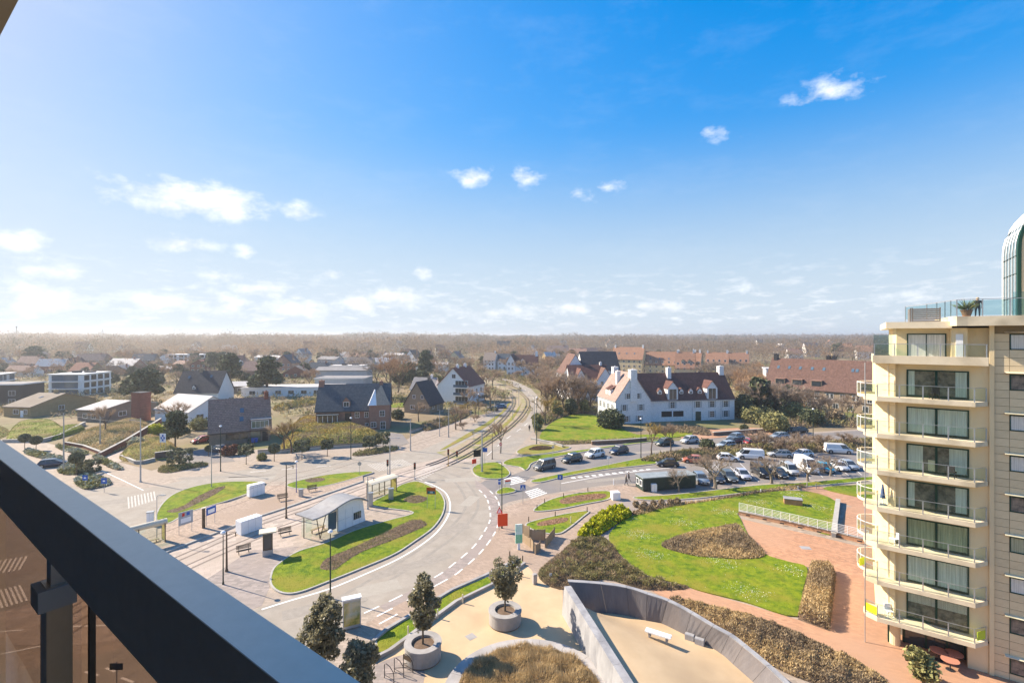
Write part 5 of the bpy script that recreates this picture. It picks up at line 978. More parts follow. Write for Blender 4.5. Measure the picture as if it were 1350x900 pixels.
# stone tiles on the right bay, each its own piece
q = MB(); q.box(.012, -.04, .012, .778, 0, .566); TILE = q.mesh('cladding_tile', 'apt_tile')
for i in range(3):
    for r in range(43):
        z = r * .582 - .1
        if z > 24.9: continue
        f = (z - .1) / FH % 1
        if i >= 1 and (2 <= ((r + 1) % 5) <= 3): continue
        o = link('cladding_tile', TILE, apt, (1.17 + i * .79, 1.239, z))
for k in range(9):
    z = (5 * k + 1) * .582 - .1
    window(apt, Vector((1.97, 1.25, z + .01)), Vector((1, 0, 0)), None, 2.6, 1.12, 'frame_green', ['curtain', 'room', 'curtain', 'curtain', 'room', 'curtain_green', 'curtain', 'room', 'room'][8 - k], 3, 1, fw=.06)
    q = MB(); q.add([(1.7, .95, z + 1.22), (4.7, .95, z + 1.22), (4.7, 1.19, z + 1.27), (1.7, 1.19, z + 1.27), (1.7, .95, z + 1.25), (4.7, .95, z + 1.25), (4.7, 1.19, z + 1.33), (1.7, 1.19, z + 1.33)], [(3, 2, 1, 0), (4, 5, 6, 7), (0, 1, 5, 4), (1, 2, 6, 5), (2, 3, 7, 6), (3, 0, 4, 7)]); q.build('awning_ledge', 'apt_slab', apt)
# cladding panels on the angled sunny side
ch_d = Vector((-.84, .85, 0)).normalized(); q = MB(); q.box(.02, -.03, .012, .575, 0, .566); PAN = q.mesh('cladding_panel', 'apt')
for r in range(35):
    for i in range(2):
        b = Vector((-5.73, 2.12, 0)) - ch_d * (.6 * (i + 1)); link('cladding_panel', PAN, apt, (b.x - .012, b.y - .012, 2.35 + r * .582), math.atan2(-ch_d.y, -ch_d.x))
q = MB(); q.cyl(-4.93, 1.24, 2.3, 22.6, .09, n=8); q.build('corner_bead', 'apt_slab', apt)
FRONT = [(-6.3, 2.1), (-6.55, 1.2), (-6.45, .44), (-5.69, 0), (0, 0), (.81, 1.05), (.81, 1.27)]
slab = FRONT + [(-4.89, 1.28), (-5.73, 2.13)]
POSTS = [(-6.42, .5), (-5.66, .05), (-4.3, .05), (-2.9, .05), (-1.46, .05), (-.04, .06), (.72, 1.0)]
CUR = ['room', 'curtain', 'half', 'room', 'curtain_green', 'curtain', 'blind']
GL = {}
for k in range(1, 8):
    z = zb(k); q = MB(); q.prism(slab, z - .08, z + .26); bal = q.build('balcony', 'apt_slab', apt)
    if k > 0:
        key = 'post'
        if 'post' not in GL:
            q = MB(); q.box(-.035, -.03, -.02, .035, .03, 1.08); GL['post'] = q.mesh('railing_post', 'steel')
            for i in range(6):
                a, b = Vector((*POSTS[i], 0)), Vector((*POSTS[i + 1], 0)); q = MB(); d = (b - a).normalized(); q.bar(a + d * .06 + Vector((0, 0, .55)), b - d * .06 + Vector((0, 0, .55)), .015, .86); GL[i] = q.mesh('glass_panel', 'clear')
            q = MB()
            for i in range(6): q.bar(Vector((*POSTS[i], 1.02)), Vector((*POSTS[i + 1], 1.02)), .035, .03)
            GL['rail'] = q.mesh('hand_rail', 'steel')
        for p in POSTS: link('railing_post', GL['post'], bal, (p[0], p[1], z + .26 - .12))
        for i in range(6): link('glass_panel', GL[i], bal, (0, 0, z + .26))
        link('hand_rail', GL['rail'], bal, (0, 0, z + .26))
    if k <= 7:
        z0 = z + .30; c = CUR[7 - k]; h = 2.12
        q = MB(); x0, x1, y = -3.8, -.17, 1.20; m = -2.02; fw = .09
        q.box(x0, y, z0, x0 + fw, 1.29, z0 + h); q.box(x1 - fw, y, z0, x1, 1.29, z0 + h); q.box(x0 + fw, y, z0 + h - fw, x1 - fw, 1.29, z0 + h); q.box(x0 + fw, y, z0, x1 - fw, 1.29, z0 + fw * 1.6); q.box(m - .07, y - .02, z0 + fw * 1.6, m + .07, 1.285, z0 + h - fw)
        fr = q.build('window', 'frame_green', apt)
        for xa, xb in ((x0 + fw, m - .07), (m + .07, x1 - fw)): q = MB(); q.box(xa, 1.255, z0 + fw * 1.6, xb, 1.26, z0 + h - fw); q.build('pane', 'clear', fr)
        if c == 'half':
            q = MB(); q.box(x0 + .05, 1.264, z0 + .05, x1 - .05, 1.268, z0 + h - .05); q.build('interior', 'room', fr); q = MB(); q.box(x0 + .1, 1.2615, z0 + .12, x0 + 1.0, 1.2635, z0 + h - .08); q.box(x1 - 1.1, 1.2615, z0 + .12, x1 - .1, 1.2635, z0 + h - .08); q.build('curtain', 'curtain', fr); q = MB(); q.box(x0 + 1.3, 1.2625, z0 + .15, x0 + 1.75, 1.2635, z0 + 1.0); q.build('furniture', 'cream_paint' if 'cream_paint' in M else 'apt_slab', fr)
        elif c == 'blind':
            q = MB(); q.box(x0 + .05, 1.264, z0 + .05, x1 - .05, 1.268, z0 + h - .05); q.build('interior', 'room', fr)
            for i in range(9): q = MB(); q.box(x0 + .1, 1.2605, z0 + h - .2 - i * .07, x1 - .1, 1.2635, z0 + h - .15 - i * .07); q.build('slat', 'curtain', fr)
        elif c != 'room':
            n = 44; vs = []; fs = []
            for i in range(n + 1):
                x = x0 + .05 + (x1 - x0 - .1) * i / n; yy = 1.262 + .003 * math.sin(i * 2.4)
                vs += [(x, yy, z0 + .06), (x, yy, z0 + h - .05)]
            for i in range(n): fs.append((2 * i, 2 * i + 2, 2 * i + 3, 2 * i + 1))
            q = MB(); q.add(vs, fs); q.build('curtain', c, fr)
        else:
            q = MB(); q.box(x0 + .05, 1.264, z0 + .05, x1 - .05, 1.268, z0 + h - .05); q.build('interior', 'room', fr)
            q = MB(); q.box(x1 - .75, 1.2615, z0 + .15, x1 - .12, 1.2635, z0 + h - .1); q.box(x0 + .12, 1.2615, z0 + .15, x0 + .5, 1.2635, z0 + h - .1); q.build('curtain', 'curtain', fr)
# the round side balconies on the left flank
V_ = Vector((-5.73, 3.3, 0))
arc = [(V_.x - 1.25 * math.sin(math.pi * i / 10), V_.y - 1.35 * math.cos(math.pi * i / 10)) for i in range(11)]
for k in range(2, 8):
    z = zb(k); q = MB(); q.prism([(V_.x, V_.y - 1.36)] + arc + [(V_.x, V_.y + 1.36)], z - .05, z + .2); sb = q.build('side_balcony', 'apt_slab', apt)
    for i in (0, 3, 5, 7, 10): q = MB(); q.box(arc[i][0] - .03, arc[i][1] - .03, z + .2, arc[i][0] + .03, arc[i][1] + .03, z + 1.15); q.build('railing_post', 'white_paint', sb)
    q = MB(); q.tube([(*p, z + 1.15) for p in arc], .025, 5); q.build('hand_rail', 'white_paint', sb)
    q = MB()
    for i in range(10): q.bar((*arc[i], z + .65), (*arc[i + 1], z + .65), .012, .8)
    q.build('glass_panel', 'clear', sb)
q = MB(); q.cyl(-6.45, .44, 0, 22.6, .035, n=6); q.build('rain_pipe', 'steel', apt)
# penthouse terrace and rooms
z = zb(8); q = MB(); q.box(-5.97, 0, z, .69, 1.5, z + .28); q.box(-5.97, 1.5, z, -4.4, 5, z + .28); q.box(-5.97, 0, z + .28, .69, .16, z + .62); q.box(-5.97, .16, z + .28, -5.81, 5, z + .62); ter = q.build('terrace', 'apt_slab', apt)
for x in (-5.85, -4.6, -3.2, -1.9, -.55, .6): q = MB(); q.box(x - .03, .05, z + .62, x + .03, .11, z + 1.55); q.build('railing_post', 'steel', ter)
xs = (-5.85, -4.6, -3.2, -1.9, -.55, .6)
for a, b in zip(xs, xs[1:]): q = MB(); q.box(a + .05, .072, z + .66, b - .05, .085, z + 1.5); q.build('glass_panel', 'clear', ter)
q = MB(); q.box(-5.9, .05, z + 1.52, .66, .11, z + 1.56); q.build('hand_rail', 'steel', ter)
q = MB(); q.box(-5.9, .2, z + .62, -5.885, 5, z + 2.25); q.build('wind_screen', 'aqua', ter); q = MB(); q.box(-5.9, 5.02, z + .3, -4.5, 5.035, z + 2.25); q.build('wind_screen', 'aqua', ter)
q = MB(); q.box(-4.4, 1.6, z + .28, .98, 14, 25.35); q.box(-1.2, .9, z + .28, -.3, 1.6, 25.35); ph = q.build('penthouse_wall', 'apt', apt)
window(apt, Vector((-3.75, 1.6, z + .34)), Vector((1, 0, 0)), None, 2.35, 2.0, 'frame_green', 'curtain', 2, 1, fw=.08)
q = MB(); q.box(-.95, .84, z + .3, -.55, .9, z + 2.3); q.build('door', 'white_paint', apt)
q = MB(); q.prism([(-5.1, .55), (-1.2, .55), (-1.2, 14), (-5.1, 14)], 25.35, 25.85); rf = q.build('roof', 'apt_slab', apt)
rt_ = [(-1.3, .3), (-1.0, 0), (-.4, .05), (12, .55), (12, 14), (-1.2, 14)]
q = MB(); q.prism(rt_, 25.5, 26.2); q.build('roof_terrace', 'apt_slab', rf)
RP = [(-2.6, 6), (-1.1, .6), (-.6, .3), (1.6, .45), (3.4, .6), (5.5, .7)]
for i, p in enumerate([(-3.4, 9.0), (-2.2, 5.6), (-1.7, 4.2), (-1.35, 2.8), (-1.15, 1.6), (-.95, .4), (.45, .5), (1.9, .55), (3.4, .62)]):
    q = MB(); q.box(p[0] - .035, p[1] - .035, 25.85 if i < 1 else 26.2, p[0] + .035, p[1] + .035, 27.45); q.build('railing_post', 'steel', rf)
for a, b in zip([(-3.4, 9.0), (-2.2, 5.6), (-.95, .4), (.45, .5), (1.9, .55), (3.4, .62)], [(-2.2, 5.6), (-.95, .4), (.45, .5), (1.9, .55), (3.4, .62), (6, .72)]):
    q = MB(); q.bar((*a, 26.82), (*b, 26.82), .015, 1.1); q.build('glass_panel', 'aqua', rf); q = MB(); q.bar((*a, 27.44), (*b, 27.44), .05, .04); q.build('hand_rail', 'steel', rf)
q = MB(); q.box(2.05, .8, 26.2, 3.1, .84, 27.9); q.build('wind_screen', 'aqua', rf)
# slatted roof box
sb = thing('slatted_screen', 'grey slatted wooden screen box on the flat roof', 'screen', A_O + Matrix.Rotation(A_RZ, 3, 'Z') @ Vector((-3.55, 1.6, 25.85)), A_RZ)
for s in range(7):
    q = MB(); q.box(.12, -.03, s * .155, 1.75, 0, s * .155 + .12); q.build('slat', 'wood_grey', sb); q = MB(); q.box(-.03, .12, s * .155, 0, 1.8, s * .155 + .12); q.build('slat', 'wood_grey', sb)
for x in (0, .1): q = MB(); q.box(x, .0, 0, x + .08, .08, 1.12); q.build('post', 'wood_grey', sb)
q = MB(); q.box(1.75, -.03, 0, 1.83, .05, 1.12); q.build('post', 'wood_grey', sb)
# glass vaulted stair tower
vt = Matrix.Rotation(A_RZ, 3, 'Z'); vo = A_O + vt @ Vector((3.95, 9.2, 0)); tw = thing('vaulted_tower', 'tall tower with curved blue green glass vault behind the roof terrace', 'tower', vo, A_RZ)
RV, SP = 4.4, 32.0; prof = [(0, 20), (0, SP)] + [(RV - RV * math.cos(R(a)), SP + RV * 1.15 * math.sin(R(a))) for a in range(9, 91, 9)] + [(2 * RV, SP + 1)]
prof2 = prof[:-1] + [(2 * RV, SP + RV * 1.15), (2 * RV, 20)]
q = MB(); n = len(prof2)
ys_ = (-.02, 5.2)
q.add([(x, 0, z) for x, z in prof2], [tuple(range(n - 1, -1, -1))]); q.build('end_wall', 'apt', tw)
path = prof[:-1]; M['vault_glass'] = mat('vault_glass', (.07, .13, .17), (.14, .22, .27), .5, .12, spec=.8)
q = MB()
for (x0, z0), (x1, z1) in zip(path, path[1:]): q.add([(x0, 5.2, z0), (x0, .05, z0), (x1, .05, z1), (x1, 5.2, z1)], [(0, 1, 2, 3)])
q.build('glass_vault', 'vault_glass', tw)
for j in range(6):
    y = 5.2 * j / 5; q = MB(); q.tube([(x - .03, y, z) for x, z in path], .035 if j % 5 else .11, 4); q.build('rib', 'steel', tw)
for i, z in enumerate((22, 24, 26, 28, 30, 31.5)): q = MB(); q.box(-.06, .05, z, -.002, 5.2, z + .05); q.build('transom', 'green_post', tw)
q = MB(); q.tube([(x, -.05, z) for x, z in path], .16, 5); q.build('edge_trim', 'frame_green', tw)
def on_apt(x, y, z): return A_O + vt @ Vector((x, y, z))
# things on the balconies
p = on_apt(-.35, .9, 26.2); pot = thing('potted_plant', 'green spiky plant in a terracotta pot on the roof terrace', 'potted plant', p)
q = MB(); q.lathe([(.01, 0), (.22, 0), (.34, .42), (.38, .42), (.38, .5), (.3, .5), (.28, .44), (.01, .44)], 16); q.build('pot', mat('terracotta', (.36, .13, .07), (.44, .18, .10), 4, .8), pot)
g = np.random.default_rng(3); n = 130; u = rsph(g, n); u[:, 2] = np.abs(u[:, 2]) * .8 + .15; V, F = twigs(g, np.tile([0, 0, .5], (n, 1)) + u * .15, u, .75, .09); link('leaves', npmesh('leaves', V, F, 'leaf_olive'), pot)
# ---------------------------------------------------------------- OUR OWN BALCONY (rail, glass, slab edge)
B_RZ = math.atan2(.587, -.81); BM = Matrix.Rotation(B_RZ, 3, 'Z'); n_out = Vector((.587, .81, 0)); u_al = Vector((-.81, .587, 0))
def bl(t, p, z): return u_al * t + n_out * p + Vector((0, 0, EYE + z))
M['tint'] = glassy('brown_tinted_glass', (.60, .50, .42))
rail = thing('balcony_railing', 'anthracite balcony railing with broad top rail and brown tinted glass', 'railing', bl(0, .293, -1.5), B_RZ)
# local: x along the rail (away to the left), y = towards the building, z up from the balcony floor
q = MB(); x0, x1 = -1.2, 9; b = .0035
q.prism([(x0, 0), (x1, 0), (x1, -.058), (x0, -.058)], .944, 1.1); me = q.mesh('top_rail', 'rail_metal')
bmx = bmesh.new(); bmx.from_mesh(me); bmesh.ops.bevel(bmx, geom=[e for e in bmx.edges if abs(e.verts[0].co.x - e.verts[1].co.x) > 1], offset=b, segments=2, affect='EDGES'); bmx.to_mesh(me); bmx.free(); link('top_rail', me, rail)
for x in (-.9, 1.70, 3.2, 4.7, 6.2, 7.7):
    q = MB(); q.box(x - .033, -.055, -.2, x + .033, -.005, .86); po = q.build('post', 'rail_metal', rail)
    q = MB(); q.box(x - .022, -.045, .86, x + .022, -.015, .95); q.build('post_plate', 'steel', po)
    q = MB(); q.box(x - .04, -.062, .805, x + .042, .012, .858); q.build('clamp', 'grey_clad', po)
for a, c in ((-1.2, 1.60), (1.605, 3.1), (3.105, 4.6), (4.605, 6.1), (6.105, 9)):
    q = MB(); q.box(a, -.083, .02, c - .006, -.071, .93); gp = q.build('glass_panel', 'tint', rail)
    q = MB(); q.box(c - .0055, -.085, .02, c - .0005, -.07, .93); q.build('gasket', 'black', gp)
own = thing('apartment_facade', 'balcony floor, soffit and facade of our own apartment building', 'apartment building', bl(0, 0, -1.5), B_RZ)
q = MB(); q.box(-2.5, -.25, -.28, 14, 1.8, 0); q.build('balcony_floor', 'concrete', own)
q = MB(); q.box(-2.5, -.352, 2.66, 14, 1.8, 2.95); q.build('soffit', mat('soffit', (.30, .27, .22), (.36, .32, .27), 2, .8), own)
q = MB(); q.box(-4, 1.8, -23.3, 14, 12, 5); q.build('wall', mat('bronze_facade', (.045, .038, .034), (.07, .06, .052), 1, .4), own)
# ---------------------------------------------------------------- CONCRETE PLAZA WALL
pw = thing('plaza_wall', 'V shaped concrete wall with leaning curved arm of dark panels', 'wall')
base_px = [(773, 808), (800, 808.2), (830, 812), (852, 818), (872, 821.5), (903, 836.5), (926, 847), (950, 861), (966, 875), (992, 898), (1016, 922), (1040, 950)]
top_px = [(749, 767, 2.5), (792, 770, 2.4), (826, 775, 2.25), (853, 783.5, 2.1), (880, 792.5, 1.95), (911, 809, 1.8), (939, 826, 1.7), (961, 838, 1.6), (979, 852, 1.5), (1010, 878, 1.35), (1036, 903, 1.3), (1062, 935, 1.25)]
bp_ = smooth(gs(base_px), 4, False); tp_ = smooth([G(x, y, z) for x, y, z in top_px], 4, False); corner_b = G(740.5, 806); c2 = G(772, 808)
for i in range(0, len(bp_) - 4, 4):
    q = MB(); vs = []; fs = []; m = 5
    for k in range(m):
        t = i + k; f = .006 if k == 0 else -.006 if k == m - 1 else 0
        b_, t_ = bp_[t].copy(), tp_[t].copy(); d = (bp_[min(t + 1, len(bp_) - 1)] - bp_[max(t - 1, 0)]).normalized(); b_ += d * f * 2; t_ += d * f * 2
        nrm = Vector((-d.y, d.x, 0)); w = .42
        vs += [b_, t_, t_ + nrm * w, b_ + nrm * w]
    for k in range(m - 1):
        a, c = 4 * k, 4 * k + 4; fs += [(a, c, c + 1, a + 1), (a + 2, c + 2, c + 3, a + 3)]
    fs += [(0, 1, 2, 3), (4 * m - 1, 4 * m - 2, 4 * m - 3, 4 * m - 4)]
    q.add(vs, fs); o = q.build('panel', 'concrete_dark', pw)
    q = MB(); fs = [(4 * k + 1, 4 * k + 5, 4 * k + 6, 4 * k + 2) for k in range(m - 1)]; vv = [v + Vector((0, 0, .0)) for v in vs]
    q.add([(v[0], v[1], v[2] + .004) for v in vv], fs); q.add([(v[0], v[1], v[2] + .05) for v in vv], fs)
    q.add([(vv[j][0], vv[j][1], vv[j][2] + dz) for j in (1, 4 * m - 3) for dz in (0, .05)] + [(vv[j][0], vv[j][1], vv[j][2] + dz) for j in (2, 4 * m - 2) for dz in (0, .05)], [(0, 2, 3, 1), (4, 5, 7, 6)])
    q.build('coping', 'concrete_pale', o)
A0, A1 = G(742, 812), G(794, 904); T0, T1 = Vector((4.45, 44.25, 2.5)), None; dirA = (A1 - A0).normalized(); nA = Vector((dirA.y, -dirA.x, 0)); nA = nA if nA.x > 0 else -nA
LW = 15.0; ns = 6
for i in range(ns):
    a = A0 + dirA * (LW * i / ns + .008) + (dirA * -.0); b_ = A0 + dirA * (LW * (i + 1) / ns - .008); h0 = 2.5 - .25 * i / ns; h1 = 2.5 - .25 * (i + 1) / ns
    if i == 0: a = A0 - dirA * .25
    lean = nA * .22; w = nA * .62; q = MB()
    q.add([a, b_, b_ + w, a + w, a + lean + Vector((0, 0, h0)), b_ + lean + Vector((0, 0, h1)), b_ + lean + w + Vector((0, 0, h1)), a + lean + w + Vector((0, 0, h0))], [(3, 2, 1, 0), (4, 5, 6, 7), (0, 1, 5, 4), (1, 2, 6, 5), (2, 3, 7, 6), (3, 0, 4, 7)]); q.build('panel', 'concrete_pale', pw)
# planters with holm oaks
def planter_tree(x, y, h, top, rad, z0, seed, lp, lt, nb=20, rp=1.38, shape='egg'):
    t = thing('stone_planter', lp, 'planter', (x, y, 0))
    for k in range(18):
        a0, a1 = 2 * math.pi * k / 18 + .004, 2 * math.pi * (k + 1) / 18 - .004; q = MB(); P_ = [(math.cos(a0 + (a1 - a0) * j / 3) * rp, math.sin(a0 + (a1 - a0) * j / 3) * rp) for j in range(4)] + [(math.cos(a1 - (a1 - a0) * j / 3) * (rp - .4), math.sin(a1 - (a1 - a0) * j / 3) * (rp - .4)) for j in range(4)]
        q.prism(P_, .12, h - .14); q.build('stave', 'concrete', t)
    q = MB(); q.lathe([(rp - .45, h - .14), (rp + .05, h - .14), (rp + .05, h), (rp - .5, h), (rp - .5, h - .3)], 48); q.build('rim', 'concrete', t)
    q = MB(); q.lathe([(rp - .03, 0), (rp - .03, .12)], 36); q.lathe([(rp - .42, h - .2), (.01, h - .14)], 30); q.build('soil', 'soil', t)
    g = np.random.default_rng(seed); bl_ = crown_blobs(g, nb, rad * 1.12, z0 + .3, top - .5, rad * (.36 if shape == 'egg' else .42), 1.0, shape)
    leafy('holm_oak', lt, 'tree', seed, [(b[0], b[1], b[2] - h + .15, *b[3:]) for b in bl_], 3300, .16, 'leaf', (z0 - h + .7, .075), 'bark', loc=(x, y, h - .15), up=.2)
# the floor inside the wall climbs towards the straight arm, shaped to narrow its shadow
q = MB(); vs = []; fs = []; nu, nv = 30, 10; crv = bp_
for i in range(nu + 1):
    t = i / nu; c_ = crv[min(len(crv) - 1, int(t * (len(crv) - 1)))]; a_ = A0 + dirA * (LW * (.02 + .98 * t)) + nA * .45
    for j in range(nv + 1): s_ = j / nv; p = a_.lerp(c_, s_); vs.append((p.x, p.y, .02 + 1.75 * (1 - s_ * s_ * (3 - 2 * s_))))
for i in range(nu):
    for j in range(nv): k = i * (nv + 1) + j; fs.append((k, k + nv + 1, k + nv + 2, k + 1))
q.add(vs, fs); struct('plaza', q, 'plaza', sm=True); from mathutils.bvhtree import BVHTree; FLOOR = BVHTree.FromPolygons([Vector(v) for v in q.v], q.f)
planter_tree(-6.84, 37.1, 1.3, 6.5, 1.22, 2.25, 31, 'round concrete planter holding the taller egg shaped tree', 'egg shaped evergreen tree in the nearer round planter')
planter_tree(-.6, 41.7, 1.2, 5.65, 1.35, 2.0, 37, 'round concrete planter holding the broader tree by the plaza wall', 'broad evergreen tree in the planter beside the plaza wall', 18, shape='vase')
g = np.random.default_rng(8)
leafy('holm_oak', 'large rounded evergreen tree in front of the advertising panel', 'tree', 41, crown_blobs(g, 28, 1.75, 3.0, 6.4, .5), 5000, .16, 'leaf', (3.4, .12), loc=(-12.9, 33.2, 0))
leafy('holm_oak', 'low evergreen tree touching our balcony rail near the bicycle stands', 'tree', 43, crown_blobs(g, 24, 1.5, 1.4, 4.1, .5), 4700, .16, 'leaf', (2.0, .12), loc=(-10.2, 32.0, 0))
leafy('bush', 'top of a small bush at the bottom edge beside the apartment building', 'bush', 44, crown_blobs(g, 7, 1.1, .6, 1.9, .6), 1500, .2, 'leaf_olive', (.8, .08), loc=(29.2, 34.3, 0))
# ---------------------------------------------------------------- POLES, LAMPS, WIRES
def pole(px, py, ty, r=.07, m='green_post', kind='lamp', label='', arm=0.0, arm_dir=1, name=None, cat=None, group=None):
    p = G(px, py); h = Zat(ty, p.y); t = thing(name or ('street_lamp' if kind == 'lamp' else 'catenary_mast'), label, cat or ('street lamp' if kind == 'lamp' else 'tram mast'), p, 0, group)
    q = MB(); q.cyl(0, 0, -.02, h * .3, r * 1.15, r, 10); q.cyl(0, 0, h * .3 + .001, h, r, r * .6, 10); q.cyl(0, 0, 0.001, .25, r * 1.8, r * 1.4, 10); q.build('post', m, t)
    if kind == 'lamp':
        q = MB(); q.cyl(0, 0, h, h + .1, .05, .05, 8); q.lathe([(.02, h + .1), (.22, h + .12), (.25, h + .2), (.12, h + .36), (.01, h + .38)], 10); q.build('lamp_head', 'white_paint', t)
    elif kind == 'arm':
        q = MB(); q.tube([(0, 0, h), (arm_dir * .6, 0, h + .15), (arm_dir * 1.3, 0, h + .15)], .035, 6); q.build('arm', m, t); q = MB(); q.cbox((arm_dir * 1.5, 0, h + .15), .6, .2, .1); q.build('lamp_head', 'steel', t)
    else:
        q = MB(); q.tube([(0, 0, h - .5), (arm, arm * .3, h - .2)], .035, 6); q.tube([(0, 0, h - .05), (arm, arm * .3, h - .2)], .015, 4); q.build('arm', m, t)
        q = MB(); q.cyl(arm * .9, arm * .27, h - .62, h - .25, .05, n=6); q.build('insulator', 'brown_metal', t)
    return t
pole(435.5, 788, 703, .07, 'green_post', 'lamp', 'slim black street lamp at the kerb of the big curved road')
pole(661.7, 696, 610, .07, 'green_post', 'arm', 'tall black lamp post behind the square red board', arm_dir=-.3)
pole(290.8, 621, 563, .08, 'green_post', 'lamp', 'dark green lamp post in front of the brown roofed house')
pole(462.6, 605, 552, .08, 'green_post', 'lamp', 'dark green lamp post before the yellow heather bank')
pole(845, 603, 553, .08, 'green_post', 'lamp', 'dark green lamp post in front of the white villa')
pole(1072, 582, 540, .08, 'green_post', 'lamp', 'dark green lamp post near the rust roofed terrace')
pole(707.5, 585, 525, .09, 'green_post', 'lamp', 'dark green lamp post at the edge of the small lawn below the villa')
pole(704.5, 568, 522, .08, 'steel', 'arm', 'thin grey lamp post beside the far road bend', arm_dir=-1)
pole(278.8, 643, 587, .07, 'steel', 'mast', 'slim grey mast standing in the lawn of the left road', arm=.6)
pole(185.3, 635, 551, .11, 'steel', 'mast', 'thick grey tram mast at the corner of the side street', arm=-1.6)
pole(84, 622, 544, .12, 'kerb', 'mast', 'pale concrete mast between the left flower beds', arm=-1.0)
pole(132, 589, 549, .14, 'kerb', 'mast', 'pale concrete mast on the dune garden corner', arm=.8)
pole(514, 625, 578, .10, 'steel', 'arm', 'grey mast with curved lamp arm beside the tram crossing', arm_dir=1)
pole(541.2, 594, 553, .12, 'steel', 'mast', 'grey mast with broad flat top beside the paved drive', arm=-1.0)
pole(377.4, 683, 612, .10, 'brown_metal', 'mast', 'bronze tram mast between the tracks in front of the wave shelter', arm=.9)
pole(390.7, 650, 610, .06, mat('violet_post', (.16, .14, .30), None, rough=.5), 'lamp', 'violet lamp post beside the grey bin on the far platform')
pole(298.8, 753, 700, .10, 'brown_metal', 'mast', 'bronze tram mast next to the black post near our rail', arm=.9)
pole(206.8, 712, 654, .05, 'steel', 'arm', 'thin grey pole by the white ticket pillar at the far left shelter', arm_dir=.5)
pole(484.8, 671, 628, .10, 'steel', 'mast', 'grey tram mast with control boxes beside the cream shelter', arm=.9)
pole(635.5, 622, 568, .16, 'steel', 'mast', 'thick pale mast in the small planted island', arm=-1.8)
pole(624.8, 605, 568, .05, 'steel', 'arm', 'thin grey lamp pole left of the planted island', arm_dir=-.6)
pole(649, 605, 572, .08, 'brown_metal', 'mast', 'brown mast beside the far track near the small street tree', arm=-1.2)
pole(591.5, 576, 537, .12, 'kerb', 'mast', 'pale concrete mast in front of the tan gabled house', arm=1.2)
pole(579.5, 575, 540, .08, 'steel', 'mast', 'thin pale mast left of the concrete mast by the gabled house', arm=1.0)
pole(652, 569, 530, .07, 'steel', 'mast', 'first thin mast between the two curving tracks', arm=1.2, group='masts along the curving tracks')
pole(676, 553, 515, .07, 'steel', 'mast', 'second thin mast between the two curving tracks', arm=1.2, group='masts along the curving tracks')
pole(684, 535, 505, .07, 'steel', 'mast', 'third thin mast at the bend of the tracks', arm=-1.2, group='masts along the curving tracks')
pole(666, 513, 490, .07, 'steel', 'mast', 'farthest thin mast where the tracks turn out of sight', arm=-1.2, group='masts along the curving tracks')
pole(620.8, 553, 524, .07, 'steel', 'mast', 'thin mast in front of the red roofed apartment house', arm=1)
pole(631, 548, 520, .07, 'green_post', 'lamp', 'green lamp post in front of the red roofed apartment house')
pole(294.2, 770, 704, .06, 'green_post', 'lamp', 'black post with blue tram stop sign near our rail')
def wire(pts, label, r=.013):
    v = [Vector(p) for p in pts]; out = []
    for a, b in zip(v, v[1:]):
        for k in range(8): t = k / 8; c = a.lerp(b, t); c.z -= .35 * 4 * t * (1 - t); out.append(c)
    out.append(v[-1]); q = MB(); q.tube(out, r, 3, cap=False); tag(q.build('overhead_wire', 'black'), label, 'wire')
def up(px, py, z): p = G(px, py); return Vector((p.x, p.y, z))
wire([up(-80, 640, 9), up(84, 622, 10.5), up(185, 635, 10.2)], 'overhead cable from the pale mast to the corner mast')
wire([up(60, 840, 5.6), up(298, 735, 5.6), up(380, 687, 5.6), up(485, 650, 5.6), up(590, 608, 5.6), up(649, 573, 5.6), up(676, 551, 5.6), up(688, 533, 5.6), up(670, 513, 5.6)], 'tram contact wire above the nearer track')
wire([up(60, 815, 5.6), up(298, 712, 5.6), up(380, 678, 5.6), up(485, 642, 5.6), up(590, 604, 5.6), up(645, 567, 5.6), up(670, 547, 5.6), up(680, 531, 5.6), up(662, 513, 5.6)], 'tram contact wire above the farther track')
wire([up(591.5, 576, 8), up(540, 594, 7.5)], 'span wire between the two masts beside the paved drive'); wire([up(84, 622, 9.5), up(132, 589, 8.5)], 'sagging cable between the two pale masts')
# ---------------------------------------------------------------- TRAM STOP
def txt(s, parent, loc, size, m, rot=(R(90), 0, 0), th=.004):
    c = bpy.data.curves.new('lettering', 'FONT'); c.body = s; c.size = size; c.extrude = th; c.align_x = 'CENTER'; c.align_y = 'CENTER'; c.materials.append(M[m] if isinstance(m, str) else m)
    tmp = bpy.data.objects.new('lettering', c); COL.objects.link(tmp); dg = bpy.context.evaluated_depsgraph_get(); me = bpy.data.meshes.new_from_object(tmp.evaluated_get(dg)); bpy.data.objects.remove(tmp)
    o = bpy.data.objects.new('lettering', me); COL.objects.link(o); o.parent = parent; o.location = loc; o.rotation_euler = rot; return o
M['blue'] = mat('sign_blue', (.01, .10, .42), None, rough=.5); M['red_board'] = mat('signal_red', (.78, .07, .015), None, rough=.5); M['red'] = mat('sign_red', (.62, .035, .012), None, rough=.5); M['orange'] = mat('sign_orange', (.42, .085, .008), None, rough=.5); M['teal'] = mat('sign_teal', (.02, .16, .17), None, rough=.5)
M['zinc'] = mat('zinc_roof', (.27, .26, .255), (.35, .345, .34), 1.5, .5, metal=.2); M['cream_paint'] = mat('cream_paint', (.60, .53, .40), (.68, .61, .48), 2, .7)
sh = thing('wave_shelter', 'tram shelter with wavy grey roof, glass end and white panelled box', 'tram shelter', (-23.4, 58.9, .012), math.atan2(.84, .54))
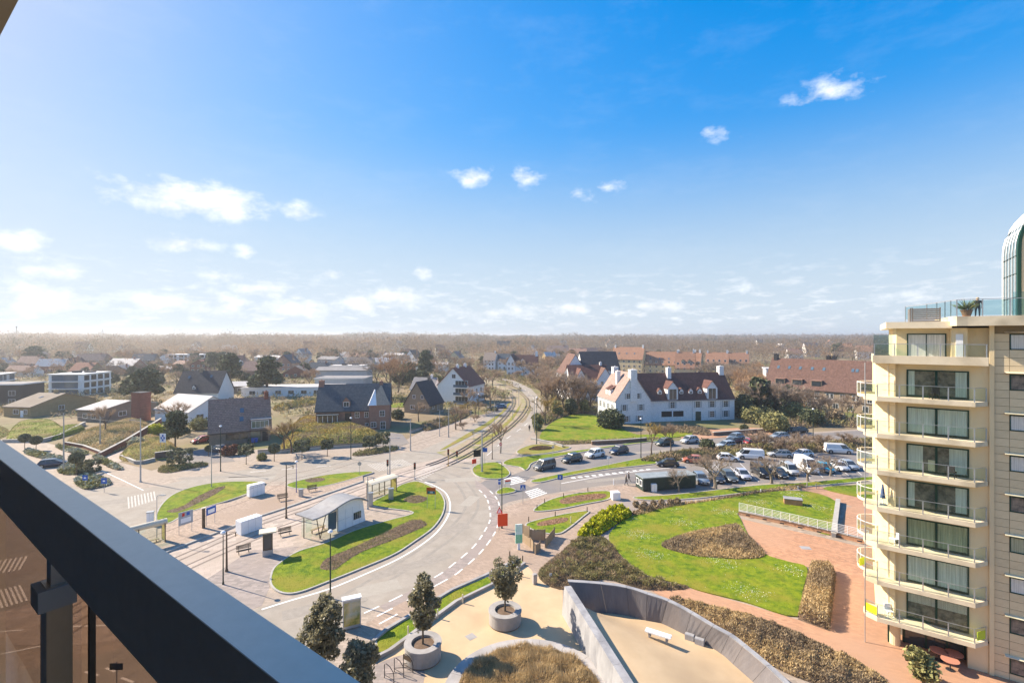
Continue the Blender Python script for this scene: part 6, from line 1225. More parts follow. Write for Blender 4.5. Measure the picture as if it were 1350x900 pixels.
wx = [-1.3, -.6, .2, 1.0, 1.8, 2.6, 3.4, 4.2, 5.0, 5.8, 6.5, 7.1]; wz = [2.72, 2.70, 2.74, 2.86, 3.05, 3.27, 3.45, 3.55, 3.52, 3.34, 3.0, 2.55]
q = MB(); vs = []; fs = []
for x, z in zip(wx, wz): vs += [(x, -.35, z), (x, 3.0, z), (x, -.35, z + .16), (x, 3.0, z + .16)]
for i in range(len(wx) - 1): a = 4 * i; c = a + 4; fs += [(a + 2, c + 2, c + 3, a + 3), (a, a + 1, c + 1, c), (a, c, c + 2, a + 2), (a + 1, a + 3, c + 3, c + 1)]
fs += [(0, 2, 3, 1), (len(vs) - 4, len(vs) - 3, len(vs) - 1, len(vs) - 2)]; q.add(vs, fs); rf = q.build('roof', 'zinc', sh, sm=False)
q = MB(); q.tube([(x, -.4, z + .08) for x, z in zip(wx, wz)], .1, 6); q.build('fascia', 'zinc', rf); q = MB(); q.tube([(x, 3.05, z + .08) for x, z in zip(wx, wz)], .08, 6); q.build('fascia', 'dark_metal', rf)
q = MB(); pf = [(2.6, 0)] + [(6.95, 0)] + [(x, z - .01) for x, z in reversed(list(zip(wx, wz))) if 2.55 < x < 7.0] ; v0 = [(x, 0, z) for x, z in pf]; v1 = [(x, 2.7, z) for x, z in pf]; n = len(pf)
q.add(v0 + v1, [tuple(range(n)), tuple(range(2 * n - 1, n - 1, -1))] + [(i, n + i, n + (i + 1) % n, (i + 1) % n)[::1] for i in range(n)]); bx_ = q.build('wall', 'white_paint', sh)
for x in (3.7, 4.8, 5.9): q = MB(); q.box(x, -.012, 0.02, x + .02, -.002, 2.5); q.build('panel_joint', 'steel', bx_)
q = MB(); q.box(2.65, -.012, 1.3, 6.9, -.003, 1.32); q.build('panel_joint', 'steel', bx_)
q = MB(); q.box(5.0, -.04, .7, 6.2, -.003, 1.6); wn = q.build('window', 'glass_dark', sh); 
for x in (5.3, 5.6, 5.9): q = MB(); q.box(x, -.06, .7, x + .03, -.042, 1.6); q.build('bar', 'steel', wn)
q = MB(); q.box(-.2, 2.55, .2, 2.55, 2.57, 2.6); q.build('glass_wall', 'clear', sh); q = MB(); q.box(1.3, .2, .4, 2.5, .22, 2.6); q.build('glass_wall', 'glass_sky', sh); q = MB(); q.box(-.9, .4, .1, -.88, 2.4, 2.5); q.build('glass_wall', 'clear', sh)
q = MB(); q.tube([(0, 0, 0), (-.55, -.1, 2.72)], .055, 6); q.tube([(0, 0, 0), (.75, -.1, 2.75)], .055, 6); q.build('strut', 'brown_metal', sh); q = MB(); q.cyl(-.9, 1.9, 0, 2.75, .06, n=8); q.build('post', 'brown_metal', sh); q = MB(); q.cyl(2.5, -.05, 0, 3.2, .07, n=8); q.build('post', 'steel', sh)
q = MB(); q.box(.3, 2.0, .42, 2.3, 2.4, .48); q.box(.4, 2.1, 0, .46, 2.3, .42); q.box(2.1, 2.1, 0, 2.16, 2.3, .42); q.build('bench', 'wood', sh)
def shelter(label, loc, rz, Ln, barrel=False):
    t = thing('bus_shelter', label, 'bus shelter', loc, rz)
    if barrel:
        q = MB(); q.tube([(-.3, .6, 2.45), (Ln + .3, .6, 2.45)], [.36, .36], 14); q.build('roof', 'cream_paint', t)
    else:
        q = MB(); v = []
        for x in (-.3, Ln + .3): v += [(x, -.2, 2.42), (x, .2, 2.56), (x, .9, 2.66), (x, 1.6, 2.55), (x, 1.6, 2.45), (x, -.2, 2.34)]
        q.add(v, [(i, i + 6, (i + 1) % 6 + 6, (i + 1) % 6) for i in range(6)] + [(0, 1, 2, 3, 4, 5), (11, 10, 9, 8, 7, 6)]); q.build('roof', 'cream_paint', t)
    for i in range(3): x = Ln * i / 2; q = MB(); q.box(x - .05, 0, 0, x + .05, .1, 2.4); q.box(x - .05, 1.3, 0, x + .05, 1.4, 2.45); q.build('post', 'brown_metal', t)
    for i in range(2):
        x = Ln * i / 2; q = MB(); q.box(x + .07, 1.34, .3, x + Ln / 2 - .07, 1.36, 2.3); q.build('glass_panel', 'clear', t); q = MB(); q.box(x + .07, .04, .45, x + Ln / 2 - .07, .05, .9); q.build('glass_panel', 'clear', t)
    q = MB(); q.box(Ln - .02, .12, .3, Ln + .03, 1.28, 2.2); q.build('poster', mat('poster_yellow', (.42, .33, .08), (.55, .46, .18), 2, .6), t); q = MB(); q.box(.4, .9, .42, Ln - .4, 1.25, .47); q.box(.6, 1, 0, .68, 1.1, .42); q.box(Ln - .7, 1, 0, Ln - .62, 1.1, .42); q.build('bench', 'wood', t)
    return t
shelter('long cream roofed glass shelter beside the tram crossing', G(491, 659), math.atan2(.8, .6), 4.6)
shelter('cream roofed shelter partly hidden by our balcony rail', G(218, 716) - Vector((2.1, 2.4, 0)) * 1.6, math.atan2(2.4, 2.1), 5.1, True)
def block(name, label, cat, loc, rz, sx, sy, h, m, cap=None, joints=0):
    t = thing(name, label, cat, loc, rz); q = MB(); q.box(0, 0, 0, sx, sy, h); me = q.mesh('body', m); bx = bmesh.new(); bx.from_mesh(me); bmesh.ops.bevel(bx, geom=list(bx.edges), offset=.03, segments=2, affect='EDGES'); bx.to_mesh(me); bx.free(); link('body', me, t)
    for i in range(joints): q = MB(); x = sx * (i + 1) / (joints + 1); q.box(x - .008, -.006, .05, x + .008, -.001, h - .05); q.build('panel_joint', 'steel', t)
    if cap: q = MB(); q.box(-.06, -.06, h + .003, sx + .06, sy + .06, h + .1); q.build('top', cap, t)
    return t
block('service_box', 'white panelled box wall at the rear lawn of the tram stop', 'cabinet', G(329, 657) + Vector((0, 0, .16)), R(52), 2.3, 1.0, 1.75, 'white_paint', joints=3)
block('service_box', 'long white box wall between the tracks and the mast', 'cabinet', G(318, 706), R(58), 2.7, 1.3, 1.7, 'white_paint', joints=2)
block('ticket_pillar', 'white ticket pillar beside the far left shelter', 'ticket machine', G(193, 694), R(20), .7, .5, 1.75, 'white_paint', 'steel', 1)
block('litter_bin', 'grey cylinder shaped bin beside the violet lamp post', 'bin', G(393.5, 656) + Vector((0, 0, .16)), 0, .55, .5, 1.05, 'steel', 'steel')
block('ticket_machine', 'grey ticket machine at the end of the cream shelter', 'ticket machine', G(512.5, 660), R(20), .7, .5, 1.7, 'steel', 'steel', 1)
block('control_box', 'grey control box on the mast beside the cream shelter', 'cabinet', G(486, 668), R(20), .6, .45, 1.9, 'steel', 'steel', 1)
kk = thing('map_kiosk', 'slim bronze information kiosk with flat cream canopy', 'kiosk', G(346, 734), R(25)); q = MB(); q.box(0, 0, 0, 1.05, .6, .65); q.build('base', 'steel', kk); q = MB(); q.box(.03, .03, .651, 1.02, .57, 2.65); q.build('body', 'brown_metal', kk); q = MB(); q.box(.15, -.01, .8, .9, .028, 2.5); q.build('display', 'glass_dark', kk); q = MB(); q.box(-.35, -.4, 2.66, 1.4, 1.0, 2.8); q.build('canopy', 'cream_paint', kk)
def bench(px, py, rz, label, z=0):
    t = thing('bench', label, 'bench', G(px, py) + Vector((0, 0, z)), rz); q = MB()
    for i in range(4): q.box(-.75, -.2 + i * .12, .43, .75, -.11 + i * .12, .46)
    q.build('seat', 'brown_metal', t); q = MB()
    for i in range(4): q.box(-.75, .28 + i * .03, .55 + i * .11, .75, .31 + i * .03, .63 + i * .11)
    q.build('backrest', 'brown_metal', t)
    for x in (-.5, .5): q = MB(); q.tube([(x, -.15, 0), (x, -.1, .43), (x, .28, .43), (x, .4, .95)], .025, 5); q.tube([(x, .28, .43), (x, .3, 0)], .025, 5); q.build('leg', 'dark_metal', t)
bench(376, 706, R(35), 'metal bench just left of the wave shelter'); bench(321.5, 730, R(35), 'metal bench left of the bronze kiosk'); bench(412, 649, R(35), 'metal bench under the oval bed on the far platform', .16); bench(373, 661, R(35), 'metal bench behind the bronze mast on the far platform', .16)
def board(name, label, pl, pr, z0, z1, m, legs='steel', th=.06, lr=.03, text=None, extra=None, cat='sign', base=0):
    a, b = G(*pl), G(*pr); d = b - a; t = thing(name, label, cat, a + Vector((0, 0, base)), math.atan2(d.y, d.x)); w = d.length
    for x in (0, w): q = MB(); q.cyl(x, .04 + th, -.05, z1 - .1, lr, n=6); q.build('leg', legs, t)
    q = MB(); q.box(-.08, 0, z0, w + .08, th, z1); bd = q.build('panel', m, t)
    if extra:
        for x0, zz0, x1, zz1, mm in extra: q = MB(); q.box(w * x0, -.012, z0 + (z1 - z0) * zz0, w * x1, -.002, z0 + (z1 - z0) * zz1); q.build('print', mm, bd)
    if text:
        for s, x, z, sz, mm in text: txt(s, bd, (w * x, -.006, z0 + (z1 - z0) * z), sz, mm)
    return t
board('timetable_board', 'large pale timetable board on two legs by the far platform', (236.5, 707), (253.5, 701.5), 1.15, 2.75, 'grey_clad', extra=((.1, .15, .9, .5, 'white_paint'), (.2, .65, .4, .9, 'red'), (.55, .65, .8, .9, 'blue')), base=.16)
board('route_board', 'small dark blue route board right of the timetable board', (273, 695), (284, 690.5), 1.35, 2.35, 'blue', extra=((.1, .2, .9, .7, 'white_paint'),), base=.16)
block('sign_pillar', 'slim pillar sign between the two platform boards', 'sign', G(266.5, 698) + Vector((0, 0, .16)), R(40), .35, .25, 2.5, 'brown_metal', 'cream_paint')
board('notice_board', 'orange and teal notice board standing on the round lawn', (563, 670.5), (573.5, 671), 2.0, 2.95, 'orange', extra=((.05, .08, .98, .48, 'teal'), (.35, .18, .72, .42, 'white_paint')), base=.12)
board('work_board', 'square red board on thin legs beside the black lamp post', (657, 701.6), (668.5, 700.6), .75, 2.3, 'red_board', extra=(), lr=.025, text=None)
board('work_board', 'small bright red board in front of the dark screen', (623, 623), (627.5, 622), 1.6, 2.4, 'red', lr=.025)
board('display_board', 'black display screen on a pole in the planted island', (625, 617), (633.5, 616), 2.1, 3.35, 'black', lr=.04)
board('pharmacy_sign', 'white square sign with blue four part emblem on the grassy bank', (211, 600), (218, 600), 2.7, 4.5, 'white_paint', extra=((.35, .62, .65, .86, 'blue'), (.08, .38, .38, .62, 'blue'), (.62, .38, .92, .62, 'blue'), (.35, .14, .65, .38, 'blue')))
board('roadwork_board', 'low red and white barrier board on the tiny traffic island', (666, 646), (673, 645), .9, 1.5, 'white_paint', extra=((0, .5, 1, 1, 'red'),), base=.12)
tt = thing('totem_sign', 'tall white and green totem sign beside the wooden screen', 'sign', G(684, 724.5), R(10))
M['totem'] = mat('totem_print', (.30, .62, .52), (.80, .86, .84), 1.2, .5, detail=2); q = MB(); q.box(-.4, 0, .75, .42, .12, 2.95); bd = q.build('panel', 'totem', tt); q = MB(); q.box(-.4, -.012, .8, .42, -.002, 1.75); q.build('print', mat('totem_green', (.10, .45, .24), (.35, .62, .45), 3, .5), bd); q = MB(); q.box(-.15, .01, 0, .17, .11, .75); q.build('foot', 'white_paint', tt)
def roadsign(label, px, py, h, shape, m, r=.3, ring=None, rz=0, w=None, hh=None, base=0):
    t = thing('road_sign', label, 'road sign', G(px, py) + Vector((0, 0, base)), rz); q = MB(); q.cyl(0, .05, -.05, h + .1, .035, n=6); q.build('post', 'steel', t); q = MB()
    if shape == 'disc': q.tube([(0, 0, h - r), (0, .03, h - r)], r, 20)
    elif shape == 'tri': q.add([(-r, 0, h - 2 * r), (r, 0, h - 2 * r), (0, 0, h), (-r, .03, h - 2 * r), (r, .03, h - 2 * r), (0, .03, h)], [(0, 1, 2), (5, 4, 3), (0, 3, 4, 1), (1, 4, 5, 2), (2, 5, 3, 0)])
    else: q.box(-(w or r), 0, h - (hh or 2 * r), (w or r), .03, h)
    p_ = q.build('plate', m, t); q = MB()
    if shape == 'tri': k = .62; q.add([(-r * k, -.004, h - 1.78 * r), (r * k, -.004, h - 1.78 * r), (0, -.004, h - .55 * r)], [(0, 1, 2)]); q.build('symbol', 'white_paint', p_)
    elif ring == 'walk':
        k = w or r; q.add([(-k * .75, -.004, h - 1.75 * r), (k * .75, -.004, h - 1.75 * r), (0, -.004, h - .3 * r)], [(0, 1, 2)]); q.build('symbol', 'white_paint', p_)
        q = MB(); q.tube([(0, -.01, h - .8 * r), (.02, -.01, h - 1.2 * r), (-.08, -.01, h - 1.6 * r)], .035, 5); q.tube([(.02, -.01, h - 1.2 * r), (.1, -.01, h - 1.6 * r)], .035, 5); q.build('symbol', 'black', p_)
    elif ring == 'way': q.box(-.05, -.01, h - 1.5 * r, .05, -.002, h - .5 * r); q.add([(-.18, -.01, h - .9 * r), (.18, -.01, h - .9 * r), (0, -.01, h - .3 * r)], [(0, 1, 2)]); q.build('symbol', 'white_paint', p_)
    elif ring: q.box(-.18, -.01, h - 1.3 * r, .18, -.002, h - .8 * r); q.build('symbol', ring, p_)
    return t
roadsign('blue pedestrian crossing sign at the zebra of the side road', 689.4, 663.5, 2.75, 'sq', 'blue', .38, 'walk'); roadsign('blue one way sign standing by the pink pavement', 738.5, 647, 2.6, 'sq', 'blue', .40, 'way'); roadsign('blue white striped sign at the tiny traffic island', 658.5, 650, 2.2, 'sq', 'blue', .3, 'white_paint', w=.2, hh=.8)
roadsign('red edged warning triangle beside the black lamp post', 658.5, 699, 3.0, 'tri', 'red', .4); roadsign('blue parking sign on the flower bed near the left rail', 112, 644, 2.2, 'sq', 'blue', .42, 'white_paint'); roadsign('blue sign on a thin post beyond the bed by the left rail', 137, 649, 2.3, 'sq', 'blue', .45, 'white_paint')
roadsign('blue direction sign above the planted island', 639, 612, 3.2, 'sq', 'blue', .3, None, w=.5, hh=.8); roadsign('small yellow diamond sign beside the walking people', 826.7, 628, 2.3, 'disc', 'yellow', .22); roadsign('round sign seen from behind in the strip lawn', 474, 627, 2.3, 'disc', 'steel', .35, base=.19); roadsign('small white sign on the strip between the two side roads', 802, 617, 2.2, 'sq', 'white_paint', .25)
roadsign('yellow white sign on the verge above the parked grey car', 729, 605, 2.6, 'disc', 'cream_paint', .3, base=.12); roadsign('dark street name plate seen through the tinted balcony glass', 153, 945, 3.5, 'sq', 'black', .3, None, w=.42, hh=.42); roadsign('red white sign near the small street tree', 660, 600, 2.6, 'disc', 'red', .3, 'white_paint')
def signal(label, px, py, m='yellow', h=2.9):
    t = thing('traffic_light', label, 'traffic light', G(px, py)); q = MB(); q.cyl(0, 0, 0, h, .06, n=8); q.cyl(0, 0, 0.001, .2, .16, .14, 8); q.build('post', m, t); q = MB(); q.box(-.16, -.14, h - 1.1, .16, .14, h); hd = q.build('head', 'black', t)
    for i, mm in enumerate(('red', 'orange', 'green_door')): q = MB(); q.tube([(0, -.17, h - .2 - i * .33), (0, -.141, h - .2 - i * .33)], .1, 10); q.build('lens', mm, hd)
signal('ochre painted tram signal post on the track bed', 591, 614, mat('ochre', (.42, .24, .02), None, rough=.6), 3.2); signal('dark traffic light at the tram crossing beside the lawn tip', 546.8, 632, 'steel', 2.9); signal('traffic light beside the grey mast at the crossing', 511, 625, 'steel', 2.6); signal('small signal at the edge of the track bed', 602.5, 609, 'steel', 2.2)
# wooden screen of planks
ws = thing('wooden_screen', 'zigzag wooden plank screen around a planting beside the totem', 'screen')
for (pa, pb, h) in (((689, 709.6), (697.8, 713), 1.75), ((698, 712), (718.6, 712), 1.35), ((731, 707), (719, 722), 1.1), ((688, 713), (699, 721), 1.0), ((700, 722), (706, 730.5), 1.1), ((706.5, 730), (712, 725), 1.0)):
    a, b = G(*pa), G(*pb); L_ = (b - a).length; nn = max(3, int(L_ / .16)); rz = math.atan2(b.y - a.y, b.x - a.x)
    for i in range(nn): q = MB(); dz = rnd.uniform(-.08, .05); q.cbox((0, 0, (h + dz) / 2), L_ / nn - .012, .05, h + dz); q.build('plank', 'wood', ws, a.lerp(b, (i + .5) / nn), rz)
    for e in (a, b): q = MB(); q.box(-.05, -.05, 0, .05, .05, h + .1); q.build('post', 'wood', ws, e, rz)
# advertising panel, bike racks, bench, manhole and small things on the plaza
ad = thing('advertising_panel', 'glazed advertising panel with a yellow green landscape poster', 'advertising panel', G(452, 832), R(24)); q = MB(); q.box(0, 0, .1, 1.45, .5, 2.5); q.build('case', 'steel', ad); q = MB(); q.box(.08, -.02, .35, 1.37, -.002, 2.3); q.build('poster', mat('landscape_print', (.14, .17, .02), (.55, .40, .12), 1.3, .35, contrast=(.38, .6), c3=(.5, .52, .5), s3=.5), ad); q = MB(); q.box(-.05, -.06, 2.502, 1.5, .56, 2.62); q.build('roof', 'white_paint', ad); q = MB(); q.box(1.452, .06, .3, 1.46, .44, 2.35); q.build('side_glass', 'glass_sky', ad)
for i, (px, py, pan) in enumerate(((513, 897, 0), (526, 889, 0), (538, 883, 1))):
    t = thing('bicycle_stand', ['dark hoop bicycle stand nearest our rail', 'dark hoop bicycle stand in the middle of the row', 'bicycle stand with black panel beside the planter'][i], 'bicycle stand', G(px, py), R(-35), 'hoop bicycle stands'); q = MB()
    q.tube([(-.5, 0, 0), (-.5, 0, 1.0), (-.3, 0, 1.12), (.1, 0, 1.05), (.42, 0, .8), (.5, 0, .5), (.5, 0, 0)], .03, 6); q.build('hoop', 'dark_metal', t); q = MB(); q.tube([(-.5, 0, .25), (.5, 0, .25)], .02, 5); q.tube([(-.5, 0, .3), (.3, .7, .3)], .02, 5); q.build('bar', 'dark_metal', t)
    if pan: q = MB(); q.box(-.48, -.01, .68, .3, .01, 1.02); q.build('plate', 'brown_metal', t)
from mathutils.bvhtree import BVHTree
_dir = (G(850, 838) - Vector((0, 0, EYE))).normalized(); _hit = FLOOR.ray_cast(Vector((0, 0, EYE)), _dir)[0]
bt = thing('stone_bench', 'white slab bench standing inside the curved plaza wall', 'bench', _hit - Vector((0, 0, .05)), math.atan2(-1.0, 1.65)); q = MB(); q.box(0, 0, .4, 2.0, .55, .5); q.build('seat', 'white_paint', bt); 
for x in (.25, 1.6): q = MB(); q.box(x, .1, 0, x + .14, .45, .4); q.build('leg', 'concrete_pale', bt)
for i in range(4): q = MB(); q.box(.06, .06 + i * .115, .502, 1.94, .14 + i * .115, .53); q.build('slat', 'white_paint', bt)
for i, (x, y) in enumerate(((902.5, 843), (915.5, 849))): block('stone_stool', ['left pale low block against the curved wall', 'right pale low block against the curved wall'][i], 'seat', G(x, y), R(-32), .72, .4, .5, 'concrete_pale')
block('white_plinth', 'white cube plinth where the footpaths meet', 'plinth', G(808, 659.5), R(8), 1.2, 1.1, 1.15, 'white_paint'); block('white_cabinet', 'slim white electric cabinet beside the dark site hut', 'cabinet', G(859.5, 648.5), R(5), .85, .5, 1.25, 'white_paint', joints=1); block('stone_bollard', 'stone post at the corner of the heather bed', 'bollard', G(703.5, 771), R(20), .4, .4, 1.0, 'concrete')
block('stone_table', 'brick sided block with pale stone top lying on the big lawn', 'stone block', G(1034, 665) + Vector((0, 0, .1)), R(-24), 2.3, 1.25, .75, 'pave_red', 'concrete_pale'); block('small_sign', 'small white plant label beside the heather bed', 'sign', G(724, 762), R(10), .3, .05, .5, 'white_paint')
mh = G(621, 839); q = MB(); q.cbox((0, 0, .021), .75, .75, .012, R(40)); tag(q.build('manhole', 'concrete', None, (mh.x, mh.y, 0)), 'square grey manhole cover in the beige plaza', 'manhole cover'); mh = G(1062, 722); q = MB(); q.cbox((0, 0, .024), 1.1, .9, .012, R(-12)); tag(q.build('manhole', 'concrete_pale', None, (mh.x, mh.y, 0)), 'pale rectangular cover in the brick forecourt', 'manhole cover')
BOL = None
for i, (px, py, h, m) in enumerate([(610, 795, .8, 'cream_paint'), (577, 815, .8, 'cream_paint'), (538, 838, .8, 'cream_paint'), (672, 735, .7, 'brown_metal'), (689, 741, .7, 'brown_metal'), (688, 760, .6, 'brown_metal'), (708, 672, .7, 'brown_metal'), (718, 663.5, .7, 'brown_metal'), (743, 656, .7, 'brown_metal'), (775, 648.5, .7, 'brown_metal'), (697, 688, .7, 'brown_metal'), (732, 681, .7, 'brown_metal'), (774, 675, .7, 'brown_metal'), (752.5, 690, .9, 'cream_paint'), (809, 639, .9, 'white_paint'), (1064, 642, .8, 'concrete'), (1076, 644, .8, 'concrete'), (1003, 649, .5, 'white_paint'), (1052, 645, .5, 'white_paint')]):
    t = thing('bollard', ['cream light post', 'bronze bollard', 'white post', 'stone bollard'][['cream_paint', 'brown_metal', 'white_paint', 'concrete'].index(m)] + [' in the grass strip, the one farthest from our rail', ' in the grass strip behind the taller planter tree', ' in the grass strip nearest our rail', ' at the tip of the grass strip, left one', ' at the tip of the grass strip, right one', ' on the plaza path below the grass strip', ' at the pointed end of the rear rose lawn', ' second along the rear rose lawn', ' third along the rear rose lawn', ' fourth along the rear rose lawn', ' at the pointed end of the front rose lawn', ' in the middle of the front rose lawn', ' at the far end of the front rose lawn', ' on the footpath side of the front rose lawn', ' beside the group of walking people', ' left of the car park exit', ' right of the car park exit', ' at the start of the shrub strip', ' at the far corner of the big lawn'][i], 'bollard', G(px, py)); q = MB(); q.cyl(0, 0, 0, h, .07, .06, 8); q.build('post', m, t); q = MB(); q.cyl(0, 0, h + .001, h + .06, .075, .04, 8); q.build('cap', m, t)
# white railing above the forecourt
wr = thing('white_railing', 'long white metal railing along the top of the brick forecourt', 'railing'); a, b = G(974.5, 678), G(1145, 717.5)
for i in range(15): p = a.lerp(b, i / 14); q = MB(); q.box(-.03, -.03, .55, .03, .03, 1.65); q.build('post', 'white_paint', wr, (p.x, p.y, 0), math.atan2(b.y - a.y, b.x - a.x))
for k in range(6): z = .72 + k * .185; q = MB(); q.bar(a + Vector((0, 0, z)), b + Vector((0, 0, z)), .035 if k < 5 else .06, .03); q.build('bar', 'white_paint', wr)
for i in range(7): p = a.lerp(b, (i + .6) / 7); q = MB(); q.cbox((p.x - .25, p.y - .3, .3), .5, .15, .12, -.55); q.build('bracket', 'dark_metal', wr)
# site hut
hut = thing('site_hut', 'long dark green site hut with pale flat roof beside the car park', 'hut', G(848, 648), R(12)); q = MB(); q.box(0, 0, .1, 9.3, 2.6, 2.05); q.build('wall', mat('hut_green', (.02, .035, .03), (.035, .055, .048), 1, .6), hut); q = MB(); q.box(-.1, -.1, 2.053, 9.4, 2.7, 2.2); q.build('roof', mat('hut_roof', (.20, .235, .25), (.30, .335, .35), 1, .7), hut)
for y in (.3, 1.5): window(hut, Vector((0, y + .8, .7)), Vector((0, -1, 0)), None, .8, 1.0, 'white_paint', 'glass_dark', 1, 1)
for i in range(8): x = .6 + i * 1.1; q = MB(); q.box(x, -.02, .15, x + .04, -.002, 2.0); q.build('rib', 'dark_metal', hut)
# ---------------------------------------------------------------- VEHICLES
def loft(mb, st, n=None):
    """st: cross sections (lists of points), joined; ends closed"""
    m = len(st[0]); vs = [p for s in st for p in s]; fs = []
    for i in range(len(st) - 1):
        for k in range(m): fs.append((i * m + k, i * m + (k + 1) % m, (i + 1) * m + (k + 1) % m, (i + 1) * m + k))
    fs += [tuple(range(m - 1, -1, -1)), tuple((len(st) - 1) * m + k for k in range(m))]; return mb.add(vs, fs)
def sect(x, zl, zt, hw, top=.9):
    zm = zl + (zt - zl) * .55
    return [(x, -hw * .9, zl), (x, -hw, zl + .12), (x, -hw, zm), (x, -hw * .97, zt - .07), (x, -hw * top, zt), (x, hw * top, zt), (x, hw * .97, zt - .07), (x, hw, zm), (x, hw, zl + .12), (x, hw * .9, zl)]
CARS = {}
PAINT = {}
def paint(c):
    if c not in PAINT: PAINT[c] = mat('car_paint_%d' % len(PAINT), c, None, rough=.28, spec=.6); PAINT[c].node_tree.nodes['Principled BSDF'].inputs['Coat Weight'].default_value = .6
    return PAINT[c]
SPEC = {'hatch': (4.1, 1.75, 1.48, .92, -1.75, -1.25, .25, 1.1), 'suv': (4.45, 1.85, 1.66, 1.02, -1.95, -1.5, .45, 1.2), 'estate': (4.6, 1.82, 1.48, .93, -2.1, -1.7, .25, 1.15), 'mpv': (4.4, 1.82, 1.82, 1.05, -2.1, -1.95, .75, 1.45), 'van': (5.0, 1.95, 2.0, 1.15, -2.42, -2.35, 1.15, 1.85), 'box': (5.6, 2.0, 2.45, 1.2, -2.75, -2.7, 1.4, 2.2)}
M['tyre'] = mat('tyre', (.012, .012, .013), None, rough=.9); M['rim'] = mat('wheel_rim', (.32, .33, .34), None, rough=.35, metal=.7); M['lamp_white'] = mat('headlamp', (.62, .64, .66), None, rough=.1); M['lamp_red'] = mat('rear_lamp', (.30, .01, .01), None, rough=.2)
def make_car(kind):
    L_, Wd, H_, belt, xb, xr, xf, xw = SPEC[kind]; hl = L_ / 2; hw = Wd / 2
    t = thing('parked_car', 'parked car', 'car'); q = MB()
    hood = belt - .02 if kind in ('van', 'box') else belt - .08
    loft(q, [sect(-hl, .38, belt * .78, hw * .86), sect(-hl + .12, .26, belt - .04, hw * .96), sect(-hl + .7, .2, belt, hw), sect(0, .2, belt, hw), sect(xw - .05, .2, belt - .01, hw), sect(hl - .6, .2, hood - .05, hw * .98), sect(hl - .15, .24, hood - .18, hw * .9), sect(hl, .34, hood - .36, hw * .78)])
    me = q.mesh('body', 'white_paint'); me.polygons.foreach_set('use_smooth', [len(p.vertices) == 4 for p in me.polygons]); link('body', me, t)
    def ring(x0, x1, z, w): return [(x0, -w, z), (x1, -w, z), (x1, w, z), (x0, w, z)]
    B0 = ring(xb, xw, belt - .03, hw * .9); B1 = ring(xr, xf, H_ - .06, hw * .74)
    q = MB(); q.add(B0 + B1, [(0, 1, 5, 4), (1, 2, 6, 5), (2, 3, 7, 6), (3, 0, 4, 7), (4, 5, 6, 7)]); link('windows', q.mesh('windows', 'glass_dark'), t)
    q = MB(); loft(q, [[(xr - .06, -hw * .75, H_ - .1), (xr - .06, hw * .75, H_ - .1), (xr - .02, hw * .7, H_ - .03), (xr - .02, -hw * .7, H_ - .03)], [(xr + .3, -hw * .77, H_ - .08), (xr + .3, hw * .77, H_ - .08), (xr + .3, hw * .68, H_ + .01), (xr + .3, -hw * .68, H_ + .01)], [(xf - .3, -hw * .77, H_ - .08), (xf - .3, hw * .77, H_ - .08), (xf - .3, hw * .68, H_ + .01), (xf - .3, -hw * .68, H_ + .01)], [(xf + .05, -hw * .75, H_ - .1), (xf + .05, hw * .75, H_ - .1), (xf, hw * .7, H_ - .04), (xf, -hw * .7, H_ - .04)]])
    for s in (-1, 1):
        for f, wd in ((0, .09), (.36, .09), (.68, .09), (1, .08)):
            a = Vector((xb + (xw - xb) * f, s * hw * .905, belt - .03)); b = Vector((xr + (xf - xr) * f, s * hw * .745, H_ - .07)); q.bar(a, b, wd, .05, (0, 1, 0))
        if kind in ('van', 'box'):
            fr = .68; a0, a1 = xb, xb + (xw - xb) * fr; b0, b1 = xr, xr + (xf - xr) * fr; y0, y1 = s * (hw * .905 + .01), s * (hw * .745 + .012)
            v = [(a0, y0, belt - .02), (a1, y0, belt - .02), (b1, y1, H_ - .06), (b0, y1, H_ - .06)]; q.add(v, [(0, 1, 2, 3) if s < 0 else (3, 2, 1, 0)])
    if kind in ('van', 'box'): q.add([(xb - .012, -hw * .9, belt), (xb - .012, hw * .9, belt), (xr - .012, hw * .74, H_ - .06), (xr - .012, -hw * .74, H_ - .06)], [(3, 2, 1, 0)])
    link('roof', q.mesh('roof', 'white_paint'), t)
    r = .33 if kind not in ('van', 'box', 'suv') else .36; wt = MB(); wt.tube([(0, -.11, 0), (0, -.10, 0), (0, .10, 0), (0, .11, 0)], [r - .04, r, r, r - .04], 16); wm = wt.mesh('wheel', 'tyre'); rm = MB(); rm.tube([(0, -.118, 0), (0, .118, 0)], r * .66, 10); rmm = rm.mesh('rim', 'rim')
    am = MB(); am.tube([(0, -.02, 0), (0, .02, 0)], r + .07, 16); amm = am.mesh('wheel_arch', 'black')
    for x in (-hl + .82, hl - .88):
        for s in (-1, 1):
            w = link('wheel', wm, t, (x, s * (hw - .09), r)); link('rim', rmm, w); link('wheel_arch', amm, w, (0, s * .075, .02))
    for s in (-1, 1):
        q = MB(); q.cbox((hl - .12, s * hw * .62, hood - .27), .2, .34, .14, -s * .35); link('headlight', q.mesh('headlight', 'lamp_white'), t); q = MB(); q.cbox((-hl + .06, s * hw * .72, belt - .2), .12, .26, .2, 0); link('tail_light', q.mesh('tail_light', 'lamp_red'), t); q = MB(); q.cbox((xw - .25, s * (hw + .06), belt + .05), .14, .16, .12, 0); link('mirror', q.mesh('mirror', 'black'), t)
    q = MB(); q.cbox((hl - .005, 0, .52), .03, .9, .16); link('grille', q.mesh('grille', 'black'), t)
    for x, z, h in ((hl - .03, .30, .1), (-hl + .01, .34, .14)): q = MB(); q.cbox((x, 0, z), .06, 1.3, h); link('bumper', q.mesh('bumper', 'black'), t)
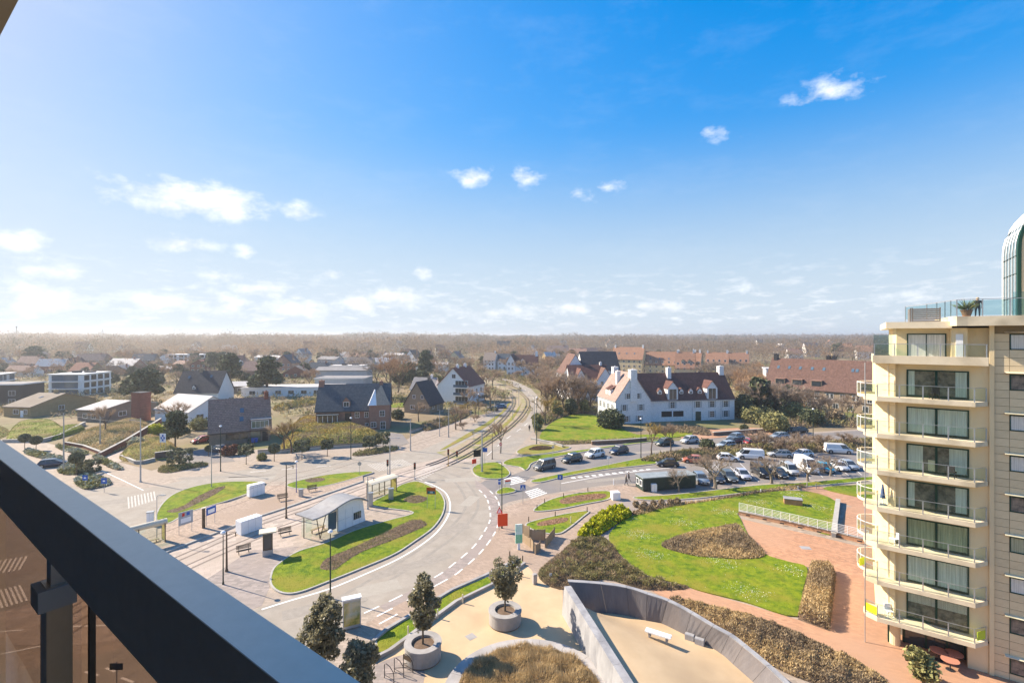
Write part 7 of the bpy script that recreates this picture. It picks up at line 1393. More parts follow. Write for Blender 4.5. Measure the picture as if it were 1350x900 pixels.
    for x, z in ((hl + .016, .42), (-hl - .006, .6)): q = MB(); q.cbox((x, 0, z), .01, .5, .11); link('number_plate', q.mesh('number_plate', 'white_paint'), t)
    return t
def car(kind, px, py, hd, color, label, name='parked_car', group=None, cat='car', z=.012):
    if kind not in CARS: t = CARS[kind] = make_car(kind); new = True
    else: t = dup(CARS[kind], (0, 0, 0)); new = False
    t.name = name; p = G(px, py); t.location = (p.x, p.y, z); t.rotation_euler = (0, 0, R(hd)); t['label'] = label; t['category'] = cat
    if group: t['group'] = group
    elif 'group' in t: del t['group']
    for c in t.children:
        if c.name.split('.')[0] in ('body', 'roof'):
            c.material_slots[0].link = 'OBJECT'; c.material_slots[0].material = paint(color)
    return t
WH = (.74, .75, .76); SI = (.42, .44, .46); DG = (.045, .048, .052); BK = (.012, .013, .016); NV = (.014, .024, .055); GB = (.16, .21, .28); RD = (.30, .02, .025); SB = (.05, .13, .24)
UP = 'cars parked along the upper side road'
car('mpv', 718, 618, 217, (.10, .105, .105), 'grey people carrier parked first on the upper side road', group=UP); car('suv', 754, 608.5, 216, (.02, .025, .032), 'very dark off roader behind the grey people carrier', group=UP); car('suv', 784, 602, 215, WH, 'white off roader parked between two dark cars', group=UP); car('suv', 816, 597.5, 214, NV, 'dark blue off roader parked last before the lamp post', group=UP)
car('suv', 876, 586.5, 208, (.025, .04, .032), 'dark green car parked behind the thin street trees', group=UP); car('suv', 909, 583.5, 205, SI, 'silver off roader with dark windows by the villa drive', group=UP)
car('hatch', 880, 614.5, 172, BK, 'black hatchback driving alone on the lower side road'); car('suv', 970, 579.5, 205, GB, 'blue grey off roader in the brick yard, rear one'); car('estate', 966, 584.5, 203, DG, 'dark grey estate car in the brick yard'); car('estate', 957, 589.5, 200, (.36, .42, .48), 'pale blue grey car in front of the brick yard'); car('estate', 995, 586, 10, RD, 'dark red estate car in front of the brick yard')
car('estate', 1027, 577.5, 195, (.28, .33, .38), 'pale blue grey car behind the round bush near the road'); car('hatch', 1045, 570.5, 190, BK, 'black car parked beside the road at the right, left of a pair'); car('hatch', 1054, 570, 190, BK, 'black car parked beside the road at the right, right of a pair')
car('hatch', 914, 609.5, 165, (.45, .13, .06), 'orange red hatchback half hidden by the bare bush'); car('hatch', 960, 607, -12, WH, 'white hatchback standing in the second row'); car('van', 989, 604.5, 165, WH, 'white passenger van in the second row', cat='van'); car('estate', 1028, 602, 168, SI, 'silver estate car behind the bare tree in the second row'); car('hatch', 1058, 601.5, 190, WH, 'white car mostly hidden behind brown bushes'); car('van', 1105, 597, -14, (.66, .68, .70), 'pale grey van at the back of the car park', cat='van')
RW = 'front row of the car park'
for kind, px, py, col, lab in (('estate', 924, 635, GB, 'blue grey estate at the left end of the front row'), ('hatch', 945, 633.5, DG, 'dark grey hatchback beside the bare tree trunk in the front row'), ('estate', 961, 632, (.09, .10, .095), 'grey green estate in the front row'), ('hatch', 979, 629.5, (.40, .43, .52), 'silver blue hatchback in the front row'), ('van', 1003, 626, BK, 'black van in the front row'), ('hatch', 1027, 627.5, (.02, .028, .034), 'dark hatchback beside the second tree trunk'), ('mpv', 1041, 623.5, SI, 'silver people carrier in the front row'), ('box', 1063, 620, WH, 'large white box van in the front row'), ('hatch', 1088, 620.5, (.01, .26, .42), 'bright blue car in the front row'), ('hatch', 1107, 618.5, (.55, .58, .62), 'pale silver hatchback right of the bright blue car'), ('hatch', 1119, 617, (.30, .34, .38), 'grey car at the right end of the front row')):
    car(kind, px, py, -94, col, lab, group=RW, cat='van' if kind in ('van', 'box') else 'car')
car('estate', 71, 614.5, 28, NV, 'dark blue car with pale roof beside the left flower bed'); car('hatch', 265, 583, -120, RD, 'red car in the drive of the brown roofed house'); car('hatch', 288, 595, 160, (.12, .13, .15), 'dark grey car behind the lamp post and red shrub'); car('hatch', 649, 541, 175, BK, 'black car in the shaded parking bay'); car('hatch', 660, 538, 175, SB, 'blue car in the shaded parking bay')
# bins beside the brown roofed house
for i, (px, py, m, lab) in enumerate(((329, 584, 'green_door', 'dark green wheeled bin by the brown roofed house'), (333.5, 583.5, 'blue', 'left blue wheeled bin by the brown roofed house'), (338, 583, 'blue', 'right blue wheeled bin by the brown roofed house'))):
    t = thing('wheeled_bin', lab, 'bin', G(px, py), R(15)); q = MB(); q.add([(-.25, -.3, .1), (.25, -.3, .1), (.25, .3, .1), (-.25, .3, .1), (-.32, -.36, 1.0), (.32, -.36, 1.0), (.32, .36, 1.0), (-.32, .36, 1.0)], [(3, 2, 1, 0), (0, 1, 5, 4), (1, 2, 6, 5), (2, 3, 7, 6), (3, 0, 4, 7)]); q.build('body', m, t); q = MB(); q.box(-.34, -.4, 1.0, .34, .38, 1.07); q.build('lid', m, t); q = MB(); q.tube([(-.28, .3, .1), (.28, .3, .1)], .1, 8); q.build('wheel', 'tyre', t)
# ---------------------------------------------------------------- PEOPLE
M['skin'] = mat('skin', (.42, .25, .18), None, rough=.6)
def person(px, py, rz, label, top, legs, hair, stride=.25, h=1.72, loc=None):
    v = []; e = []; r = []
    def ad(p, rad, par=None):
        v.append(p); r.append(rad)
        if par is not None: e.append((par, len(v) - 1))
        return len(v) - 1
    s = h / 1.75; pel = ad((0, 0, .95 * s), .135); sp = ad((0, .01, 1.18 * s), .13, pel); chs = ad((0, .0, 1.38 * s), .15, sp); nk = ad((0, .0, 1.50 * s), .055, chs); hd = ad((0, -.02, 1.60 * s), .095, nk); ad((0, -.01, 1.70 * s), .075, hd)
    ad((0, -.115, 1.60 * s), .02, hd)
    for sd in (-1, 1):
        hp = ad((sd * .09, 0, .90 * s), .10, pel); kn = ad((sd * .1, -stride * .4 * sd, .50 * s), .062, hp); an = ad((sd * .1, -stride * sd, .09 * s), .042, kn); ad((sd * .11, -stride * sd - .17, .04 * s), .038, an)
        so = ad((sd * .19, 0, 1.42 * s), .065, chs); el = ad((sd * .25, .03 + stride * .2 * sd, 1.14 * s), .045, so); wr = ad((sd * .25, -.08 + stride * .4 * sd, .90 * s), .03, el); pm = ad((sd * .25, -.11 + stride * .45 * sd, .84 * s), .03, wr)
        for k in range(4): ad((sd * .25 + (k - 1.5) * .018, -.13 + stride * .45 * sd, (.745 + .008 * abs(k - 1.4)) * s), .009, pm)
        ad((sd * .25 - sd * .03, -.16 + stride * .45 * sd, .81 * s), .009, pm)
    me = bpy.data.meshes.new('body'); me.from_pydata(v, e, []); ob = bpy.data.objects.new('body', me); COL.objects.link(ob); ob.modifiers.new('skin', 'SKIN'); me.skin_vertices[0].data[0].use_root = True
    for i, rr in enumerate(r): me.skin_vertices[0].data[i].radius = (rr, rr)
    ss = ob.modifiers.new('sub', 'SUBSURF'); ss.levels = 1; ss.render_levels = 1
    dg = bpy.context.evaluated_depsgraph_get(); m2 = bpy.data.meshes.new_from_object(ob.evaluated_get(dg)); bpy.data.objects.remove(ob); m2.materials.clear()
    for m_ in (top, legs, 'skin', 'black'): m2.materials.append(M[m_] if isinstance(m_, str) else m_)
    for p in m2.polygons:
        c = p.center; z = c.z / s; p.use_smooth = True
        p.material_index = 2 if z > 1.5 or (abs(c.x) > .2 and z < .9 and z > .6) else 3 if z < .1 else 1 if z < .93 and abs(c.x) < .2 else 0
    t = thing('person', label, 'person', loc if loc is not None else G(px, py), rz); link('body', m2, t)
    q = MB(); q.ball((0, .012, 1.665 * s), .1, .115, .10, 10, 6); q.build('hair', hair, t); return t
M['coat_dark'] = mat('dark_coat', (.03, .028, .032), None, rough=.9); M['coat_grey'] = mat('grey_coat', (.10, .10, .11), None, rough=.9); M['jeans'] = mat('dark_jeans', (.025, .032, .05), None, rough=.9); M['hair_d'] = mat('dark_hair', (.04, .025, .018), None, rough=.7); M['hair_l'] = mat('fair_hair', (.40, .30, .19), None, rough=.7)
person(825.5, 639.5, R(60), 'person in dark coat nearest the camera beside the yellow sign', 'coat_dark', 'jeans', 'hair_l'); person(829, 634.5, R(70), 'person in black walking a step behind the first one', 'coat_dark', 'coat_dark', 'hair_d'); person(840, 638.5, R(-60), 'person in brownish coat facing the pair by the site hut', mat('brown_coat', (.10, .055, .035), None, rough=.9), 'jeans', 'hair_d'); person(842.5, 638, R(-80), 'person in dark clothes standing close to the site hut', 'coat_dark', 'jeans', 'hair_d', .1)
person(698, 568.5, R(180), 'tiny person in dark clothes walking beside the far road', 'coat_dark', 'jeans', 'hair_d')
person(0, 0, A_RZ + R(180), 'fair haired person in dark jacket behind the roof terrace plant', 'coat_dark', 'coat_grey', 'hair_l', .05, h=1.4, loc=on_apt(.3, 1.3, 26.2))
def chair(label, loc, rz, m):
    t = thing('balcony_chair', label, 'chair', loc, rz); q = MB(); q.box(-.24, -.24, .42, .24, .24, .46); q.build('seat', m, t); q = MB(); q.box(-.24, .2, .47, .24, .25, .9); q.build('backrest', m, t)
    for x in (-.21, .21):
        for y in (-.21, .21): q = MB(); q.box(x - .02, y - .02, 0, x + .02, y + .02, .42); q.build('leg', m, t)
chair('white chair on the lowest balcony near its left corner', on_apt(-4.9, .75, zb(1) + .26), A_RZ + R(30), 'white_paint'); chair('white chair on the balcony below the parasol', on_apt(-4.6, .7, zb(3) + .26), A_RZ - R(40), 'white_paint'); chair('dark chair on the top balcony under the roof terrace', on_apt(-2.2, .7, zb(7) + .26), A_RZ + R(200), 'dark_metal'); chair('dark chair on the balcony above the parasol', on_apt(-1.2, .7, zb(5) + .26), A_RZ + R(160), 'dark_metal')
for i, (x, y) in enumerate(((-1.9, 1.0), (-1.0, 1.25), (-1.35, .1))):
    t = thing('cafe_table', ['salmon round table under the lowest balcony, left one', 'salmon round table under the lowest balcony, right one', 'salmon round table in front of the other two at the ground floor'][i], 'table', on_apt(x, y, .02)); q = MB(); q.cyl(0, 0, .72, .76, .55, n=18); q.build('table_top', mat('salmon', (.48, .22, .15), None, rough=.5), t); q = MB(); q.cyl(0, 0, 0, .72, .04, n=8); q.cyl(0, 0, 0.001, .04, .28, .26, 14); q.build('pedestal', 'dark_metal', t)
pr = thing('folded_parasol', 'folded blue parasol standing on a balcony corner', 'parasol', on_apt(-5.3, .9, zb(4) + .26)); q = MB(); q.cyl(0, 0, 0, 1.7, .03, n=8); q.build('pole', 'white_paint', pr); q = MB(); q.cyl(0, 0, .55, 1.65, .2, .05, 10); q.build('canopy', mat('blue_cloth', (.06, .10, .20), (.10, .15, .27), 6, .9), pr); q = MB(); q.cyl(0, 0, 0, .1, .28, .22, 12); q.build('base', 'concrete', pr)
for i, (x, y, k) in enumerate(((-6.05, .25, 1), (.4, .62, 1), (-6.6, 2.2, 2))):
    t = thing('yellow_screen', ['yellow cloth screen tied to the lowest balcony at its left end', 'yellow cloth screen tied to the lowest balcony at its right end', 'yellow cloth on the round side balcony above'][i], 'screen', on_apt(x, y, zb(k) + .4), A_RZ + (R(52) if i == 1 else R(-30) if i == 0 else R(60))); q = MB(); q.box(-.42, -.01, 0, .42, .01, .62); q.build('cloth', 'yellow', t); q = MB(); q.box(-.42, -.014, .02, .42, .014, .05); q.box(-.42, -.014, .57, .42, .014, .6); q.build('hem', 'yellow', t)
# ---------------------------------------------------------------- TREES AND SHRUBS
FOOT = [(o.matrix_basis.inverted(), o) for o in COL.objects if o.parent is None and o.type == 'EMPTY' and o.get('category') in ('house', 'apartment block', 'tower')]
def size_of(o):
    xs = [0, 8]; ys = [0, 8]
    for c in o.children:
        if c.name.startswith(('wall', 'storey', 'roof')) and c.data:
            for v in c.data.vertices[:40]: p = c.matrix_basis @ v.co; xs.append(p.x); ys.append(p.y)
    return min(xs), max(xs), min(ys), max(ys)
FT = [(inv, *size_of(o)) for inv, o in FOOT]
jp = [(p[0], p[1]) for p in junction]
def clear(p, front_m=7, side=2.0):
    for inv, x0, x1, y0, y1 in FT:
        q = inv @ p
        if x0 - side < q.x < x1 + side and y0 - front_m < q.y < y1 + side: return False
    return True
# clipped standard trees
def clip_tree(px, py, ctop, label, r=1.05, box=False, flat=.85):
    p = G(px, py); top = Zat(ctop, p.y); t = thing('clipped_tree', label, 'tree', p); c = top - r * flat; q = MB(); q.tube([(0, 0, -.05), (.02, 0, c * .6), (0, 0, c)], [.07, .055, .05], 6); q.build('trunk', 'bark', t)
    g = np.random.default_rng(int(px)); n = 1500; u = rsph(g, n)
    if box: u = np.sign(u) * np.abs(u) ** .45; u /= np.maximum(np.abs(u).max(1), .6)[:, None]
    C = u * g.uniform(.55, 1, (n, 1)) ** .4 * np.array([r, r, r * flat]) + np.array([0, 0, c]); V, F = leafcards(g, C, .24, 1.5); link('crown', npmesh('crown', V, F, 'leaf_clip'), t); return t
for a in ((32.5, 593, 571.5, 'clipped ball tree farthest left beside the first flower bed'), (47.5, 593.5, 574.5, 'second clipped ball tree beside the first flower bed'), (101, 626, 596, 'clipped ball tree in the middle flower bed', 1.15), (118, 622, 607, 'low clipped box tree above the blue parking sign', 1.25, True), (237.5, 614, 592.5, 'broad clipped tree in the long dark hedge', 1.6, True, .7),
          (324.5, 612, 586, 'first clipped tree right of the red shrub', 1.05, True), (361.5, 608, 584.5, 'second clipped tree below the yellow bank', 1.1, False), (398, 605.5, 581, 'third clipped tree below the yellow bank', 1.15, True), (431.5, 601.5, 580, 'fourth clipped tree near the dark green lamp post', .95, True), (487, 593, 575.5, 'clipped tree right of the dark green lamp post', 1.15, True), (505, 589, 570.5, 'tallest clipped box tree beside the paved drive', 1.3, True), (275, 601, 587, 'small clipped tree by the slim grey mast', .7)):
    clip_tree(*a)
PF = ('leaf_pale', 'leaf_olive')
for i, (poly, lab) in enumerate((([(33, 594), (45, 594), (65, 600), (82, 603), (80, 608), (66, 607), (45, 602), (33, 598)], 'pale flowering bed in front of the first two ball trees'), ([(73, 588), (84, 588), (105, 594), (116, 597), (112, 600), (98, 598), (80, 593)], 'narrow pale bed along the pale driveway'), ([(76, 620), (85, 612), (98, 606), (110, 612), (112, 622), (95, 626), (80, 624)], 'yellowish bed around the middle ball tree'), ([(122, 603), (130, 602), (145, 608), (158, 615), (162, 619), (152, 619), (138, 613)], 'pale bed in front of the signboard bank'), ([(98, 636), (105, 629), (125, 628), (142, 633), (146, 638), (135, 642), (112, 645)], 'pale bed with the blue parking sign'))):
    bed(S(poly, 3), .8, 34, PF, .1, 90 + i, .38, 'flower_bed', lab, 'flower bed', tw=False, edge=.7)
bed(S([(208, 622), (215, 615), (240, 613), (262, 611.5), (273, 611), (272, 614), (250, 618), (225, 623)], 3), .8, 60, ('heather_green', 'leaf_olive'), .05, 97, .35, 'low_hedge', 'long low dark hedge under the broad clipped tree', 'hedge', edge=.5)
bed(S([(464, 600), (475, 596), (500, 592), (522, 590), (523, 593), (500, 598), (475, 601)], 3), .9, 60, ('heather_green', 'leaf_olive'), .05, 98, .35, 'low_hedge', 'low grey green hedge in the pavement by the paved drive', 'hedge', edge=.5)
if 0: bed(S([(374, 594), (400, 590.5), (450, 587.5), (495, 582.5), (495, 578), (470, 568), (440, 560), (412, 560), (395, 566), (378, 580)], 3), 2.3, 26, ('gold_heather', 'heather'), .3, 99, .5, 'heather_bank', 'golden heather bank in front of the red brick house', 'plants', edge=9)
bed(S([(560, 568), (585, 562), (610, 552), (620, 545), (600, 548), (570, 556), (555, 560)], 3), 1.3, 18, ('heather', 'heather_green'), .1, 100, .6, 'garden_shrubs', 'brown shrubs in the front garden of the tan gabled house', 'plants', edge=1.5)
if 0: bed(S([(95, 582), (120, 588), (150, 593), (180, 577), (175, 562), (150, 562), (110, 572)], 3), 2.6, 12, ('heather', 'straw'), .4, 101, .6, 'dune_plants', 'tan dune grasses on the garden mound left of the brick wall', 'plants', edge=10)
leafy('round_bush', 'huge round dark clipped bush on the villa lawn', 'bush', 51, [(0, 0, 2.2, 3.5, 3.5, 2.5)], 5200, .42, 'leaf_dark', (1.5, .15), loc=G(805.5, 563.5))
leafy('red_shrub', 'reddish brown shrub behind the green lamp post', 'shrub', 52, [(0, 0, 1, 1.6, 1.3, 1.1), (1, .4, 1.2, 1, 1, 1)], 900, .3, mat('red_leaf', (.16, .06, .035), (.25, .11, .07), .5, .8, island=.4), None, loc=G(302, 600))
for px, py, r, lab, m in ((992, 557, 3.0, 'grey green rounded bush right of the villa', 'leaf_olive'), (1020, 569, 3.4, 'round olive bush beside the road at the right', 'leaf_olive'), (981, 567, 1.0, 'small dark clipped bush on the villa forecourt lawn', 'leaf_dark'), (932, 592, 1.6, 'small dark green bush beside the silver off roader', 'leaf_dark'), (1070, 560, 3.0, 'dark green bush in front of the rust roofed terrace', 'leaf_dark'), (1045, 552, 3.4, 'green shrub left of the dark bush by the terrace', 'leaf_olive'), (524, 552, 1.9, 'dark column shaped bush by the tan gabled house', 'leaf_dark'), (262, 566, 2.2, 'olive bush left of the brown roofed house', 'leaf_olive'), (180, 590, 1.6, 'pale shrub on the dune garden', 'leaf_pale'), (205, 572, 1.8, 'yellow green shrub by the chimney tower', 'leaf_yellow'), (345, 606, .9, 'tiny yellow plant in the pavement opening', 'leaf_olive'), (1100, 556, 2.6, 'brown bush below the rust roofed terrace', 'heather'), (1010, 553, 2.6, 'green bush under the ivy clad trees', 'leaf_dark')):
    leafy('bush', lab, 'bush', int(px), [(0, 0, r * .7, r, r, r * .8), (r * .5, 0, r * .6, r * .6, r * .7, r * .6)], int(500 + 450 * r), .16 + .07 * r, m, None, loc=G(px, py))
def pine(seed, h, w, name='pine_tree', lab='dark pine'):
    g = np.random.default_rng(seed); bl_ = []
    for i in range(13): t = i / 12; q = w * (1 - t * .55) * g.uniform(.3, .75); a = i * 2.4; bl_.append((q * math.cos(a), q * math.sin(a), h * (.35 + .58 * t), w * .42 * g.uniform(.8, 1.2), w * .42, h * .085))
    return leafy(name, lab, 'tree', seed, bl_, 2600, .55, 'leaf_dark', (h * .6, h * .022), 'bark', up=.5)
PINES = [pine(201, 11, 4.6), pine(202, 13, 4.2), pine(203, 9, 4.4)]
def dense(seed, h, w, m):
    g = np.random.default_rng(seed); return leafy('evergreen_tree', 'evergreen', 'tree', seed, crown_blobs(g, 12, w, h * .12, h * .86, w * .5, 1.1), 2600, .5, m, (h * .4, .16))
EVG = [dense(211, 9, 2.6, 'leaf_dark'), dense(212, 7.5, 3.0, 'leaf_dark'), dense(213, 7, 2.6, 'leaf_olive')]
BARE = [bare_tree(300, 9, .95, .17, 'twig', 4, 9, 1.0, .055), bare_tree(301, 11, .8, .2, 'twig_grey', 4, 9, 1.1, .06), bare_tree(302, 8, 1.05, .16, 'twig', 4, 10, 1.0, .055), bare_tree(303, 12, .75, .2, 'twig_orange', 4, 9, 1.1, .065), bare_tree(304, 7, 1.1, .15, 'twig_grey', 4, 10, .9, .05, .15), bare_tree(305, 9, .85, .17, 'twig_orange', 4, 9, 1.0, .055)]
STREET = bare_tree(310, 5.2, .9, .085, 'twig', 3, 26, .75, .032, .33); PARK = bare_tree(311, 5.0, 1.15, .2, 'twig', 4, 5, .95, .03, .28, 'bark_grey'); GOLD = bare_tree(312, 5.5, .85, .09, mat('twig_gold', (.30, .21, .06), (.38, .27, .10), .3, .95, island=.35), 3, 22, .8, .035, .3)
BUSHB = bare_tree(313, 3.2, 1.2, .08, 'twig', 3, 30, .9, .045, .08, name='bare_shrub')
USED = set()
def plant(proto, loc, label, h=None, rz=None, group=None, base_h=None, wid=None):
    s = (h / base_h) if h else 1.0; sc = (s * (wid or 1), s * (wid or 1), s); rz = rnd.uniform(0, 6.28) if rz is None else rz
    if proto.name not in USED:
        USED.add(proto.name); proto.location = loc; proto.rotation_euler = (0, 0, rz); proto.scale = sc; o = proto; o['label'] = label
        if group: o['group'] = group
    else: o = dup(proto, loc, rz, label, None, sc)
    if group: o['group'] = group
    elif 'group' in o: del o['group']
    return o
def at(proto, px, py, top, label, base_h, wid=None, group=None):
    p = G(px, py); return plant(proto, p, label, Zat(top, p.y), None, group, base_h, wid)
at(STREET, 659.8, 597, 557, 'small brown street tree beside the near end of the tracks', 5.2); at(GOLD, 859, 599, 556, 'left thin yellowish tree in front of the villa', 5.5, 1.0); at(STREET, 884, 598.5, 558, 'right thin brown tree in front of the villa', 5.2, 1.0)
at(PARK, 943, 644, 597, 'bare spreading tree at the left of the parked row', 5.0, 1.05); at(PARK, 1017, 637, 600, 'bare spreading tree in the middle of the parked row', 5.0, 1.1); at(PARK, 1065, 634, 604, 'bare spreading tree before the white box van', 5.0, 1.1); at(PARK, 1095, 627, 600, 'bare spreading tree before the bright blue car', 5.0, 1.15); at(PARK, 894.5, 648, 616, 'young bare tree with thick trunk beside the site hut', 5.0, .8)
at(GOLD, 384, 597, 553, 'yellowish bare tree on the bank beside the brown roofed house', 5.5, 1.3); at(STREET, 374, 596, 556, 'grey bare tree at the corner of the brown roofed house', 5.2, 1.3); at(STREET, 617, 545, 512, 'pinkish bare tree before the red roofed apartment house', 5.2, 1.2); at(GOLD, 627, 547, 526, 'orange shrub like tree at the road by the apartment house', 5.5, 1.4); at(STREET, 552, 556, 530, 'bare tree in front of the tan gable', 5.2, 1.3); at(STREET, 138, 575, 535, 'bare tree on the green bank of the white bungalow', 5.2, 1.1); at(STREET, 236, 570, 530, 'pink grey bare tree before the pale bungalow', 5.2, 1.5); at(STREET, 646, 540, 508, 'bare tree beside the track behind the apartment house', 5.2, 1.1)
for i, (px, py, top) in enumerate(((1000, 596, 570), (1035, 600, 578), (1058, 597, 573), (1085, 592, 574), (1115, 588, 572))): at(BUSHB, px, py, top, 'brown bare shrub in the band between car park and road', 3.2, 1.5, 'bare shrubs above the car park')
for px, py, top, b, w, lab in ((231, 592, 541, 0, .85, 'dark pine tree beside the white signboard'), (303, 512, 466, 1, 1.3, 'big dark pine left of the twin pines'), (352, 522, 470, 1, 1.25, 'big dark pine in the garden behind the low pale building'), (336, 521, 494, 2, 1.1, 'rounded grey green pine under the big pine'), (192, 535, 486, 0, 1.2, 'broad pine with pale lit crown behind the brick tower'), (175, 532, 500, 2, 1.2, 'olive pine left of the broad pine'), (45, 483, 456, 0, 1.3, 'lone round dark tree rising left before the wood'), (542, 510, 478, 1, 1.0, 'dark pine right of the russet tree'), (560, 502, 462, 1, 1.0, 'dark pine beyond the white gabled houses'), (283, 492, 466, 0, 1.3, 'dark pine at the end of the long white block')):
    at(PINES[b], px, py, top, lab, [11, 13, 9][b], w)
for px, py, top, b, lab in ((1002, 549, 497, 0, 'slim dark ivy clad tree right of the villa'), (1042, 545, 508, 0, 'dark cypress in front of the rust roofed terrace'), (982, 551, 520, 1, 'dark evergreen close to the villa corner'), (972, 550, 524, 1, 'low evergreen behind the villa corner'), (1016, 548, 522, 1, 'ivy mass under the bare trees by the terrace'), (752, 546, 525, 1, 'dark evergreen at the left corner of the villa lawn'), (770, 544, 527, 2, 'olive evergreen beside the villa side wall'), (733, 549, 528, 2, 'olive bush at the lawn edge near the far road'), (708, 566, 545, 2, 'low olive shrub between the road and villa lawn'), (1103, 472, 452, 0, 'dark round tree beside the orange house')):
    at(EVG[b], px, py, top, lab, [9, 7.5, 7][b])
for px, py, top, k in ((1022, 550, 506, 0), (1034, 552, 502, 1), (1052, 551, 512, 2), (1062, 549, 508, 0), (1078, 551, 516, 2), (1092, 552, 520, 1), (1012, 546, 500, 1), (1005, 551, 504, 2), (1110, 552, 522, 0), (1125, 552, 519, 2)): at(BARE[k], px, py, top, 'bare tree standing in front of the rust roofed terrace', [9, 11, 8][k], 1.0, 'bare trees in front of the terrace')
at(BARE[3], 515, 520, 466, 'large russet bare tree left of the dark pine', 12, 1.15); at(BARE[3], 525, 517, 470, 'second large russet tree behind the brick house', 12, 1.1)
for i, (px, py, top, pr_) in enumerate(((601, 566, 536, 0), (607, 557, 530, 1), (640, 522, 492, 0), (650, 513, 487, 0), (630, 506, 480, 0), (722, 541, 500, 0), (727, 528, 488, 0), (722, 515, 482, 0), (706, 506, 478, 0), (690, 500, 474, 0), (671, 494, 471, 0), (718, 560, 522, 1), (612, 498, 472, 0), (600, 494, 470, 0), (735, 535, 490, 0), (714, 522, 486, 0))):
    at((STREET, GOLD)[pr_], px, py, top, 'bare roadside tree along the curving far road', (5.2, 5.5)[pr_], 1.4, 'bare trees along the curving far road')
for i, (px, py) in enumerate(((716, 552), (722, 536), (724, 522), (716, 512), (700, 503), (684, 498), (632, 540), (626, 556), (610, 566), (640, 529))): at(BUSHB, px, py, py - 9, 'low bare shrub at the edge of the curving far road', 3.2, 1.6, 'low shrubs along the curving far road')
BH = [9, 11, 8, 12, 7, 9]
import re
HOUSES = [(o.location.copy(), re.split(r' with | behind | beside | under | left of | right of | at the | and | of | on the | in the | far | beyond | between ', o['label'])[0]) for o in COL.objects if o.parent is None and o.get('category') in ('house', 'apartment block')]
def near(p):
    return min(HOUSES, key=lambda h: (h[0] - p).length)[1]
cnt = 0
def mid(n, x0, x1, y0, y1, hmin, hmax, pine_p, seed, group, lab, front_m=6, road=True):
    global cnt
    r = random.Random(seed); k = 0; tries = 0
    while k < n and tries < n * 12:
        tries += 1; px = r.uniform(x0, x1); d = r.uniform(FOC * EYE / (y1 - HY), FOC * EYE / (y0 - HY)); p = Vector(((px - CX) * d / FOC, d, 0))
        if not clear(p, front_m): continue
        if inpoly(jp, np.array([p.x]), np.array([p.y]))[0] or inpoly([(q[0], q[1]) for q in ballast], np.array([p.x]), np.array([p.y]))[0]: continue
        h = r.uniform(hmin, hmax); k += 1; cnt += 1
        if r.random() < pine_p: j = r.randrange(3); plant(PINES[j], p, ('tall' if h > (hmin + hmax) / 2 else 'low') + ' dark pine near the ' + near(p), h * .9, None, 'dark pines among the far houses', [11, 13, 9][j], 1.15)
        else: j = r.randrange(6); plant(BARE[j], p, lab if 'thicket' in lab or 'terrace' in lab else ('tall ' if h > (hmin + hmax) / 2 else 'low ') + ['brown', 'grey', 'brown', 'russet', 'grey', 'russet'][j] + ' bare tree near the ' + near(p), h, None, group, BH[j], 1.15)
for px, py, top, k in ((742, 543, 492, 0), (752, 541, 488, 1), (761, 540, 494, 2), (770, 541, 497, 0), (778, 541, 500, 4), (735, 541, 496, 5)): at(BARE[k], px, py, top, 'bare tree screening the white manor', BH[k], 1.1, 'bare trees screening the white manor')
_e = random.Random(5); _k = 0
while _k < 46:
    px = _e.uniform(-20, 590); d = _e.uniform(215, 480); p = Vector(((px - CX) * d / FOC, d, 0))
    if not clear(p, 6): continue
    _k += 1; j = _e.randrange(3); plant(EVG[j], p, ['dark', 'spreading dark', 'olive'][j] + ' evergreen near the ' + near(p), _e.uniform(5, 10), None, 'evergreens among the far houses', [9, 7.5, 7][j], 1.2)
ML = 'bare winter tree among the far houses'; MG = 'bare winter trees among the far houses'
mid(90, -20, 560, 473, 484, 8, 14, .34, 1, MG, ML, 4); mid(64, -20, 420, 484, 512, 5, 10, .24, 2, MG, ML, 9); mid(28, 470, 640, 476, 512, 8, 13, .2, 3, MG, ML, 8)
mid(62, 700, 782, 482, 545, 6, 10, .03, 4, 'bare trees left of the villa', 'bare tree in the thicket left of the villa', 2); mid(30, 640, 760, 472, 492, 9, 14, .15, 5, MG, ML, 6); mid(42, 960, 1022, 500, 540, 7, 11, .03, 6, 'bare trees right of the villa', 'bare tree in the thicket right of the villa', 1)
mid(40, 760, 1140, 468, 484, 9, 14, .06, 7, MG, ML, 7); mid(14, 1020, 1130, 534, 552, 3, 5, 0, 8, 'low bare trees before the terrace', 'low bare tree at the foot of the terrace', 1); mid(22, 900, 1010, 486, 500, 7, 10, .0, 9, MG, ML, 4)
bed(S([(1015, 560), (1040, 555), (1080, 553), (1150, 556), (1150, 564), (1090, 562), (1050, 566), (1020, 566)], 3), 1.8, 9, ('heather', 'heather_green'), .1, 131, .8, 'thicket', 'brown thicket below the rust roofed terrace', 'plants', edge=2)
bed(S([(712, 552), (722, 545), (745, 540), (785, 540), (785, 546), (760, 545), (735, 552), (718, 560)], 3), 2.0, 10, ('heather', 'heather_green'), .1, 132, .8, 'thicket', 'brown undergrowth at the rear edge of the villa lawn', 'plants', edge=2)
bed(S([(622, 492), (680, 502), (712, 514), (722, 528), (740, 528), (730, 510), (690, 497), (640, 488)], 3), 1.6, 5, ('heather_green', 'heather'), .1, 133, .9, 'thicket', 'olive scrub along the outside of the road bend', 'plants', edge=2)
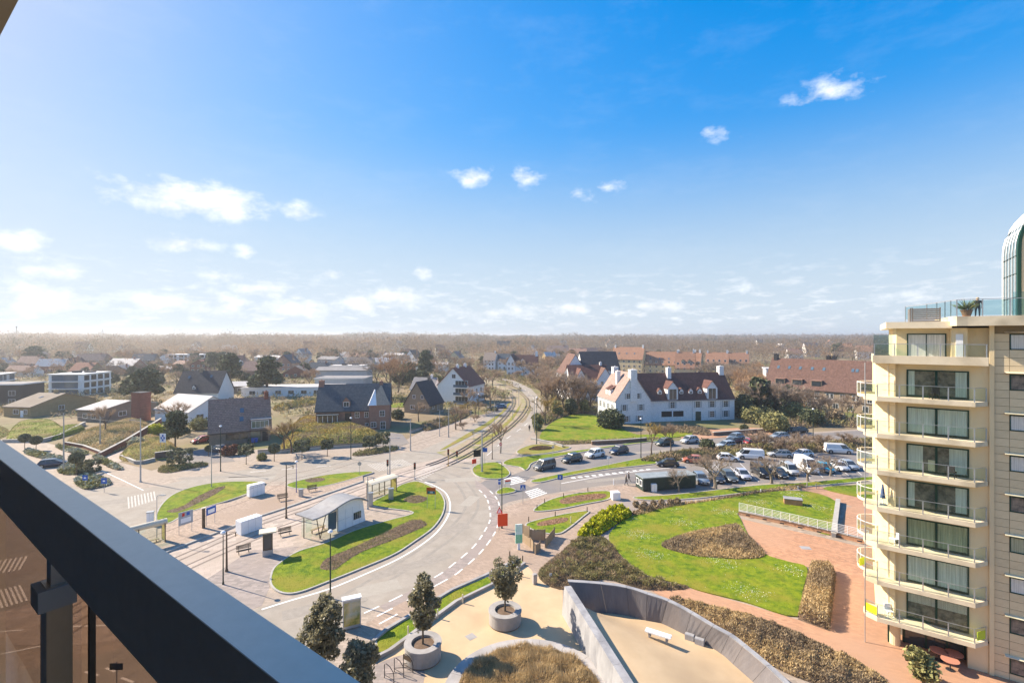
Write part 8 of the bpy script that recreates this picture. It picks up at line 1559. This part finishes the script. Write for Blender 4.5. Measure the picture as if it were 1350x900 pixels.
# ---------------------------------------------------------------- the woods to the horizon: one mass
g = np.random.default_rng(99); PX = []; PY = []; PH = []
def hillz(x, y):
    return np.clip((y - 520) / 900, 0, 1) * (5 + 3 * np.sin(x * .004 + y * .0017) + 2 * np.sin(x * .011)) + np.clip((y - 1400) / 1000, 0, 1) * 5
for d0, d1, dens in ((280, 420, .0042), (420, 560, .0095), (560, 760, .0085), (760, 1050, .0052), (1050, 1500, .0026), (1500, 2300, .0011), (2300, 3400, .0005)):
    n = int((d1 - d0) * 1.15 * (d0 + d1) * dens * 1.0); y = np.sqrt(g.uniform(d0 ** 2, d1 ** 2, n)); x = g.uniform(-1.14, 1.14, n) * y
    if d1 <= 560:
        ok = np.ones(n, bool)
        for k in range(n):
            p = Vector((x[k], y[k], 0))
            if not clear(p, 9, 3): ok[k] = False
            u = CX + x[k] / y[k] * FOC
            if y[k] < 420 and (590 < u < 720): ok[k] = False
        x = x[ok]; y = y[ok]
    PX.append(x); PY.append(y); PH.append(g.uniform(8, 15, len(x)) * (1 + .25 * np.sin(x * .013) * np.sin(y * .01)) * np.where(y < 420, .7, 1) * (1 + .45 * np.clip(-x / y, 0, .8)) * (1.2 + .38 * np.sin(x * .031 + 2) * np.sin(x * .0117) + .16 * np.sin(x * .083 + y * .05)))
x = np.concatenate(PX); y = np.concatenate(PY); h = np.concatenate(PH); nT = len(x); z0 = hillz(x, y)
per = 46; ti = np.repeat(np.arange(nT), per); u = rsph(g, nT * per) * g.uniform(.3, 1, (nT * per, 1)) ** .4; w = h * g.uniform(.32, .48, nT)
C = np.stack([x[ti] + u[:, 0] * w[ti], y[ti] + u[:, 1] * w[ti], z0[ti] + h[ti] * .56 + u[:, 2] * h[ti] * .44], 1)
sz = np.clip(y[ti] / 420, .8, 3.2); D = rsph(g, len(ti)) * .9 + u * .6; D[:, 2] += .5; D /= np.linalg.norm(D, axis=1)[:, None]; sd_ = np.cross(D, rsph(g, len(ti))); sd_ /= np.linalg.norm(sd_, axis=1)[:, None] + 1e-6
V = np.stack([C - sd_ * (.2 * sz)[:, None], C + sd_ * (.2 * sz)[:, None], C + D * (1.6 * sz)[:, None]], 1).reshape(-1, 3); F = np.arange(len(V)).reshape(-1, 3)
me = npmesh('woods', V, F, ['wood_a', 'wood_b', 'wood_c', 'wood_d']); kind_ = (np.sin(x * .021 + 1) + np.sin(y * .017) + g.normal(0, .9, nT)); mi = np.where(g.normal(0, .55, nT) + np.sin(x * .013 + 2) + np.sin(y * .021 + x * .006) > 1.75, 3, np.where(kind_ > .8, 2, np.where(kind_ < -.5, 1, 0)))
me.polygons.foreach_set('material_index', mi[ti].astype(np.int32)); o = link('woods', me); tag(o, 'bare brown winter woods spreading to the horizon', 'woods', kind='stuff')
# garden scrub, hedges and rough grass between the houses: one mass
n = 12000; y = np.sqrt(g.uniform(145 ** 2, 420 ** 2, n)); x = g.uniform(-1.12, .78, n) * y; ok = np.zeros(n, bool)
u_ = CX + x / y * FOC; v_ = HY + EYE * FOC / y; nz_ = np.sin(x * .09 + y * .03) * np.sin(y * .11 - x * .02) + g.normal(0, .5, n)
ok = (nz_ > -.45) & ~inpoly(jp, x, y) & ~inpoly([(q_[0], q_[1]) for q_ in ballast], x, y) & ~((u_ > 560) & (u_ < 1135) & (v_ > 546)) & ~((u_ > 700) & (u_ < 915) & (v_ > 541)) & ~((u_ < 560) & (v_ > 552))
for k in np.nonzero(ok)[0]:
    if not clear(Vector((x[k], y[k], 0)), 1.2, .6): ok[k] = False
x = x[ok]; y = y[ok]; nB = len(x); hb = g.uniform(.6, 2.4, nB); ti = np.repeat(np.arange(nB), 26); u = rsph(g, nB * 26) * g.uniform(.3, 1, (nB * 26, 1)) ** .4; C = np.stack([x[ti] + u[:, 0] * hb[ti] * .9, y[ti] + u[:, 1] * hb[ti] * .9, hb[ti] * .5 * (1 + u[:, 2])], 1)
D = rsph(g, len(ti)) * .8 + u * .5; D[:, 2] += .6; D /= np.linalg.norm(D, axis=1)[:, None]; V, F = twigs(g, C, D, .75, .34); me = npmesh('undergrowth', V, F, ['heather', 'heather_green', 'leaf_olive', 'leaf_dark', 'straw']); me.polygons.foreach_set('material_index', g.choice(5, nB, p=[.3, .27, .15, .1, .18])[ti].astype(np.int32)); o = link('undergrowth', me); tag(o, 'scrub and winter garden shrubs between the houses', 'undergrowth', kind='stuff')
# chimney and pylon on the horizon
t = thing('chimney_stack', 'thin grey stack rising over the woods at far left', 'chimney', (-1600, 1560, 0)); q = MB(); q.cyl(0, 0, 0, 52, 2.0, 1.5, 12); q.build('shaft', 'concrete', t); q = MB(); q.cyl(0, 0, 52, 54, 2.2, 2.2, 12); q.build('cap', 'dark_metal', t)
t = thing('power_pylon', 'lattice power pylon on the horizon over the woods', 'pylon', (-1280, 1510, 0)); q = MB()
for sx in (-1, 1):
    for sy in (-1, 1): q.bar((sx * 3, sy * 3, 0), (sx * .5, sy * .5, 44), .5)
for k in range(6): z = 6 + k * 6; a = 3 - z / 18; q.bar((-a, -a, z), (a, -a, z + 5), .3); q.bar((a, -a, z), (-a, -a, z + 5), .3)
q.bar((-6, 0, 34), (6, 0, 34), .5); q.bar((-4.5, 0, 40), (4.5, 0, 40), .5); q.cyl(0, 0, 44, 49, .3, .2, 6); q.build('frame', 'steel', t)
# ---------------------------------------------------------------- air
q = MB(); q.box(-6800, -6800, -1.03, 6800, 7400, 40); hz = q.build('haze', mat('unused_haze', (1, 1, 1))); hz['kind'] = 'stuff'
hm_ = bpy.data.materials.new('haze'); hm_.use_nodes = True; hn = hm_.node_tree.nodes; hn.remove(hn['Principled BSDF']); pv = hn.new('ShaderNodeVolumePrincipled'); pv.inputs['Density'].default_value = HAZE; pv.inputs['Color'].default_value = (.86, .90, .96, 1); pv.inputs['Anisotropy'].default_value = .35
hm_.node_tree.links.new(pv.outputs[0], hn['Material Output'].inputs['Volume']); hz.data.materials.clear(); hz.data.materials.append(hm_)
